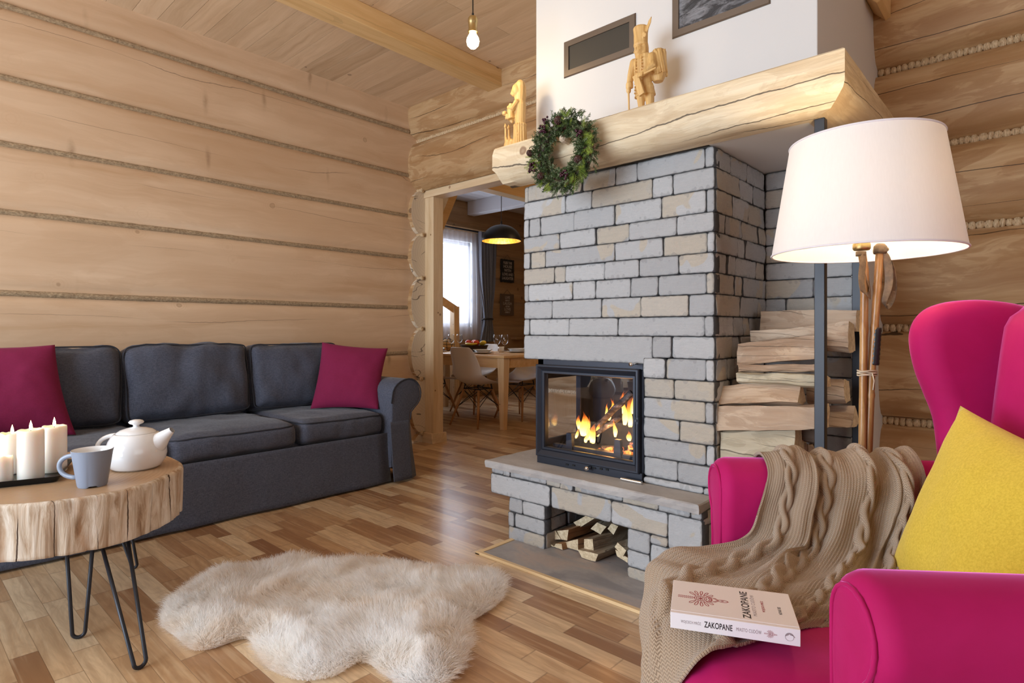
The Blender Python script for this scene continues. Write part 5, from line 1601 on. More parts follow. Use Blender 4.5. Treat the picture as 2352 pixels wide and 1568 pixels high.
# ---------------------------------------------------------------- sheepskin
RUG = [(-2.29, .69), (-2.395, .759), (-2.456, .888), (-2.52, .954), (-2.452, 1.039), (-2.413, 1.169), (-2.335, 1.27), (-2.179, 1.319), (-2.118, 1.45), (-1.937, 1.52), (-1.779, 1.62), (-1.692, 1.71), (-1.58, 1.69), (-1.47, 1.56), (-1.445, 1.42), (-1.435, 1.364), (-1.347, 1.289), (-1.263, 1.165), (-1.236, 1.059), (-1.294, .998), (-1.414, .997), (-1.51, .987), (-1.506, .884), (-1.569, .811), (-1.699, .783), (-1.87, .813), (-1.919, .786), (-1.942, .676), (-2.079, .659), (-2.2, .655)]
RUG = [(x * 1.0, y) for x, y in RUG]
def rug():
    P = np.array(RUG); cen = P.mean(0); P = cen + (P - cen) * .985
    n = len(P)
    # smooth closed outline
    Q = []
    for i in range(n):
        p0, p1, p2, p3 = P[i - 1], P[i], P[(i + 1) % n], P[(i + 2) % n]
        for k in range(6):
            t = k / 6; Q.append(.5 * ((2 * p1) + (-p0 + p2) * t + (2 * p0 - 5 * p1 + 4 * p2 - p3) * t * t + (-p0 + 3 * p1 - 3 * p2 + p3) * t ** 3))
    Q = np.array(Q); m = len(Q)
    t = thing('sheepskin_rug', 'fluffy white sheepskin lying on the parquet', 'rug', (float(cen[0]), float(cen[1]), 0))
    def inside(X, Y):
        c = np.zeros(X.shape, bool)
        for i in range(m):
            x0, y0 = Q[i]; x1, y1 = Q[(i + 1) % m]
            cond = ((y0 > Y) != (y1 > Y))
            with np.errstate(divide='ignore', invalid='ignore'):
                xi = (x1 - x0) * (Y - y0) / (y1 - y0) + x0
            c ^= cond & (X < xi)
        return c
    def dist(X, Y):
        d = np.full(X.shape, 9.0); gx = np.zeros(X.shape); gy = np.zeros(X.shape)
        for i in range(m):
            a = Q[i]; b = Q[(i + 1) % m]; e = b - a; L2 = e @ e + 1e-12
            s = np.clip(((X - a[0]) * e[0] + (Y - a[1]) * e[1]) / L2, 0, 1)
            dx = X - a[0] - s * e[0]; dy = Y - a[1] - s * e[1]; q = np.hypot(dx, dy)
            w = q < d; d[w] = q[w]; gx[w] = dx[w] / (q[w] + 1e-9); gy[w] = dy[w] / (q[w] + 1e-9)
        return d, gx, gy
    # hide
    mb = MB(); res = .02
    xs = np.arange(Q[:, 0].min(), Q[:, 0].max(), res); ys = np.arange(Q[:, 1].min(), Q[:, 1].max(), res)
    mb.v = [(float(q[0]), float(q[1]), .003) for q in cen + (Q - cen) * .965] + [(float(q[0]), float(q[1]), .008) for q in cen + (Q - cen) * .94] + [(float(cen[0]), float(cen[1]), .012)]
    for i in range(m):
        j = (i + 1) % m; mb.f.append((i, j, m + j, m + i))
    mb.f.append(tuple(m + i for i in range(m)))
    mk('hide', mb, M['fur'], t, smooth=False)
    rng = np.random.default_rng(3); N = 170000
    X = rng.uniform(Q[:, 0].min(), Q[:, 0].max(), N * 2); Y = rng.uniform(Q[:, 1].min(), Q[:, 1].max(), N * 2)
    ok = inside(X, Y); X = X[ok][:N]; Y = Y[ok][:N]; N = len(X)
    d, gx, gy = dist(X, Y)
    # clump field
    def vn(x, y, s, f):
        # smooth lattice noise
        xi = np.floor(x * f).astype(int); yi = np.floor(y * f).astype(int); fx = x * f - xi; fy = y * f - yi
        fx = fx * fx * (3 - 2 * fx); fy = fy * fy * (3 - 2 * fy)
        def h(a, b): return ((np.sin(a * 127.1 + b * 311.7 + s * 74.7) * 43758.5453) % 1.0)
        return (h(xi, yi) * (1 - fx) + h(xi + 1, yi) * fx) * (1 - fy) + (h(xi, yi + 1) * (1 - fx) + h(xi + 1, yi + 1) * fx) * fy - .5
    edge = np.clip(1 - d / .07, 0, 1)
    L = .052 * (1 + .25 * rng.standard_normal(N).clip(-2, 2)) * (.85 + .5 * vn(X, Y, 1, 9))
    # lean: outward at the rim, wandering swirls inside
    ox = gx * 1.0 * -1; oy = gy * -1.0
    # gx,gy point from the outline to the hair (inward); outward is the negative
    lx = ox * edge * 1.15 + (1 - edge) * (vn(X, Y, 3, 5) * 2.2 + .12) + vn(X, Y, 5, 22) * .9 + rng.normal(0, .16, N)
    ly = oy * edge * 1.15 + (1 - edge) * (vn(X, Y, 4, 5) * 2.2 - .25) + vn(X, Y, 6, 22) * .9 + rng.normal(0, .16, N)
    z0 = .010 + .016 * np.clip(d / .10, 0, 1) + .012 * (vn(X, Y, 8, 6) + .3) * np.clip(d / .1, 0, 1)
    S = 4
    pts = np.zeros((N, S + 1, 3)); 
    ph = rng.uniform(0, 6.28, N); 
    for k in range(S + 1):
        tt = k / S
        bend = tt ** 1.35
        norm = np.sqrt(1 + (lx ** 2 + ly ** 2) * .6)
        curl = .0035 * np.sin(tt * 7 + ph) * tt
        pts[:, k, 0] = X + lx * L * bend * .72 / norm + curl
        pts[:, k, 1] = Y + ly * L * bend * .72 / norm + .0035 * np.cos(tt * 6 + ph) * tt
        pts[:, k, 2] = np.maximum(z0 - .006 + L * tt * (1.0 / norm) * (1 - .45 * edge * tt), .004)
    ang_ = rng.uniform(0, pi, N); wd = .00085
    V = np.zeros((N, (S + 1) * 2, 3))
    for k in range(S + 1):
        w = wd * (1 - .75 * (k / S) ** 1.5)
        V[:, 2 * k, :] = pts[:, k, :] + np.stack([np.cos(ang_) * w, np.sin(ang_) * w, 0 * w * ang_], 1)
        V[:, 2 * k + 1, :] = pts[:, k, :] - np.stack([np.cos(ang_) * w, np.sin(ang_) * w, 0 * w * ang_], 1)
    V = V.reshape(-1, 3) - np.array([cen[0], cen[1], 0])
    base = (np.arange(N) * (S + 1) * 2)[:, None]
    F = np.concatenate([base + np.array([2 * k, 2 * k + 1, 2 * k + 3, 2 * k + 2]) for k in range(S)], 1).reshape(-1, 4)
    me = D.meshes.new('fleece'); me.vertices.add(len(V)); me.vertices.foreach_set('co', V.ravel().astype(np.float32))
    me.loops.add(F.size); me.loops.foreach_set('vertex_index', F.ravel().astype(np.int32))
    me.polygons.add(len(F)); me.polygons.foreach_set('loop_start', np.arange(0, F.size, 4, dtype=np.int32))
    me.update(); me.validate()
    me.materials.append(M['fur'])
    o = D.objects.new('fleece', me); COL.objects.link(o); o.parent = t; o['kind'] = 'stuff'
rug()

# ---------------------------------------------------------------- pendant bulb
pn = thing('pendant_bulb', 'bare glowing bulb hanging on a black cord from the ceiling', 'pendant lamp', (-1.953, 1.873, ZC))
c = (-1.953, 1.873, 2.335)
mk('bulb', MB().lathe([(0, -.034), (.014, -.031), (.026, -.018), (.030, 0), (.027, .014), (.018, .030), (.013, .042), (.012, .052)], c, 24, cap1=True), M['bulb'], pn)
mk('socket', MB().lathe([(.013, .036), (.0235, .040), (.0235, .048), (.0205, .052), (.0205, .082), (.0225, .086), (.0225, .104), (.018, .112), (.006, .116)], c, 28, cap0=True, cap1=True), M['brass'], pn, auto=40)
mk('cord', MB().tube([(c[0], c[1], c[2] + .112), (c[0], c[1], c[2] + .13), (c[0], c[1], c[2] + .132), (c[0], c[1], ZC)], [.006, .005, .003, .003], 8), M['black'], pn)
l = D.lights.new('bulb_light', 'POINT'); l.energy = 5; l.color = (1, .74, .42); l.shadow_soft_size = .03
lo = D.objects.new('bulb_light', l); lo.location = (c[0], c[1], c[2] - .05); COL.objects.link(lo)
# ---------------------------------------------------------------- wing chair (local axes: +x where it faces, +y towards the camera)
RV, FV = Vector((cos(TH), sin(TH), 0)), Vector((-sin(TH), cos(TH), 0))
CO = RV * .47 + FV * 1.10
face = (RV * -.996 + FV * .088); CRZ = atan2(face.y, face.x)
CM = Matrix.Translation(CO) @ Matrix.Rotation(CRZ, 4, 'Z')
ac = thing('armchair', 'bright pink velvet wing armchair in the right foreground', 'armchair', tuple(CO), CRZ)
V_ = M['velvet']
mk('base', MB().rbox((-.28, 0, .27), (.36, .36, .10), .03, ns=(14, 14, 6)), V_, ac, local=True)
mk('front_rail', MB().rbox((.055, 0, .28), (.05, .275, .10), .03, ns=(6, 14, 6)), V_, ac, local=True)
mb = MB(); mb.rbox((-.205, 0, .400), (.375, .268, .072), .05, (.012, .0, .016), ns=(26, 20, 8))
mk('seat_cushion', mb, V_, ac, local=True)
# backrest: thick padded, slightly reclined
mb = MB(); mb.rbox((0, 0, 0), (.090, .322, .33), .065, (.030, 0, .012), ns=(8, 20, 22))
Rm = Matrix.Translation((-.690, 0, .730)) @ Matrix.Rotation(radians(-6), 4, 'Y')
mb.xf(Rm); mk('backrest', mb, V_, ac, local=True)
WP = [(-.56, .60), (-.548, .69), (-.540, .78), (-.520, .845), (-.503, .90), (-.494, .965), (-.500, 1.010), (-.522, 1.045), (-.560, 1.066), (-.62, 1.074), (-.68, 1.070), (-.74, 1.055), (-.80, 1.03), (-.84, .96), (-.83, .80), (-.80, .60), (-.80, .35), (-.58, .35)]
def smooth_closed(P, k=4):
    out = []; n = len(P)
    for i in range(n):
        p0, p1, p2, p3 = [Vector(P[(i + q) % n]) for q in (-1, 0, 1, 2)]
        for j in range(k):
            t = j / k; out.append(tuple(.5 * ((2 * p1) + (-p0 + p2) * t + (2 * p0 - 5 * p1 + 4 * p2 - p3) * t * t + (-p0 + 3 * p1 - 3 * p2 + p3) * t ** 3)))
    return out
for s in (-1, 1):
    mb = MB(); mb.prism(smooth_closed(WP), s * .325, s * .425, .045, 6, axes='xzy')
    mb.v = [(x, y + s * (.03 * max(0, (z - .7)) / .35 * max(0, (x + .75) / .25)), z) for x, y, z in mb.v]
    mk('wing', mb, V_, ac, local=True, auto=60)
def arm(s):
    pts = [(.275, .18), (.273, .40), (.268, .56)]
    for k in range(15):
        a = pi - pi * 1.28 * k / 14
        pts.append((.344 + .076 * cos(a), .612 + .074 * sin(a)))
    pts += [(.392, .545), (.385, .49), (.385, .40), (.388, .18)]
    pts = [(s * y, z) for y, z in pts]
    mb = MB(); nn = 26
    mb.prism(pts, -.66, .0, .030, 6, axes='yzx', r1=.030)
    # puckers on the front of the roll
    mb.v = [(x + .003 * mnoise.noise(Vector((x * 8, y * 22, z * 22))), y + .002 * mnoise.noise(Vector((x * 14, y * 20, z * 20 + 5))), z) for x, y, z in mb.v]
    o = mk('armrest', mb, V_, ac, local=True, auto=70)
    cy_, cz_ = sum(abs(p[0]) for p in pts) / len(pts), sum(p[1] for p in pts) / len(pts)
    wp = []
    for (y, z) in pts[1:-1]:
        dy_ = abs(y) - .335; dz_ = z - max(min(z, .60), .2)
        l_ = max(1e-6, sqrt(dy_ * dy_ + dz_ * dz_)); k_ = max(0, l_ - .020) / l_
        wp.append((-.001, s * (.335 + dy_ * k_), max(min(z, .60), .2) + dz_ * k_))
    mk('front_welt', MB().tube(wp, .0035, 8), V_, o, local=True)
    # front panel welt
    w = [(.0015 - .004, y * 1 + (-s * .010 if False else 0), z) for y, z in pts[1:-1]]
    return o
arm(-1); arm(1)
for (x, y) in ((.06, .26), (.06, -.26), (-.72, .26), (-.72, -.26)):
    mk('leg', MB().tube([(x, y, .19), (x + (.02 if x > 0 else -.05), y, 0)], [.022, .014], 12), M['beech'], ac, local=True)

# yellow cushion
def cl(p): return tuple(CM @ Vector(p))
pillow('cushion', [cl((-.305, .235, .488)), cl((-.315, -.165, .492)), cl((-.490, -.215, .835)), cl((-.49, .205, .76))][::1], .12, M['yellow'], 'mustard yellow cushion leaning on the back of the pink armchair', seed=6, pinch=.045)

# ---------------------------------------------------------------- knitted throw
G = [
 [(-.12, -.445, .53), (-.17, -.448, .52), (-.225, -.45, .51), (-.28, -.45, .50), (-.34, -.45, .50), (-.39, -.45, .50), (-.44, -.448, .50)],
 [(-.115, -.415, .655), (-.17, -.420, .660), (-.225, -.418, .655), (-.28, -.418, .655), (-.34, -.418, .655), (-.39, -.418, .65), (-.45, -.418, .655)],
 [(-.112, -.345, .698), (-.165, -.345, .706), (-.222, -.345, .698), (-.28, -.345, .700), (-.335, -.345, .702), (-.39, -.345, .694), (-.455, -.345, .712)],
 [(-.105, -.275, .665), (-.155, -.268, .672), (-.205, -.262, .660), (-.265, -.262, .668), (-.325, -.262, .668), (-.38, -.26, .655), (-.445, -.262, .675)],
 [(-.080, -.255, .590), (-.130, -.245, .595), (-.180, -.235, .585), (-.240, -.238, .59), (-.300, -.232, .585), (-.355, -.235, .58), (-.42, -.235, .59)],
 [(-.045, -.240, .520), (-.095, -.215, .530), (-.150, -.200, .515), (-.205, -.20, .525), (-.265, -.19, .518), (-.32, -.20, .52), (-.385, -.20, .525)],
 [(.060, -.225, .497), (-.010, -.175, .500), (-.080, -.145, .497), (-.140, -.13, .498), (-.205, -.12, .497), (-.265, -.12, .495), (-.335, -.125, .495)],
 [(.150, -.205, .490), (.075, -.125, .492), (-.010, -.080, .495), (-.080, -.060, .496), (-.145, -.05, .494), (-.210, -.05, .494), (-.28, -.05, .492)],
 [(.192, -.170, .440), (.150, -.060, .488), (.060, -.010, .492), (-.02, .010, .493), (-.09, .01, .492), (-.155, .012, .491), (-.225, .01, .490)],
 [(.208, -.110, .330), (.196, .030, .452), (.125, .080, .488), (.03, .075, .490), (-.045, .065, .490), (-.115, .05, .489), (-.185, .05, .488)],
 [(.212, -.050, .200), (.208, .110, .340), (.165, .200, .481), (.085, .165, .488), (.005, .120, .487), (-.07, .085, .487), (-.15, .085, .487)],
]
def throw():
    G_ = np.array(G); nb, na = G_.shape[:2]
    def cr(P, t):
        n = P.shape[0]; i = min(int(t), n - 2); f = t - i
        p1, p2 = P[i], P[i + 1]; p0 = P[i - 1] if i > 0 else 2 * p1 - p2; p3 = P[i + 2] if i + 2 < n else 2 * p2 - p1
        return .5 * ((2 * p1) + (-p0 + p2) * f + (2 * p0 - 5 * p1 + 4 * p2 - p3) * f * f + (-p0 + 3 * p1 - 3 * p2 + p3) * f ** 3)
    NA_, NB = 230, 340
    Wd, Ln = .52, .86
    S = np.zeros((NB + 1, NA_ + 1, 3))
    cols = [[cr(G_[:, a], (nb - 1) * j / NB) for a in range(na)] for j in range(NB + 1)]
    for j in range(NB + 1):
        C_ = np.array(cols[j])
        for i in range(NA_ + 1): S[j, i] = cr(C_, (na - 1) * i / NA_)
    du = np.gradient(S, axis=1); dv = np.gradient(S, axis=0); N_ = np.cross(du, dv); N_ /= (np.linalg.norm(N_, axis=2, keepdims=True) + 1e-9)
    # make the normals point outwards / upwards
    if N_[NB * 3 // 4, NA_ // 2, 2] < 0: N_ = -N_
    a = np.linspace(0, 1, NA_ + 1)[None, :].repeat(NB + 1, 0); b = np.linspace(0, 1, NB + 1)[:, None].repeat(NA_ + 1, 1)
    h = np.zeros_like(a)
    # cables
    for ac_, wdt in ((.17, .036), (.42, .040), (.67, .036), (.88, .032)):
        wob_ = ac_ + .010 * np.sin(b * 7 + ac_ * 20)
        for phs in (0, pi):
            x = (a - wob_ - wdt * .62 * np.sin(b * 2 * pi * 7.2 + phs)) / (wdt * .62)
            strand = np.clip(1 - x ** 2, 0, 1) ** .5 * (.75 + .25 * np.cos(b * 2 * pi * 7.2 + phs))
            h = np.maximum(h, strand * .0150)
        gut = np.exp(-(((np.abs(a - wob_) - wdt * 1.45)) / (wdt * .22)) ** 2); h -= gut * .0025
    # soft folds running with the fall of the cloth, plus ribs
    rib = .0009 * np.sin(a * 2 * pi * 60)
    h += rib * (1 - np.clip(h / .006, 0, 1))
    fold = .009 * np.sin(a * 2 * pi * 3.1 + 2.0 * np.sin(b * 5) + 1.0) + .006 * np.sin(a * 2 * pi * 5.3 - b * 6) + .005 * np.sin(a * 23 + b * 19)
    fold = fold * (.35 + .9 * np.sin(np.clip(b, 0, 1) * pi) ** 1.0)
    onseat = np.clip((b - .62) / .1, 0, 1)
    fold = fold * (1 - .55 * onseat) + .004 * onseat * np.sin(b * 60 + a * 9)
    # sharp overlapping pleat in the middle of the inner arm
    pl = np.exp(-((a - (.30 + .10 * b)) / .02) ** 2) * np.clip((b - .18) / .1, 0, 1) * np.clip((.66 - b) / .08, 0, 1)
    pl2 = np.exp(-((a - (.84 - .05 * b)) / .02) ** 2) * np.clip((b - .12) / .1, 0, 1) * np.clip((.8 - b) / .1, 0, 1)
    h = h * np.clip((1 - b) / .03, .15, 1)
    h = h + np.maximum(fold, -.006) + .014 * pl + .014 * pl2 + .004
    P_ = S + N_ * h[:, :, None]
    V = P_.reshape(-1, 3)
    W_ = NA_ + 1
    idx = (np.arange(NB)[:, None] * W_ + np.arange(NA_)[None, :]).ravel()
    F = np.stack([idx, idx + 1, idx + W_ + 1, idx + W_], 1)
    me = D.meshes.new('knitted_throw'); me.from_pydata([tuple(map(float, p)) for p in V], [], [tuple(map(int, f)) for f in F])
    uvl = me.uv_layers.new(name='UVMap')
    UA = (a * Wd).ravel(); UB = (b * Ln).ravel()
    li = np.zeros(len(me.loops), np.int32); me.loops.foreach_get('vertex_index', li)
    uvl.data.foreach_set('uv', np.stack([UA[li], UB[li]], 1).ravel().astype(np.float32))
    me.polygons.foreach_set('use_smooth', [True] * len(me.polygons)); me.materials.append(M['knit'])
    fixnormals(me)
    me.update()
    o = D.objects.new('knitted_throw', me); COL.objects.link(o); o.location = CO; o.rotation_euler = (0, 0, CRZ)
    sm = o.modifiers.new('s', 'SOLIDIFY'); sm.thickness = .006; sm.offset = -1
    tag(o, 'beige cable knit throw draped over the far arm of the pink armchair', 'throw blanket')
throw()

# ---------------------------------------------------------------- book
def bookpt(u, v, z):
    a = (u - CXP) / FPX; b = -(v - HYP) / FPX; t = (z - CAMH) / b
    return RV * (a * t) + FV * t + Vector((0, 0, z))
ZB = .534
BL, BR, TR, TL = bookpt(1540, 1404, ZB), bookpt(1839, 1446, ZB), bookpt(1803, 1361, ZB), bookpt(1540, 1332, ZB)
exb = (BR - BL); LB = exb.length; exb.normalize(); eyb = Vector((-exb.y, exb.x, 0))
WB = ((TL - BL).dot(eyb) + (TR - BR).dot(eyb)) / 2
TB = .0265
bk = thing('book', 'white book about a mountain town lying on the knitted throw', 'book', tuple(BL - Vector((0, 0, TB))), atan2(exb.y, exb.x))
print('BOOK', LB, WB, (TL - BL).dot(exb))
mb = MB(); mb.box(.003, LB - .003, .004, WB - .003, .002, TB - .002); mk('page_block', mb, M['pages'], bk, local=True, smooth=False)
mb = MB(); mb.box(0, LB, .008, WB, TB - .002, TB); mb.box(0, LB, .008, WB, 0, .002); mb.box(0, LB, .0015, .0080, TB - .0026, TB - .0006)
bevel(mk('cover', mb, M['book'], bk, local=True, smooth=False), .0005, 1)
mb = MB(); mb.box(0, LB, -.0005, .002, 0, TB - .0004); bevel(mk('spine', mb, M['bookspine'], bk, local=True, smooth=False), .0006, 1)
BMx = Matrix.Translation(BL - Vector((0, 0, TB))) @ Matrix.Rotation(atan2(exb.y, exb.x), 4, 'Z')
def on_cover(x, y, rot=0.0): return BMx @ Matrix.Translation((x, y, TB + .0001)) @ Matrix.Rotation(rot, 4, 'Z')
def on_spine(x, z): return BMx @ Matrix.Translation((x, -.0006, z)) @ Matrix.Rotation(pi / 2, 4, 'X')
text_mesh('cover_title', 'ZAKOPANE', .0175, M['ink'], bk, on_cover(LB * .615, WB * .50, pi / 2), ext=.0001, space=1.02, off=.0002, width=WB * .78)
text_mesh('cover_subtitle', 'MIASTO CUDÓW', .0085, M['greyink'], bk, on_cover(LB * .680, WB * .50, pi / 2), ext=.0001, space=1.2, width=WB * .60)
text_mesh('cover_author', 'WOJCIECH MRÓZ', .0060, M['redink'], bk, on_cover(LB * .755, WB * .50, pi / 2), ext=.0001, width=WB * .32)
text_mesh('cover_publisher', 'NOVAE RES', .0070, M['ink'], bk, on_cover(LB * .885, WB * .44, pi / 2), ext=.0001, width=WB * .21)
text_mesh('spine_author', 'WOJCIECH MRÓZ', .0065, M['greyink'], bk, on_spine(LB * .165, TB * .50), ext=.0001, space=1.1, width=LB * .16)
text_mesh('spine_title', 'ZAKOPANE', .0135, M['ink'], bk, on_spine(LB * .382, TB * .50), ext=.0001, space=1.05, off=.0002, width=LB * .22)
text_mesh('spine_subtitle', 'MIASTO CUDÓW', .0080, M['greyink'], bk, on_spine(LB * .615, TB * .50), ext=.0001, space=1.12, width=LB * .19)
def ornament(Mx, s, parent, mat):
    """folk rosette pointing along +x: looped rays, ringed heart, leaf tip and a feathered tail"""
    mb = MB(); R = .0004 / s if False else .05
    def tb_(pts, r=.022, closed=False): mb.tube([(x, y, 0) for x, y in pts], r, 5, closed=closed, flat=.25)
    # central rings and star
    for rx, ry in ((.17, .15), (.24, .21)): tb_([(rx * cos(2 * pi * k / 28) - .05, ry * sin(2 * pi * k / 28)) for k in range(28)], .016, True)
    for k in range(8):
        a = 2 * pi * k / 8; tb_([(-.05, 0), (-.05 + .13 * cos(a), .12 * sin(a))], .016)
    # looped rays above and below
    for sgn in (1, -1):
        for q, a in enumerate((38, 62, 86, 110, 134)):
            w = radians(a); L0, L1 = .27, .62
            d = Vector((cos(w), sin(w))); nn_ = Vector((-d.y, d.x)); pts = []
            for k in range(18):
                t = 2 * pi * k / 18; rr_ = (L0 + L1) / 2 - (L1 - L0) / 2 * cos(t); wd_ = .052 * sin(t) * (.35 + .65 * (rr_ - L0) / (L1 - L0)) * 1.3
                p = d * rr_ + nn_ * wd_; pts.append((p.x - .05, p.y * sgn))
            tb_(pts, .017, True)
    # kite to the right
    tb_([(.16, .20), (.42, .17), (.62, .0), (.42, -.17), (.16, -.20)], .02)
    tb_([(.24, .10), (.36, .12), (.40, .0), (.36, -.12), (.24, -.10)], .03)
    tb_([(.26, .04), (.33, .02), (.30, -.05)], .025)
    for t in (.25, .5, .75):
        for sgn in (1, -1): tb_([(.42 + .2 * t, sgn * .17 * (1 - t)), (.46 + .2 * t, sgn * (.17 * (1 - t) + .06)), (.50 + .18 * t, sgn * (.17 * (1 - t) + .01))], .012)
    # leaf tip
    tb_([(.62 + .26 * (1 - cos(pi * k / 8)) / 2 * 1.5, .09 * sin(pi * k / 8)) for k in range(9)] + [(.62 + .26 * (1 - cos(pi * k / 8)) / 2 * 1.5, -.09 * sin(pi * k / 8)) for k in range(7, 0, -1)], .018, True)
    for k in range(6):
        a = 2 * pi * k / 6; tb_([(.80, 0), (.80 + .07 * cos(a), .06 * sin(a))], .010)
    mb.tube([(.98, 0, 0), (1.06, 0, 0)], [.035, .004], 6, flat=.25)
    # tail
    for y in (.045, -.045):
        tb_([(-.28, y), (-.95, y)], .016)
        for k in range(8): x = -.36 - k * .075; tb_([(x, y), (x - .03, y + (.055 if y > 0 else -.055))], .012)
    mb.v = [(x * s, y * s, z * s * .4) for x, y, z in mb.v]
    me = D.meshes.new('ornament'); me.from_pydata(mb.v, [], mb.f)
    r = root_of(parent); Mi = (Matrix.Translation(r.location) @ r.rotation_euler.to_matrix().to_4x4()).inverted()
    me.transform(Mi @ Mx); me.materials.append(mat)
    o = D.objects.new('folk_ornament', me); COL.objects.link(o); o.parent = parent
ornament(on_cover(LB * .255, WB * .50) @ Matrix.Diagonal((1, 1.12, 1, 1)), .042, bk, M['redink'])
ornament(on_spine(LB * .778, TB * .50), .0098, bk, M['redink'])
mb = MB(); s = .0062; xm = LB * .918; zm = TB * .5
mb.tube([(s * cos(2 * pi * k / 24), 0, s * sin(2 * pi * k / 24)) for k in range(24)], .00018, 4, closed=True)
mb.prism([(s * cos(w), s * sin(w)) for w in [radians(20 + 20 * k) for k in range(9)]] + [(s * .2 * cos(w) , s * .45 + s * .2 * sin(w)) for w in [radians(180 - 36 * k) for k in range(6)]], -.0001, .0001, 0, axes='xzy')
mb.tube([(s * .5, 0, s * .55), (s * .95, 0, s * .30), (s * 1.25, 0, -s * .05)], [.0012, .0007, .0003], 6, flat=.3)
mb.shift((xm, -.0008, zm)); mk('publisher_mark', mb, M['greyink'], bk, local=True, smooth=False)

# ---------------------------------------------------------------- floor lamp
LD = 1.575; LC = RV * ((1983 - CXP) / FPX * LD) + FV * LD
fpn = thing('floor_lamp', 'floor lamp of two bamboo ski poles under a wide white shade', 'floor lamp', (LC.x, LC.y, 0))
def lv(k): return 1 + k
rb, rt = .2265, .180
zb, zt = 1.2085, 1.5055
t_ = .0016
mb = MB()
mb.lathe([(rb, zb), (rt, zt), (rt - t_, zt), (rb - t_, zb), (rb, zb)], (LC.x, LC.y, 0), 96)
mk('lamp_shade', mb, M['shade'], fpn, auto=60)
RIM = simple('shade_rim_cloth', (.80, .76, .80), .7)
mb = MB(); mb.tube([(LC.x + rb * cos(2 * pi * k / 72), LC.y + rb * sin(2 * pi * k / 72), zb) for k in range(72)], .0028, 6, closed=True)
mk('shade_rim', mb, RIM, fpn)
mb = MB(); mb.tube([(LC.x + rt * cos(2 * pi * k / 72), LC.y + rt * sin(2 * pi * k / 72), zt) for k in range(72)], .0028, 6, closed=True)
mk('shade_rim', mb, RIM, fpn)
mb = MB()
for k in range(3):
    a = 2 * pi * k / 3; mb.tube([(LC.x, LC.y, zt - .03), (LC.x + (rt - .002) * cos(a), LC.y + (rt - .002) * sin(a), zt - .003)], .0016, 6)
mk('shade_carrier', mb, M['brass'], fpn)
def lp(u, v): return RV * ((u - CXP) / FPX * LD) + FV * LD + Vector((0, 0, 1 - (v - HYP) / FPX * LD))
s0 = lp(1979, 573)
mb = MB(); mb.lathe([(.0185, -.0), (.0215, .004), (.0215, .016), (.0195, .019), (.0195, .045), (.016, .055), (.012, .07)], (s0.x, s0.y, s0.z - .002), 24, cap0=True, cap1=True)
mk('lamp_socket', mb, M['brass'], fpn)
mb = MB(); mb.lathe([(.012, .06), (.028, .085), (.034, .11), (.028, .135), (0, .145)], (s0.x, s0.y, s0.z), 20)
mk('bulb', mb, M['bulb'], fpn)
def pole(pts, r0, name='ski_pole'):
    mb = MB(); P_ = []; R_ = []
    for i in range(len(pts) - 1):
        a, b = Vector(pts[i]), Vector(pts[i + 1]); n = 24
        for k in range(n):
            p = a.lerp(b, k / n); P_.append(p)
            z = p.z; near = min(abs(z - q) for q in (.12, .30, .47, .655, .83, 1.0, 1.12))
            R_.append(r0 + (.0014 if near < .006 else (-.0004 if near < .015 else 0)))
    P_.append(Vector(pts[-1])); R_.append(r0)
    mb.tube(P_, R_, 14); return mk(name, mb, M['bamboo'], fpn)
pL = pole([tuple(lp(1980, 582)), tuple(lp(1986, 620)), tuple(lp(1980, 1085)), tuple(lp(1975, 1085 + 515))[:2] + (.02,)], .0098)
pR = pole([tuple(lp(2021, 575)), tuple(lp(2001, 860)), tuple(lp(1993, 1085)), tuple(lp(1985, 1600))[:2] + (.02,)], .0098)
mb = MB(); mb.lathe([(.15, 0), (.15, .018), (.145, .022), (0, .022)], (lp(1980, 1600).x, lp(1980, 1600).y, 0), 40, cap0=True)
mk('lamp_base', mb, M['blacksteel'], fpn, auto=40)
a, b = lp(2013, 752), lp(2007, 838)
mb = MB(); P_ = [a.lerp(b, k / 24) for k in range(25)]; mb.tube(P_, [.0122 + .0006 * (k % 3) for k in range(25)], 14); mk('tape_grip', mb, M['tape'], pR)
mb = MB(); kc = (lp(1980, 856) + lp(2003, 856)) / 2
for dz in (-.006, -.002, .002, .006):
    for k in range(1): pass
    pts = []
    for k in range(28):
        w = 2 * pi * k / 28; pts.append(kc + RV * (.0255 * cos(w)) + FV * (.012 * sin(w)) + Vector((0, 0, dz + .001 * sin(3 * w + dz * 900))))
    mb.tube(pts, .0018, 6, closed=True)
mb.tube([kc - FV * .013 + RV * .006, kc - FV * .015 + RV * .010 + Vector((0, 0, -.02)), kc - FV * .013 + RV * .008 + Vector((0, 0, -.045))], .0016, 6)
mk('string_tie', mb, M['string'], fpn)
def strap(pts, w, name, parent, th=.0016):
    """flat leather band through pts; the band is wide along the given side vectors"""
    mb = MB(); 
    for (p, sv, ww) in pts:
        sv = Vector(sv).normalized(); p = Vector(p)
        mb.v += [tuple(p - sv * ww), tuple(p + sv * ww)]
    for k in range(len(pts) - 1): mb.f.append((2 * k, 2 * k + 1, 2 * k + 3, 2 * k + 2))
    o = mk(name, mb, M['leather'], parent, recalc=False); s_ = o.modifiers.new('s', 'SOLIDIFY'); s_.thickness = th; s_.offset = 0; subsurf(o, 2); return o
def sp(u, v, dd): return lp(u, v) + FV * dd
sv1 = RV + FV * .25
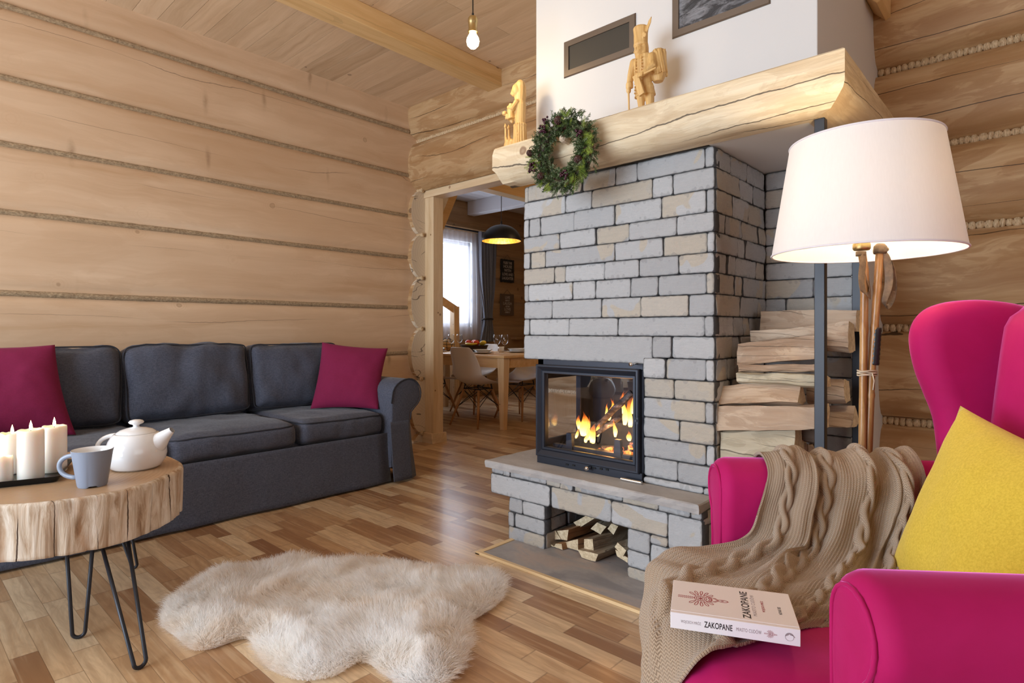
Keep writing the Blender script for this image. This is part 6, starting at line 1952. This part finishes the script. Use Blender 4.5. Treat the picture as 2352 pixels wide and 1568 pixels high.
strap([(sp(1977, 582, -.012), sv1, .010), (sp(1976, 600, -.014), sv1, .011), (sp(1969, 630, -.018), RV + FV * .2, .012), (sp(1963, 660, -.030), RV + FV * .5, .012), (sp(1968, 680, -.036), RV * .9 + Vector((0, 0, -.5)), .013),
       (sp(1984, 684, -.026), RV * .3 + Vector((0, 0, -1)) * .9, .014), (sp(1994, 668, -.012), RV * .6 + FV * 1.0, .012), (sp(1990, 640, -.004), RV + FV * .6, .011), (sp(1984, 600, -.006), sv1, .009)], .01, 'wrist_strap', pL)
mb = MB(); mb.tube([sp(1977, 588, -.001), sp(1977, 578, -.001)], [.0125, .0125], 14); mb.tube([lp(2021, 583), lp(2021.5, 577), lp(2022, 566), lp(2022.5, 560)], [.0155, .017, .016, .010], 14); mb.ell(sp(2034, 573, -.004), (.006, .006, .006))
mk('leather_cap', mb, M['leather'], pR)
sv2 = RV * .8 - FV * .6
strap([(sp(2026, 577, -.010), sv2, .009), (sp(2033, 605, -.012), sv2, .011), (sp(2038, 640, -.010), sv2, .011), (sp(2032, 670, -.012), sv2, .010), (sp(2025, 690, -.010), sv2, .008), (sp(2027, 702, -.006), RV * .5 + Vector((0, 0, -.5)), .007), (sp(2038, 708, 0), RV * .3 - Vector((0, 0, 1)), .008),
       (sp(2050, 695, .004), sv2, .009), (sp(2054, 660, .004), sv2, .011), (sp(2048, 620, .0), sv2, .011), (sp(2036, 590, -.004), sv2, .009)], .01, 'wrist_strap', pR)
l = D.lights.new('lamp_light', 'POINT'); l.energy = 9.0; l.color = (1, .76, .48); l.shadow_soft_size = .035
lo = D.objects.new('lamp_light', l); lo.location = (LC.x, LC.y, 1.37); COL.objects.link(lo)
# ---------------------------------------------------------------- wreath
WC = Vector((-1.486, 1.958, 1.740))
wr_ = thing('wreath', 'fir wreath with cones and dark berries hanging from the mantel peg', 'wreath', tuple(WC))
rnd = random.Random(21)
def sprig(mb, p, d, L, nl, wid, nd, taper=.6, flatn=None, droop=0.0):
    d = d.normalized(); s = d.cross(Vector((0, 1, 0)) if abs(d.y) < .9 else Vector((1, 0, 0))).normalized(); u = d.cross(s)
    mb.tube([p, p + d * L], .0009, 4)
    for k in range(nd):
        t = (k + .5) / nd; base = p + d * (L * t)
        w = rnd.uniform(0, 2 * pi) if flatn is None else (0 if k % 2 else pi) + rnd.uniform(-.3, .3)
        side = s * cos(w) + u * sin(w)
        nd_ = (d * .75 + side).normalized(); l = nl * (1 - taper * t * .5) * rnd.uniform(.8, 1.2)
        q = nd_.cross(Vector((rnd.uniform(-1, 1), rnd.uniform(-1, 1), rnd.uniform(-1, 1)))).normalized() * wid
        mb.add([base - q, base + q, base + nd_ * l * .6 + q * .9, base + nd_ * l, base + nd_ * l * .6 - q * .9], [(0, 1, 2, 3, 4)])
def wpt(th, rr, dy): return WC + Vector((rr * cos(th), dy, rr * sin(th)))
mb = MB()
mb.tube([wpt(2 * pi * k / 40, .120, .0) for k in range(40)], .022, 10, closed=True)
mk('ring', mb, M['cone'], wr_)
for nm, mat_, cnt, sz in (('fir_foliage', 'needle', 620, 1.0), ('grey_fir_foliage', 'needle2', 190, 1.0)):
    mb = MB()
    for i in range(cnt):
        th = rnd.uniform(0, 2 * pi); phi = rnd.uniform(-pi, pi)
        rr = .122 + .042 * cos(phi) * rnd.uniform(.3, 1); dy = -.036 * abs(sin(phi)) * rnd.uniform(.4, 1) if rnd.random() < .85 else .01
        rad_ = Vector((cos(th), 0, sin(th))); tan_ = Vector((-sin(th), 0, cos(th)))
        out = rad_ * cos(phi) + Vector((0, -1, 0)) * abs(sin(phi))
        d = (out * rnd.uniform(.5, 1.3) + tan_ * rnd.uniform(.2, 1.0) * (-1 if rnd.random() < .7 else 1)).normalized()
        sprig(mb, wpt(th, rr, dy - .002), d, rnd.uniform(.018, .042), .0125, .00085, 30)
    o = mk(nm, mb, M[mat_], wr_, smooth=False, recalc=False); o['kind'] = 'stuff'
mb = MB()
for th0, n_, ln in ((78, 5, .045), (68, 3, .04), (20, 6, .06), (5, 4, .06), (-8, 4, .04), (-48, 5, .07), (-60, 3, .06), (195, 6, .045), (182, 4, .04), (120, 3, .035), (225, 3, .04), (300, 3, .04), (-25, 4, .05), (250, 4, .035)):
    for q in range(n_):
        th = radians(th0 + rnd.uniform(-7, 7)); r0 = rnd.uniform(.10, .145)
        rad_ = Vector((cos(th), 0, sin(th))); tan_ = Vector((-sin(th), 0, cos(th)))
        d = (rad_ * .8 + tan_ * rnd.uniform(-.9, .9) + Vector((0, -.35, -.35))).normalized()
        p0 = wpt(th, r0, -.036)
        mb.tube([p0, p0 + d * ln], .0008, 4)
        sd_ = d.cross(Vector((0, 1, 0))).normalized()
        for k in range(9):
            t = (k + 1) / 10
            for s_ in (1, -1):
                b0 = p0 + d * ln * t; dd = (d * .8 + sd_ * s_).normalized(); l_ = ln * .36 * (1 - t * .6)
                mb.tube([b0, b0 + dd * l_], [.0013, .0005], 4, flat=.6)
o = mk('thuja_sprigs', mb, M['thuja'], wr_, smooth=False, recalc=False); o['kind'] = 'stuff'; o['label'] = 'yellow-green thuja sprigs'
def wcone(th, r0, R):
    mb = MB(); p = wpt(radians(th), r0, -.050)
    for ring in range(6):
        zz = ring / 5; rr = R * sin(pi * (.25 + .6 * zz)); n_ = 9
        for k in range(n_):
            a = 2 * pi * (k + ring * .5) / n_; d = Vector((cos(a), -.2 - zz, sin(a))).normalized()
            mb.ell(p + Vector((cos(a) * rr * .75, -.022 * zz + .008, sin(a) * rr * .75)), (.0052, .0035, .0062), (0, 0, a), 6, 4)
    mb.ell(p, (R * .6, .016, R * .6), None, 8, 6)
    mk('pine_cone', mb, M['cone'], wr_, smooth=False)
for th, r0, R in ((88, .125, .018), (-28, .118, .016), (225, .125, .014), (172, .150, .013)): wcone(th, r0, R)
def berries(th, r0, n_, spread):
    mb = MB(); p = wpt(radians(th), r0, -.052)
    for k in range(n_):
        q = p + Vector((rnd.uniform(-1, 1) * spread, rnd.uniform(-.010, .006), rnd.uniform(-1, 1) * spread)); mb.ell(q, (.0052,) * 3, None, 8, 6)
    mk('berry_cluster', mb, M['berries'], wr_)
for th, r0, n_, s in ((126, .135, 16, .020), (112, .155, 10, .012), (22, .120, 16, .017), (198, .140, 16, .018), (-72, .115, 16, .018)): berries(th, r0, n_, s)

# ---------------------------------------------------------------- carved figures
def limb(mb, pts, rs, n=9): mb.tube(pts, rs, n); mb.ell(pts[0], (rs[0],) * 3, None, 8, 6); mb.ell(pts[-1], (rs[-1],) * 3, None, 8, 6)
def carve(name, mb, label, voxel=.0026):
    # single carved block: pieces fused by a voxel remesh, facets kept
    me = D.meshes.new(name); me.from_pydata(mb.v, [], mb.f); fixnormals(me); me.materials.append(M['carved'])
    o = D.objects.new(name, me); COL.objects.link(o)
    r_ = o.modifiers.new('r', 'REMESH'); r_.mode = 'VOXEL'; r_.voxel_size = voxel; r_.use_smooth_shade = True
    d_ = o.modifiers.new('d', 'DECIMATE'); d_.ratio = .30
    bpy.context.view_layer.update(); dg = bpy.context.evaluated_depsgraph_get()
    m2 = D.meshes.new_from_object(o.evaluated_get(dg)); o.modifiers.clear(); o.data = m2; m2.name = name
    m2.polygons.foreach_set('use_smooth', [False] * len(m2.polygons)); m2.materials.clear(); m2.materials.append(M['carved'])
    tag(o, label, 'wood figurine'); return o
# mountaineer with tall plumed hat, stick and a basket on his back.
q = -0.0
mb = MB(); B = lambda x, y, z: (x, y, z)
mb.rbox((-.010, 0, .009), (.060, .035, .010), .006, n=4)
limb(mb, [(-.006, -.004, .125), (.000, -.006, .07), (.004, -.004, .016)], [.021, .015, .012]); limb(mb, [(.030, .004, .125), (.036, .003, .07), (.036, .002, .022)], [.022, .018, .015])
mb.ell((.000, -.016, .022), (.014, .024, .009)); mb.ell((.036, -.010, .030), (.015, .022, .010)); mb.lathe([(.017, 0), (.0185, .008), (.017, .016)], (.036, .002, .030), 10, cap0=True, cap1=True)
mb.lathe([(.030, .10), (.036, .13), (.034, .16), (.040, .20), (.044, .235), (.034, .258), (.016, .268)], (.008, .002, 0), 18, 1.0, .72, True, True)     # coat
mb.lathe([(.046, .092), (.040, .115), (.034, .14)], (.012, .006, 0), 18, 1.0, .75, True, True)
for i in range(12): mb.ell((-.014 + .002 * i * .2, -.031 + .0008 * i * 0, .10 + i * .0125), (.0042, .005, .005), None, 6, 4); mb.ell((.018, -.034, .10 + i * .0125), (.0042, .005, .005), None, 6, 4)
mb.rbox((.003, -.028, .165), (.014, .006, .012), .004, n=3)
limb(mb, [(-.034, -.004, .240), (-.044, -.012, .185), (-.047, -.020, .140)], [.017, .0145, .012]); mb.ell((-.048, -.022, .124), (.010, .011, .013)); mb.lathe([(.0155, 0), (.0155, .02)], (-.046, -.018, .134), 9, cap0=True, cap1=True)
mb.tube([(-.048, -.024, .135), (-.047, -.024, .10), (-.044, -.024, .015)], [.0052, .0045, .0036], 7)
limb(mb, [(.048, -.002, .240), (.058, -.016, .195), (.030, -.042, .165)], [.019, .017, .012]); mb.ell((.024, -.046, .160), (.013, .009, .010))
for i in range(4): mb.tube([(.016 + i * .006, -.054, .166), (.014 + i * .006, -.057, .150)], .0032, 5)
mb.obox((.014, -.046, .122), (.35, 0, -1), (0, 1, 0), (1, 0, .35), .046, .007, .013)                       # saw blade board
mb.tube([(.030, -.046, .160), (.088, -.040, .172)], [.0052, .0045], 6)
mb.lathe([(.020, .145), (.030, .165), (.034, .21), (.032, .25), (.024, .272), (.008, .280)], (.060, .028, 0), 14, 1.0, .95, True, True)      # pack basket
for k in range(22): a = k * .55; mb.tube([(.060 + .030 * cos(a), .028 + .028 * sin(a), .27 - .003 * (k % 5)), (.060 + .036 * cos(a + .5), .028 + .034 * sin(a + .5), .165 + .004 * (k % 4))], .0036, 5)
mb.ell((-.006, -.006, .280), (.0225, .0235, .030)); mb.ell((-.010, -.028, .281), (.0042, .006, .0075), None, 7, 5)       # head, nose
mb.ell((-.017, -.024, .270), (.009, .0045, .0035), (0, .5, .3), 7, 5); mb.ell((-.001, -.026, .270), (.009, .0045, .0035), (0, -.5, 0), 7, 5)
for sx in (-.017, -.001): mb.ell((sx, -.0245, .288), (.004, .003, .0022), None, 6, 4); mb.ell((sx, -.026, .2945), (.0065, .003, .002), None, 6, 4)
mb.lathe([(.024, .250), (.029, .262), (.028, .29), (.0265, .305)], (-.002, .006, 0), 12, 1.0, .9, True, True)
mb.lathe([(.0285, .298), (.0300, .306), (.0285, .312), (.0290, .35), (.0315, .372), (.028, .378)], (-.004, 0, 0), 18, 1, 1, True, True)
mb.ell((.022, -.016, .335), (.008, .007, .011)); 
for k in range(5): mb.ell((.018 + .003 * k, -.020, .326 + .004 * (k % 3)), (.004, .004, .007), None, 6, 4)
mb.add([(.020, -.014, .335), (.030, -.012, .345), (.046, -.010, .378), (.050, -.010, .403), (.036, -.010, .388), (.026, -.010, .365),
        (.020, -.006, .335), (.030, -.006, .345), (.046, -.005, .378), (.050, -.005, .403), (.036, -.005, .388), (.026, -.005, .365)],
       [(0, 1, 2, 3, 4, 5), (11, 10, 9, 8, 7, 6)] + [(i, (i + 1) % 6, 6 + (i + 1) % 6, 6 + i) for i in range(6)])
mb.shift((-1.222, 2.13, 1.866)); carve('carved_figurine', mb, 'carved wooden highlander with plumed hat, stick and back basket on the mantel', .0024)
# woman with hood, vessel and two geese
mb = MB()
mb.rbox((-.020, 0, .008), (.068, .034, .009), .006, n=4)
mb.lathe([(.032, .012), (.034, .05), (.030, .10), (.028, .135), (.030, .18), (.032, .225), (.024, .25), (.014, .262)], (.020, 0, 0), 16, 1.0, .85, True, True)
for k in range(18): a = 2 * pi * k / 18; mb.tube([(.020 + .031 * cos(a), .027 * sin(a), .125), (.020 + .0345 * cos(a), .030 * sin(a), .015)], .0034, 5); mb.ell((.020 + .032 * cos(a), .028 * sin(a), .128), (.004, .004, .008), None, 6, 4)
mb.ell((.008, -.008, .300), (.026, .025, .036), (0, -.25, 0)); mb.lathe([(.026, .235), (.031, .27), (.031, .31), (.026, .335), (.012, .350), (0, .353)], (.018, .004, 0), 14, 1, .9, True)
mb.ell((-.010, -.016, .292), (.011, .012, .020)); mb.ell((-.021, -.020, .290), (.0045, .004, .007), None, 6, 5)
limb(mb, [(.018, -.022, .236), (.004, -.036, .205), (-.018, -.038, .214)], [.016, .014, .010]); mb.ell((-.022, -.036, .218), (.010, .008, .009))
mb.tube([(-.012, -.026, .235), (-.018, -.028, .205), (-.012, -.030, .170), (-.010, -.030, .158)], [.012, .017, .018, .020], 12)
limb(mb, [(-.014, -.020, .150), (-.034, -.024, .172), (-.050, -.026, .190)], [.008, .007, .006]); mb.lathe([(.004, 0), (.0125, .006), (.014, .016), (.010, .022)], (-.056, -.028, .186), 10, cap0=True, cap1=True)
mb.ell((-.044, -.026, .180), (.009, .006, .014), (0, .5, 0))
for gx, gh in ((-.056, .132), (-.034, .120)):
    mb.ell((gx + .004, -.012, .045), (.020, .017, .028), (0, .35, 0)); mb.tube([(gx + .002, -.014, .055), (gx - .004, -.016, .085), (gx - .004, -.018, gh)], [.012, .0065, .0052], 8)
    mb.ell((gx - .004, -.019, gh + .006), (.007, .008, .009)); mb.tube([(gx - .004, -.018, gh + .008), (gx - .006, -.019, gh + .024)], [.0055, .0015], 6)
    mb.ell((gx + .022, -.008, .040), (.024, .012, .010), (0, .7, 0))
mb.shift((-1.905, 2.125, 1.866)); carve('carved_figurine', mb, 'carved wooden shawled woman holding a pot with two geese on the mantel', .0024)
# ---------------------------------------------------------------- dining room furniture
TX0, TX1, TY0, TY1, TZ = -5.85, -3.955, 4.215, 5.12, .745
dt = thing('dining_table', 'pine dining table with tapered legs beyond the doorway', 'dining table', ((TX0 + TX1) / 2, (TY0 + TY1) / 2, 0))
bevel(mk('tabletop', MB().box(TX0, TX1, TY0, TY1, TZ - .026, TZ), M['pine'], dt, smooth=False), .006)
for nm, bx in (('apron', (TX0 + .06, TX1 - .04, TY0 + .025, TY0 + .05)), ('apron', (TX0 + .06, TX1 - .04, TY1 - .05, TY1 - .025)), ('apron', (TX1 - .05, TX1 - .025, TY0 + .05, TY1 - .05)), ('apron', (TX0 + .04, TX0 + .065, TY0 + .05, TY1 - .05))):
    mk(nm, MB().box(*bx, TZ - .125, TZ - .027), M['pine'], dt, smooth=False)
M['pinez'] = wood('pine_leg_wood', (.80, .60, .38), (.72, .50, .28), (.55, .35, .17), axis=2, grain=.6, knots=.8, rough=.4, bump=.05, kscale=3)
for x, y in ((TX1 - .06, TY0 + .06), (TX1 - .06, TY1 - .06), (TX0 + .06, TY0 + .06), (TX0 + .06, TY1 - .06)):
    mb = MB(); a, b = .045, .026
    mb.v = [(x + i * a, y + j * a, TZ - .027) for j in (-1, 1) for i in (-1, 1)] + [(x + i * b, y + j * b, 0) for j in (-1, 1) for i in (-1, 1)]
    mb.f = [(0, 1, 3, 2), (4, 6, 7, 5), (0, 4, 5, 1), (1, 5, 7, 3), (3, 7, 6, 2), (2, 6, 4, 0)]
    bevel(mk('leg', mb, M['pinez'], dt, smooth=False), .003)
# shell chair, local: faces +x
def shell_chair(loc, rz, label):
    t = thing('dining_chair', label, 'chair', loc, rz, 'white shell chairs round the dining table')
    mb = MB(); n1, n2 = 26, 22
    PR = [(.235, .425), (.215, .440), (.12, .436), (.0, .428), (-.10, .432), (-.165, .455), (-.205, .50), (-.225, .57), (-.240, .65), (-.258, .73), (-.275, .80), (-.280, .825)]
    HW = [.17, .20, .225, .235, .235, .230, .222, .215, .205, .190, .165, .13]
    LIFT = [.0, .006, .02, .045, .075, .095, .095, .08, .06, .045, .03, .02]
    def ip(A_, t):
        x = t * (len(A_) - 1); i = min(int(x), len(A_) - 2); f = x - i
        if isinstance(A_[0], tuple): return [A_[i][k] * (1 - f) + A_[i + 1][k] * f for k in range(2)]
        return A_[i] * (1 - f) + A_[i + 1] * f
    def fn(u, v):
        x, z = ip(PR, v); w = ip(HW, v); L = ip(LIFT, v); s = 2 * u - 1
        up = 1 if v < .45 else max(0, 1 - (v - .45) / .25)
        return (x + L * abs(s) ** 2.4 * (1 - up) * 1.0, w * s, z + L * abs(s) ** 2.4 * up)
    mb.grid(fn, n1, n2)
    o = mk('shell_seat', mb, M['shell'], t, local=True, recalc=False); sm = o.modifiers.new('s', 'SOLIDIFY'); sm.thickness = .008; sm.offset = 0; subsurf(o, 1)
    T = [(.10, .11), (.10, -.11), (-.10, .11), (-.10, -.11)]; F = [(.22, .21), (.22, -.21), (-.21, .21), (-.21, -.21)]
    for (a, b), (c, d) in zip(T, F):
        mk('leg', MB().tube([(a, b, .375), ((a + c) / 2, (b + d) / 2, .19), (c, d, 0)], [.013, .0145, .009], 12), M['beech'], t, local=True)
    def P(i, z): 
        a, b = T[i]; c, d = F[i]; k = 1 - z / .375; return (a + (c - a) * k, b + (d - b) * k, z)
    mb = MB()
    for i, j in ((0, 1), (0, 2), (1, 3), (2, 3)):
        mb.tube([P(i, .19), P(j, .37)], .0035, 6); mb.tube([P(j, .19), P(i, .37)], .0035, 6)
    for i in range(4): mb.tube([P(i, .37), (P(i, .37)[0] * .9, P(i, .37)[1] * .9, .432)], .007, 6)
    mb.tube([P(0, .385), P(2, .385)], .006, 6); mb.tube([P(1, .385), P(3, .385)], .006, 6); mb.tube([P(0, .385), P(1, .385)], .006, 6); mb.tube([P(2, .385), P(3, .385)], .006, 6)
    mk('wire_brace', mb, M['blacksteel'], t, local=True)
    return t
c0 = shell_chair((-4.44, 4.335, 0), radians(90), 'white shell chair nearest the doorway, its back towards the living room')
dup(c0, (-5.22, 4.36, 0), radians(90), 'dining chair whose legs show beside the door post, left of the nearest chair')
dup(c0, (-4.42, 5.00, 0), radians(-90), 'white shell chair on the right, partly behind the fireplace')
dup(c0, (-5.20, 5.02, 0), radians(-90), 'far chair across the table, its warmly lit seat seen under the tabletop')
def wineglass(x, y, label):
    t = thing('wine_glass', label, 'wine glass', (x, y, TZ + .0005), 0, 'wine glasses on the dining table')
    mk('bowl', MB().lathe([(.004, .095), (.020, .102), (.036, .125), (.041, .150), (.038, .180), (.033, .205), (.0318, .205), (.037, .180), (.0398, .150), (.035, .127), (.019, .104), (0, .098)], (0, 0, 0), 28), M['glass'], t, local=True)
    mk('stem', MB().lathe([(0, .0), (.034, .0), (.034, .0015), (.006, .006), (.0035, .015), (.0035, .085), (.006, .096), (0, .099)], (0, 0, 0), 20), M['glass'], t, local=True)
wineglass(-4.38, 4.56, 'left one of the wine glass pair right of the fruit basket')
wineglass(-4.325, 4.625, 'right one of the wine glass pair right of the fruit basket')
wineglass(-5.136, 4.573, 'wine glass close to the door post, front one')
wineglass(-5.38, 4.93, 'wine glass behind the one close to the door post')
def setting(x, y, lab):
    p = mk('plate', MB().lathe([(0, .004), (.07, .004), (.13, .016), (.132, .018), (.07, .0075), (0, .0065)], (x, y, TZ), 40), M['white_ceramic']); tag(p, 'white plate under the soup bowl ' + lab, 'plate', 'white plates')
    b = mk('soup_bowl', MB().lathe([(0, .008), (.05, .0085), (.075, .02), (.108, .046), (.11, .046), (.077, .026), (.05, .012), (0, .0115)], (x, y, TZ + .001), 40), M['white_ceramic']); tag(b, 'white soup bowl ' + lab, 'bowl', 'white soup bowls')
setting(-4.50, 4.46, 'in front of the nearest dining chair'); setting(-4.44, 4.95, 'at the right, cut off by the fireplace'); setting(-5.27, 4.46, 'at the left beside the door post')
cp = mk('cup', MB().lathe([(0, 0), (.028, 0), (.036, .065), (.034, .065), (.026, .004), (0, .004)], (-4.60, 4.86, TZ), 28), M['white_ceramic']); tag(cp, 'small white cup right of the fruit basket', 'cup')
bs = mk('fruit_basket', MB().lathe([(0, .004), (.14, .004), (.155, .04), (.170, .078), (.176, .082), (.165, .078), (.150, .045), (.132, .01), (0, .008)], (-4.93, 4.75, TZ), 40, 1.05, .85), simple('dark_wicker', (.03, .015, .01), .7)); tag(bs, 'dark wicker basket holding fruit on the dining table', 'basket')
for (dx, dy, r, c, nm, lab) in ((-.09, -.01, .04, (.55, .04, .02), 'apple', 'red apple at the left of the fruit basket'), (-.03, .03, .04, (.62, .10, .02), 'apple', 'orange-red apple behind the leftmost one in the basket'), (.03, .0, .04, (.60, .06, .02), 'apple', 'red apple in the middle of the fruit basket')):
    o = mk(nm, MB().ell((-4.93 + dx, 4.75 + dy, TZ + .065 + r), (r, r, r * .9)), simple('apple_skin_%d' % int((dx + 1) * 100), c, .3)); tag(o, lab, 'apple')
o = mk('lemon', MB().ell((-4.83, 4.79, TZ + .105), (.045, .03, .028), (0, -.3, .5)), simple('lemon_skin', (.72, .55, .05), .4)); tag(o, 'yellow-green lemon at the right rim of the fruit basket', 'lemon')
o = mk('banana', MB().tube([(-5.00, 4.68, TZ + .100), (-4.95, 4.66, TZ + .092), (-4.89, 4.67, TZ + .090), (-4.84, 4.71, TZ + .098)], [.008, .017, .017, .007], 10), simple('banana_skin', (.80, .60, .05), .5)); tag(o, 'yellow banana lying along the front of the fruit basket', 'banana')
mb = MB(); mb.ell((-5.43, 4.77, TZ + .075), (.085, .085, .075))
o = thing('bread_basket', 'golden bread basket with dark wire beside the door post', 'basket', (-5.43, 4.77, TZ))
mk('bread', mb, simple('bread_crust', (.62, .38, .14), .7), o)
mb = MB()
for k in range(4): w = pi * k / 4; mb.tube([(-5.43 + .09 * cos(a) * cos(w), 4.77 + .09 * cos(a) * sin(w), TZ + .078 + .079 * sin(a)) for a in [2 * pi * q / 24 for q in range(24)]], .003, 5, closed=True)
for zz, rr_ in ((.04, .083), (.08, .091), (.12, .079)): mb.tube([(-5.43 + rr_ * cos(2 * pi * q / 24), 4.77 + rr_ * sin(2 * pi * q / 24), TZ + zz) for q in range(24)], .003, 5, closed=True)
mk('wire_cage', mb, M['black'], o)
# pendant
PX, PY = -4.535, 4.795
pd = thing('dome_pendant', 'black dome pendant lamp with gold inside over the dining table', 'pendant lamp', (PX, PY, 2.9))
def dome(r, h, off=0): return [(r * cos(pi / 2 * k / 14) + off * 0, h * sin(pi / 2 * k / 14)) for k in range(15)]
zr = 2.005
mk('dome', MB().lathe(dome(.222, .185), (PX, PY, zr), 56), M['black'], pd); mk('gold_lining', MB().lathe([(r * .985, z * .98) for r, z in dome(.222, .185)], (PX, PY, zr + .0005), 56), M['goldleaf'], pd)
mk('cord', MB().tube([(PX, PY, zr + .18), (PX, PY, zr + .22), (PX, PY, zr + .225), (PX, PY, 2.9)], [.012, .010, .004, .004], 8), M['black'], pd)
mk('bulb', MB().ell((PX, PY, zr + .075), (.035, .035, .04)), M['bulb'], pd)
l = D.lights.new('dome_light', 'POINT'); l.energy = 5; l.color = (1, .70, .38); l.shadow_soft_size = .04
lo = D.objects.new('dome_light', l); lo.location = (PX, PY, zr + .02); COL.objects.link(lo)
l = D.lights.new('hall_light', 'POINT'); l.energy = 16; l.color = (1, .62, .26); l.shadow_soft_size = .08
lo = D.objects.new('hall_light', l); lo.location = (-2.5, 5.3, 2.4); COL.objects.link(lo)
# curtains
def drape(name, x, y0, y1, z0, z1, amp, freq, mat, label, cat, group=None, tie=None, n=160, nz=30, parent=None):
    mb = MB()
    for j in range(nz + 1):
        z = z1 + (z0 - z1) * j / nz
        for i in range(n + 1):
            t = i / n; a, b = y0, y1
            if tie:
                tz, tc, tw = tie; k = math.exp(-((z - tz) / .42) ** 2) if z > tz else math.exp(-((z - tz) / .25) ** 2)
                a = y0 + (tc - tw - y0) * k; b = y1 + (tc + tw - y1) * k
            y = a + (b - a) * t
            mb.v.append((x + amp * sin(2 * pi * freq * t + .8 * sin(z * 2 + t * 9)) + amp * .4 * sin(2 * pi * freq * 2.3 * t + z), y, z))
    for j in range(nz):
        for i in range(n): a = j * (n + 1) + i; mb.f.append((a, a + 1, a + n + 2, a + n + 1))
    o = mk(name, mb, mat, parent, recalc=False)
    if parent is None: tag(o, label, cat, group)
    return o
drape('sheer_curtain', XD + .07, 4.15, 6.18, .86, 2.43, .012, 22, M['sheer'], 'white sheer curtain across the dining window', 'curtain')
dc = thing('drape_curtain', 'grey curtain tied back beside the dining window', 'curtain', (XD + .11, 6.45, .85))
drape('cloth', XD + .12, 6.04, 6.42, .83, 2.46, .03, 5, M['curtain'], '', '', tie=(1.16, 6.23, .09), parent=dc)
mk('tie_back', MB().tube([(XD + .12 + .055 * cos(2 * pi * k / 20), 6.23 + .105 * sin(2 * pi * k / 20), 1.16 + .012 * cos(2 * pi * k / 20)) for k in range(20)], .012, 8, closed=True, flat=1), M['tape'], dc)
o = mk('curtain_rod', MB().tube([(XD + .10, 4.0, 2.455), (XD + .10, 6.33, 2.455)], .012, 10), M['blacksteel']); tag(o, 'black rod carrying the dining window curtains', 'curtain rod')
# signs
def sign(y0, y1, z0, z1, mat, lines, label, sizes, rag):
    x = XD + .022
    t = thing('wall_sign', label, 'sign', (x, (y0 + y1) / 2, z0), 0)
    pts = []; n = 16
    for k in range(n): pts.append((y0 + (y1 - y0) * k / n, z0 + rag * mnoise.noise(Vector((k * 2.1, 1, z0)))))
    for k in range(n): pts.append((y1 + rag * mnoise.noise(Vector((k * 2.1, 5, z0))), z0 + (z1 - z0) * k / n))
    for k in range(n): pts.append((y1 - (y1 - y0) * k / n, z1 + rag * mnoise.noise(Vector((k * 2.1, 9, z0)))))
    for k in range(n): pts.append((y0 + rag * mnoise.noise(Vector((k * 2.1, 13, z0))), z1 - (z1 - z0) * k / n))
    mk('board', MB().prism(pts, x - .008, x + .008, 0, axes='yzx'), mat, t, smooth=False)
    ym = (y0 + y1) / 2; zt_ = z1 + (z1 - z0) * .36 * .6
    mk('hanging_string', MB().tube([(x + .002, y0 + .06, z1 - .01), (x + .002, ym, zt_), (x + .002, y1 - .06, z1 - .01)], .003, 5), M['leather'], t)
    Rb = Matrix(((0, 0, 1, 0), (1, 0, 0, 0), (0, 1, 0, 0), (0, 0, 0, 1)))
    z = z1 - (z1 - z0) * .14; tot = sum(sizes)
    avail = (z1 - z0) * .84; sc = avail / (tot * 1.25); z = z1 - (z1 - z0) * .08
    for s, zz in zip(lines, sizes):
        h = zz * sc; z -= h * .62
        text_mesh('lettering', s, h * 1.25, M['signtext'], t, Matrix.Translation((x + .0085, ym, z)) @ Rb, ext=.0005, sx=min(1.0, (y1 - y0) * .86 / max(.01, h * 1.25 * .62 * len(s))), off=.002)
        z -= h * .62
sign(6.625, 6.925, 1.755, 2.115, M['signblack'], ['BLESS THIS', 'HOUSE', 'WITH', 'LOVE AND', 'LAUGHTER'], 'black sign reading BLESS THIS HOUSE, upper of the two signs', [.9, 1, 1, 1, 1], .009)
sign(6.62, 6.92, 1.235, 1.570, M['signbrown'], ['LIVE', 'SIMPLY', 'LAUGH', 'OFTEN', 'LOVE', 'DEEPLY'], 'brown sign reading LIVE LAUGH LOVE, lower of the two signs', [1, .55, 1, .5, 1, .55], .0)
# stair newel in front of the curtain
nw = thing('stair_newel', 'pine newel post with sloping handrail in front of the sheer curtain', 'stair post', (-5.82, 5.26, 0))
bevel(mk('post', MB().box(-5.865, -5.775, 5.20, 5.29, 0, 1.315), M['pinez'], nw, smooth=False), .004)
mb = MB(); a, b = Vector((-5.80, 5.24, 1.27)), Vector((-6.10, 4.80, 1.62)); d = (b - a).normalized()
mb.obox((a + b) / 2, d, Vector((d.y, -d.x, 0)), Vector((d.y, -d.x, 0)).cross(d), (b - a).length / 2, .03, .05); mk('handrail', mb, M['pine'], nw, smooth=False)
# rail on the dining wall
o = mk('wall_shelf', MB().box(XD + .0, XD + .12, 6.88, 7.5, .855, .885), M['dwall'], smooth=False); tag(o, 'small dark wooden shelf on the dining wall below the signs', 'shelf')
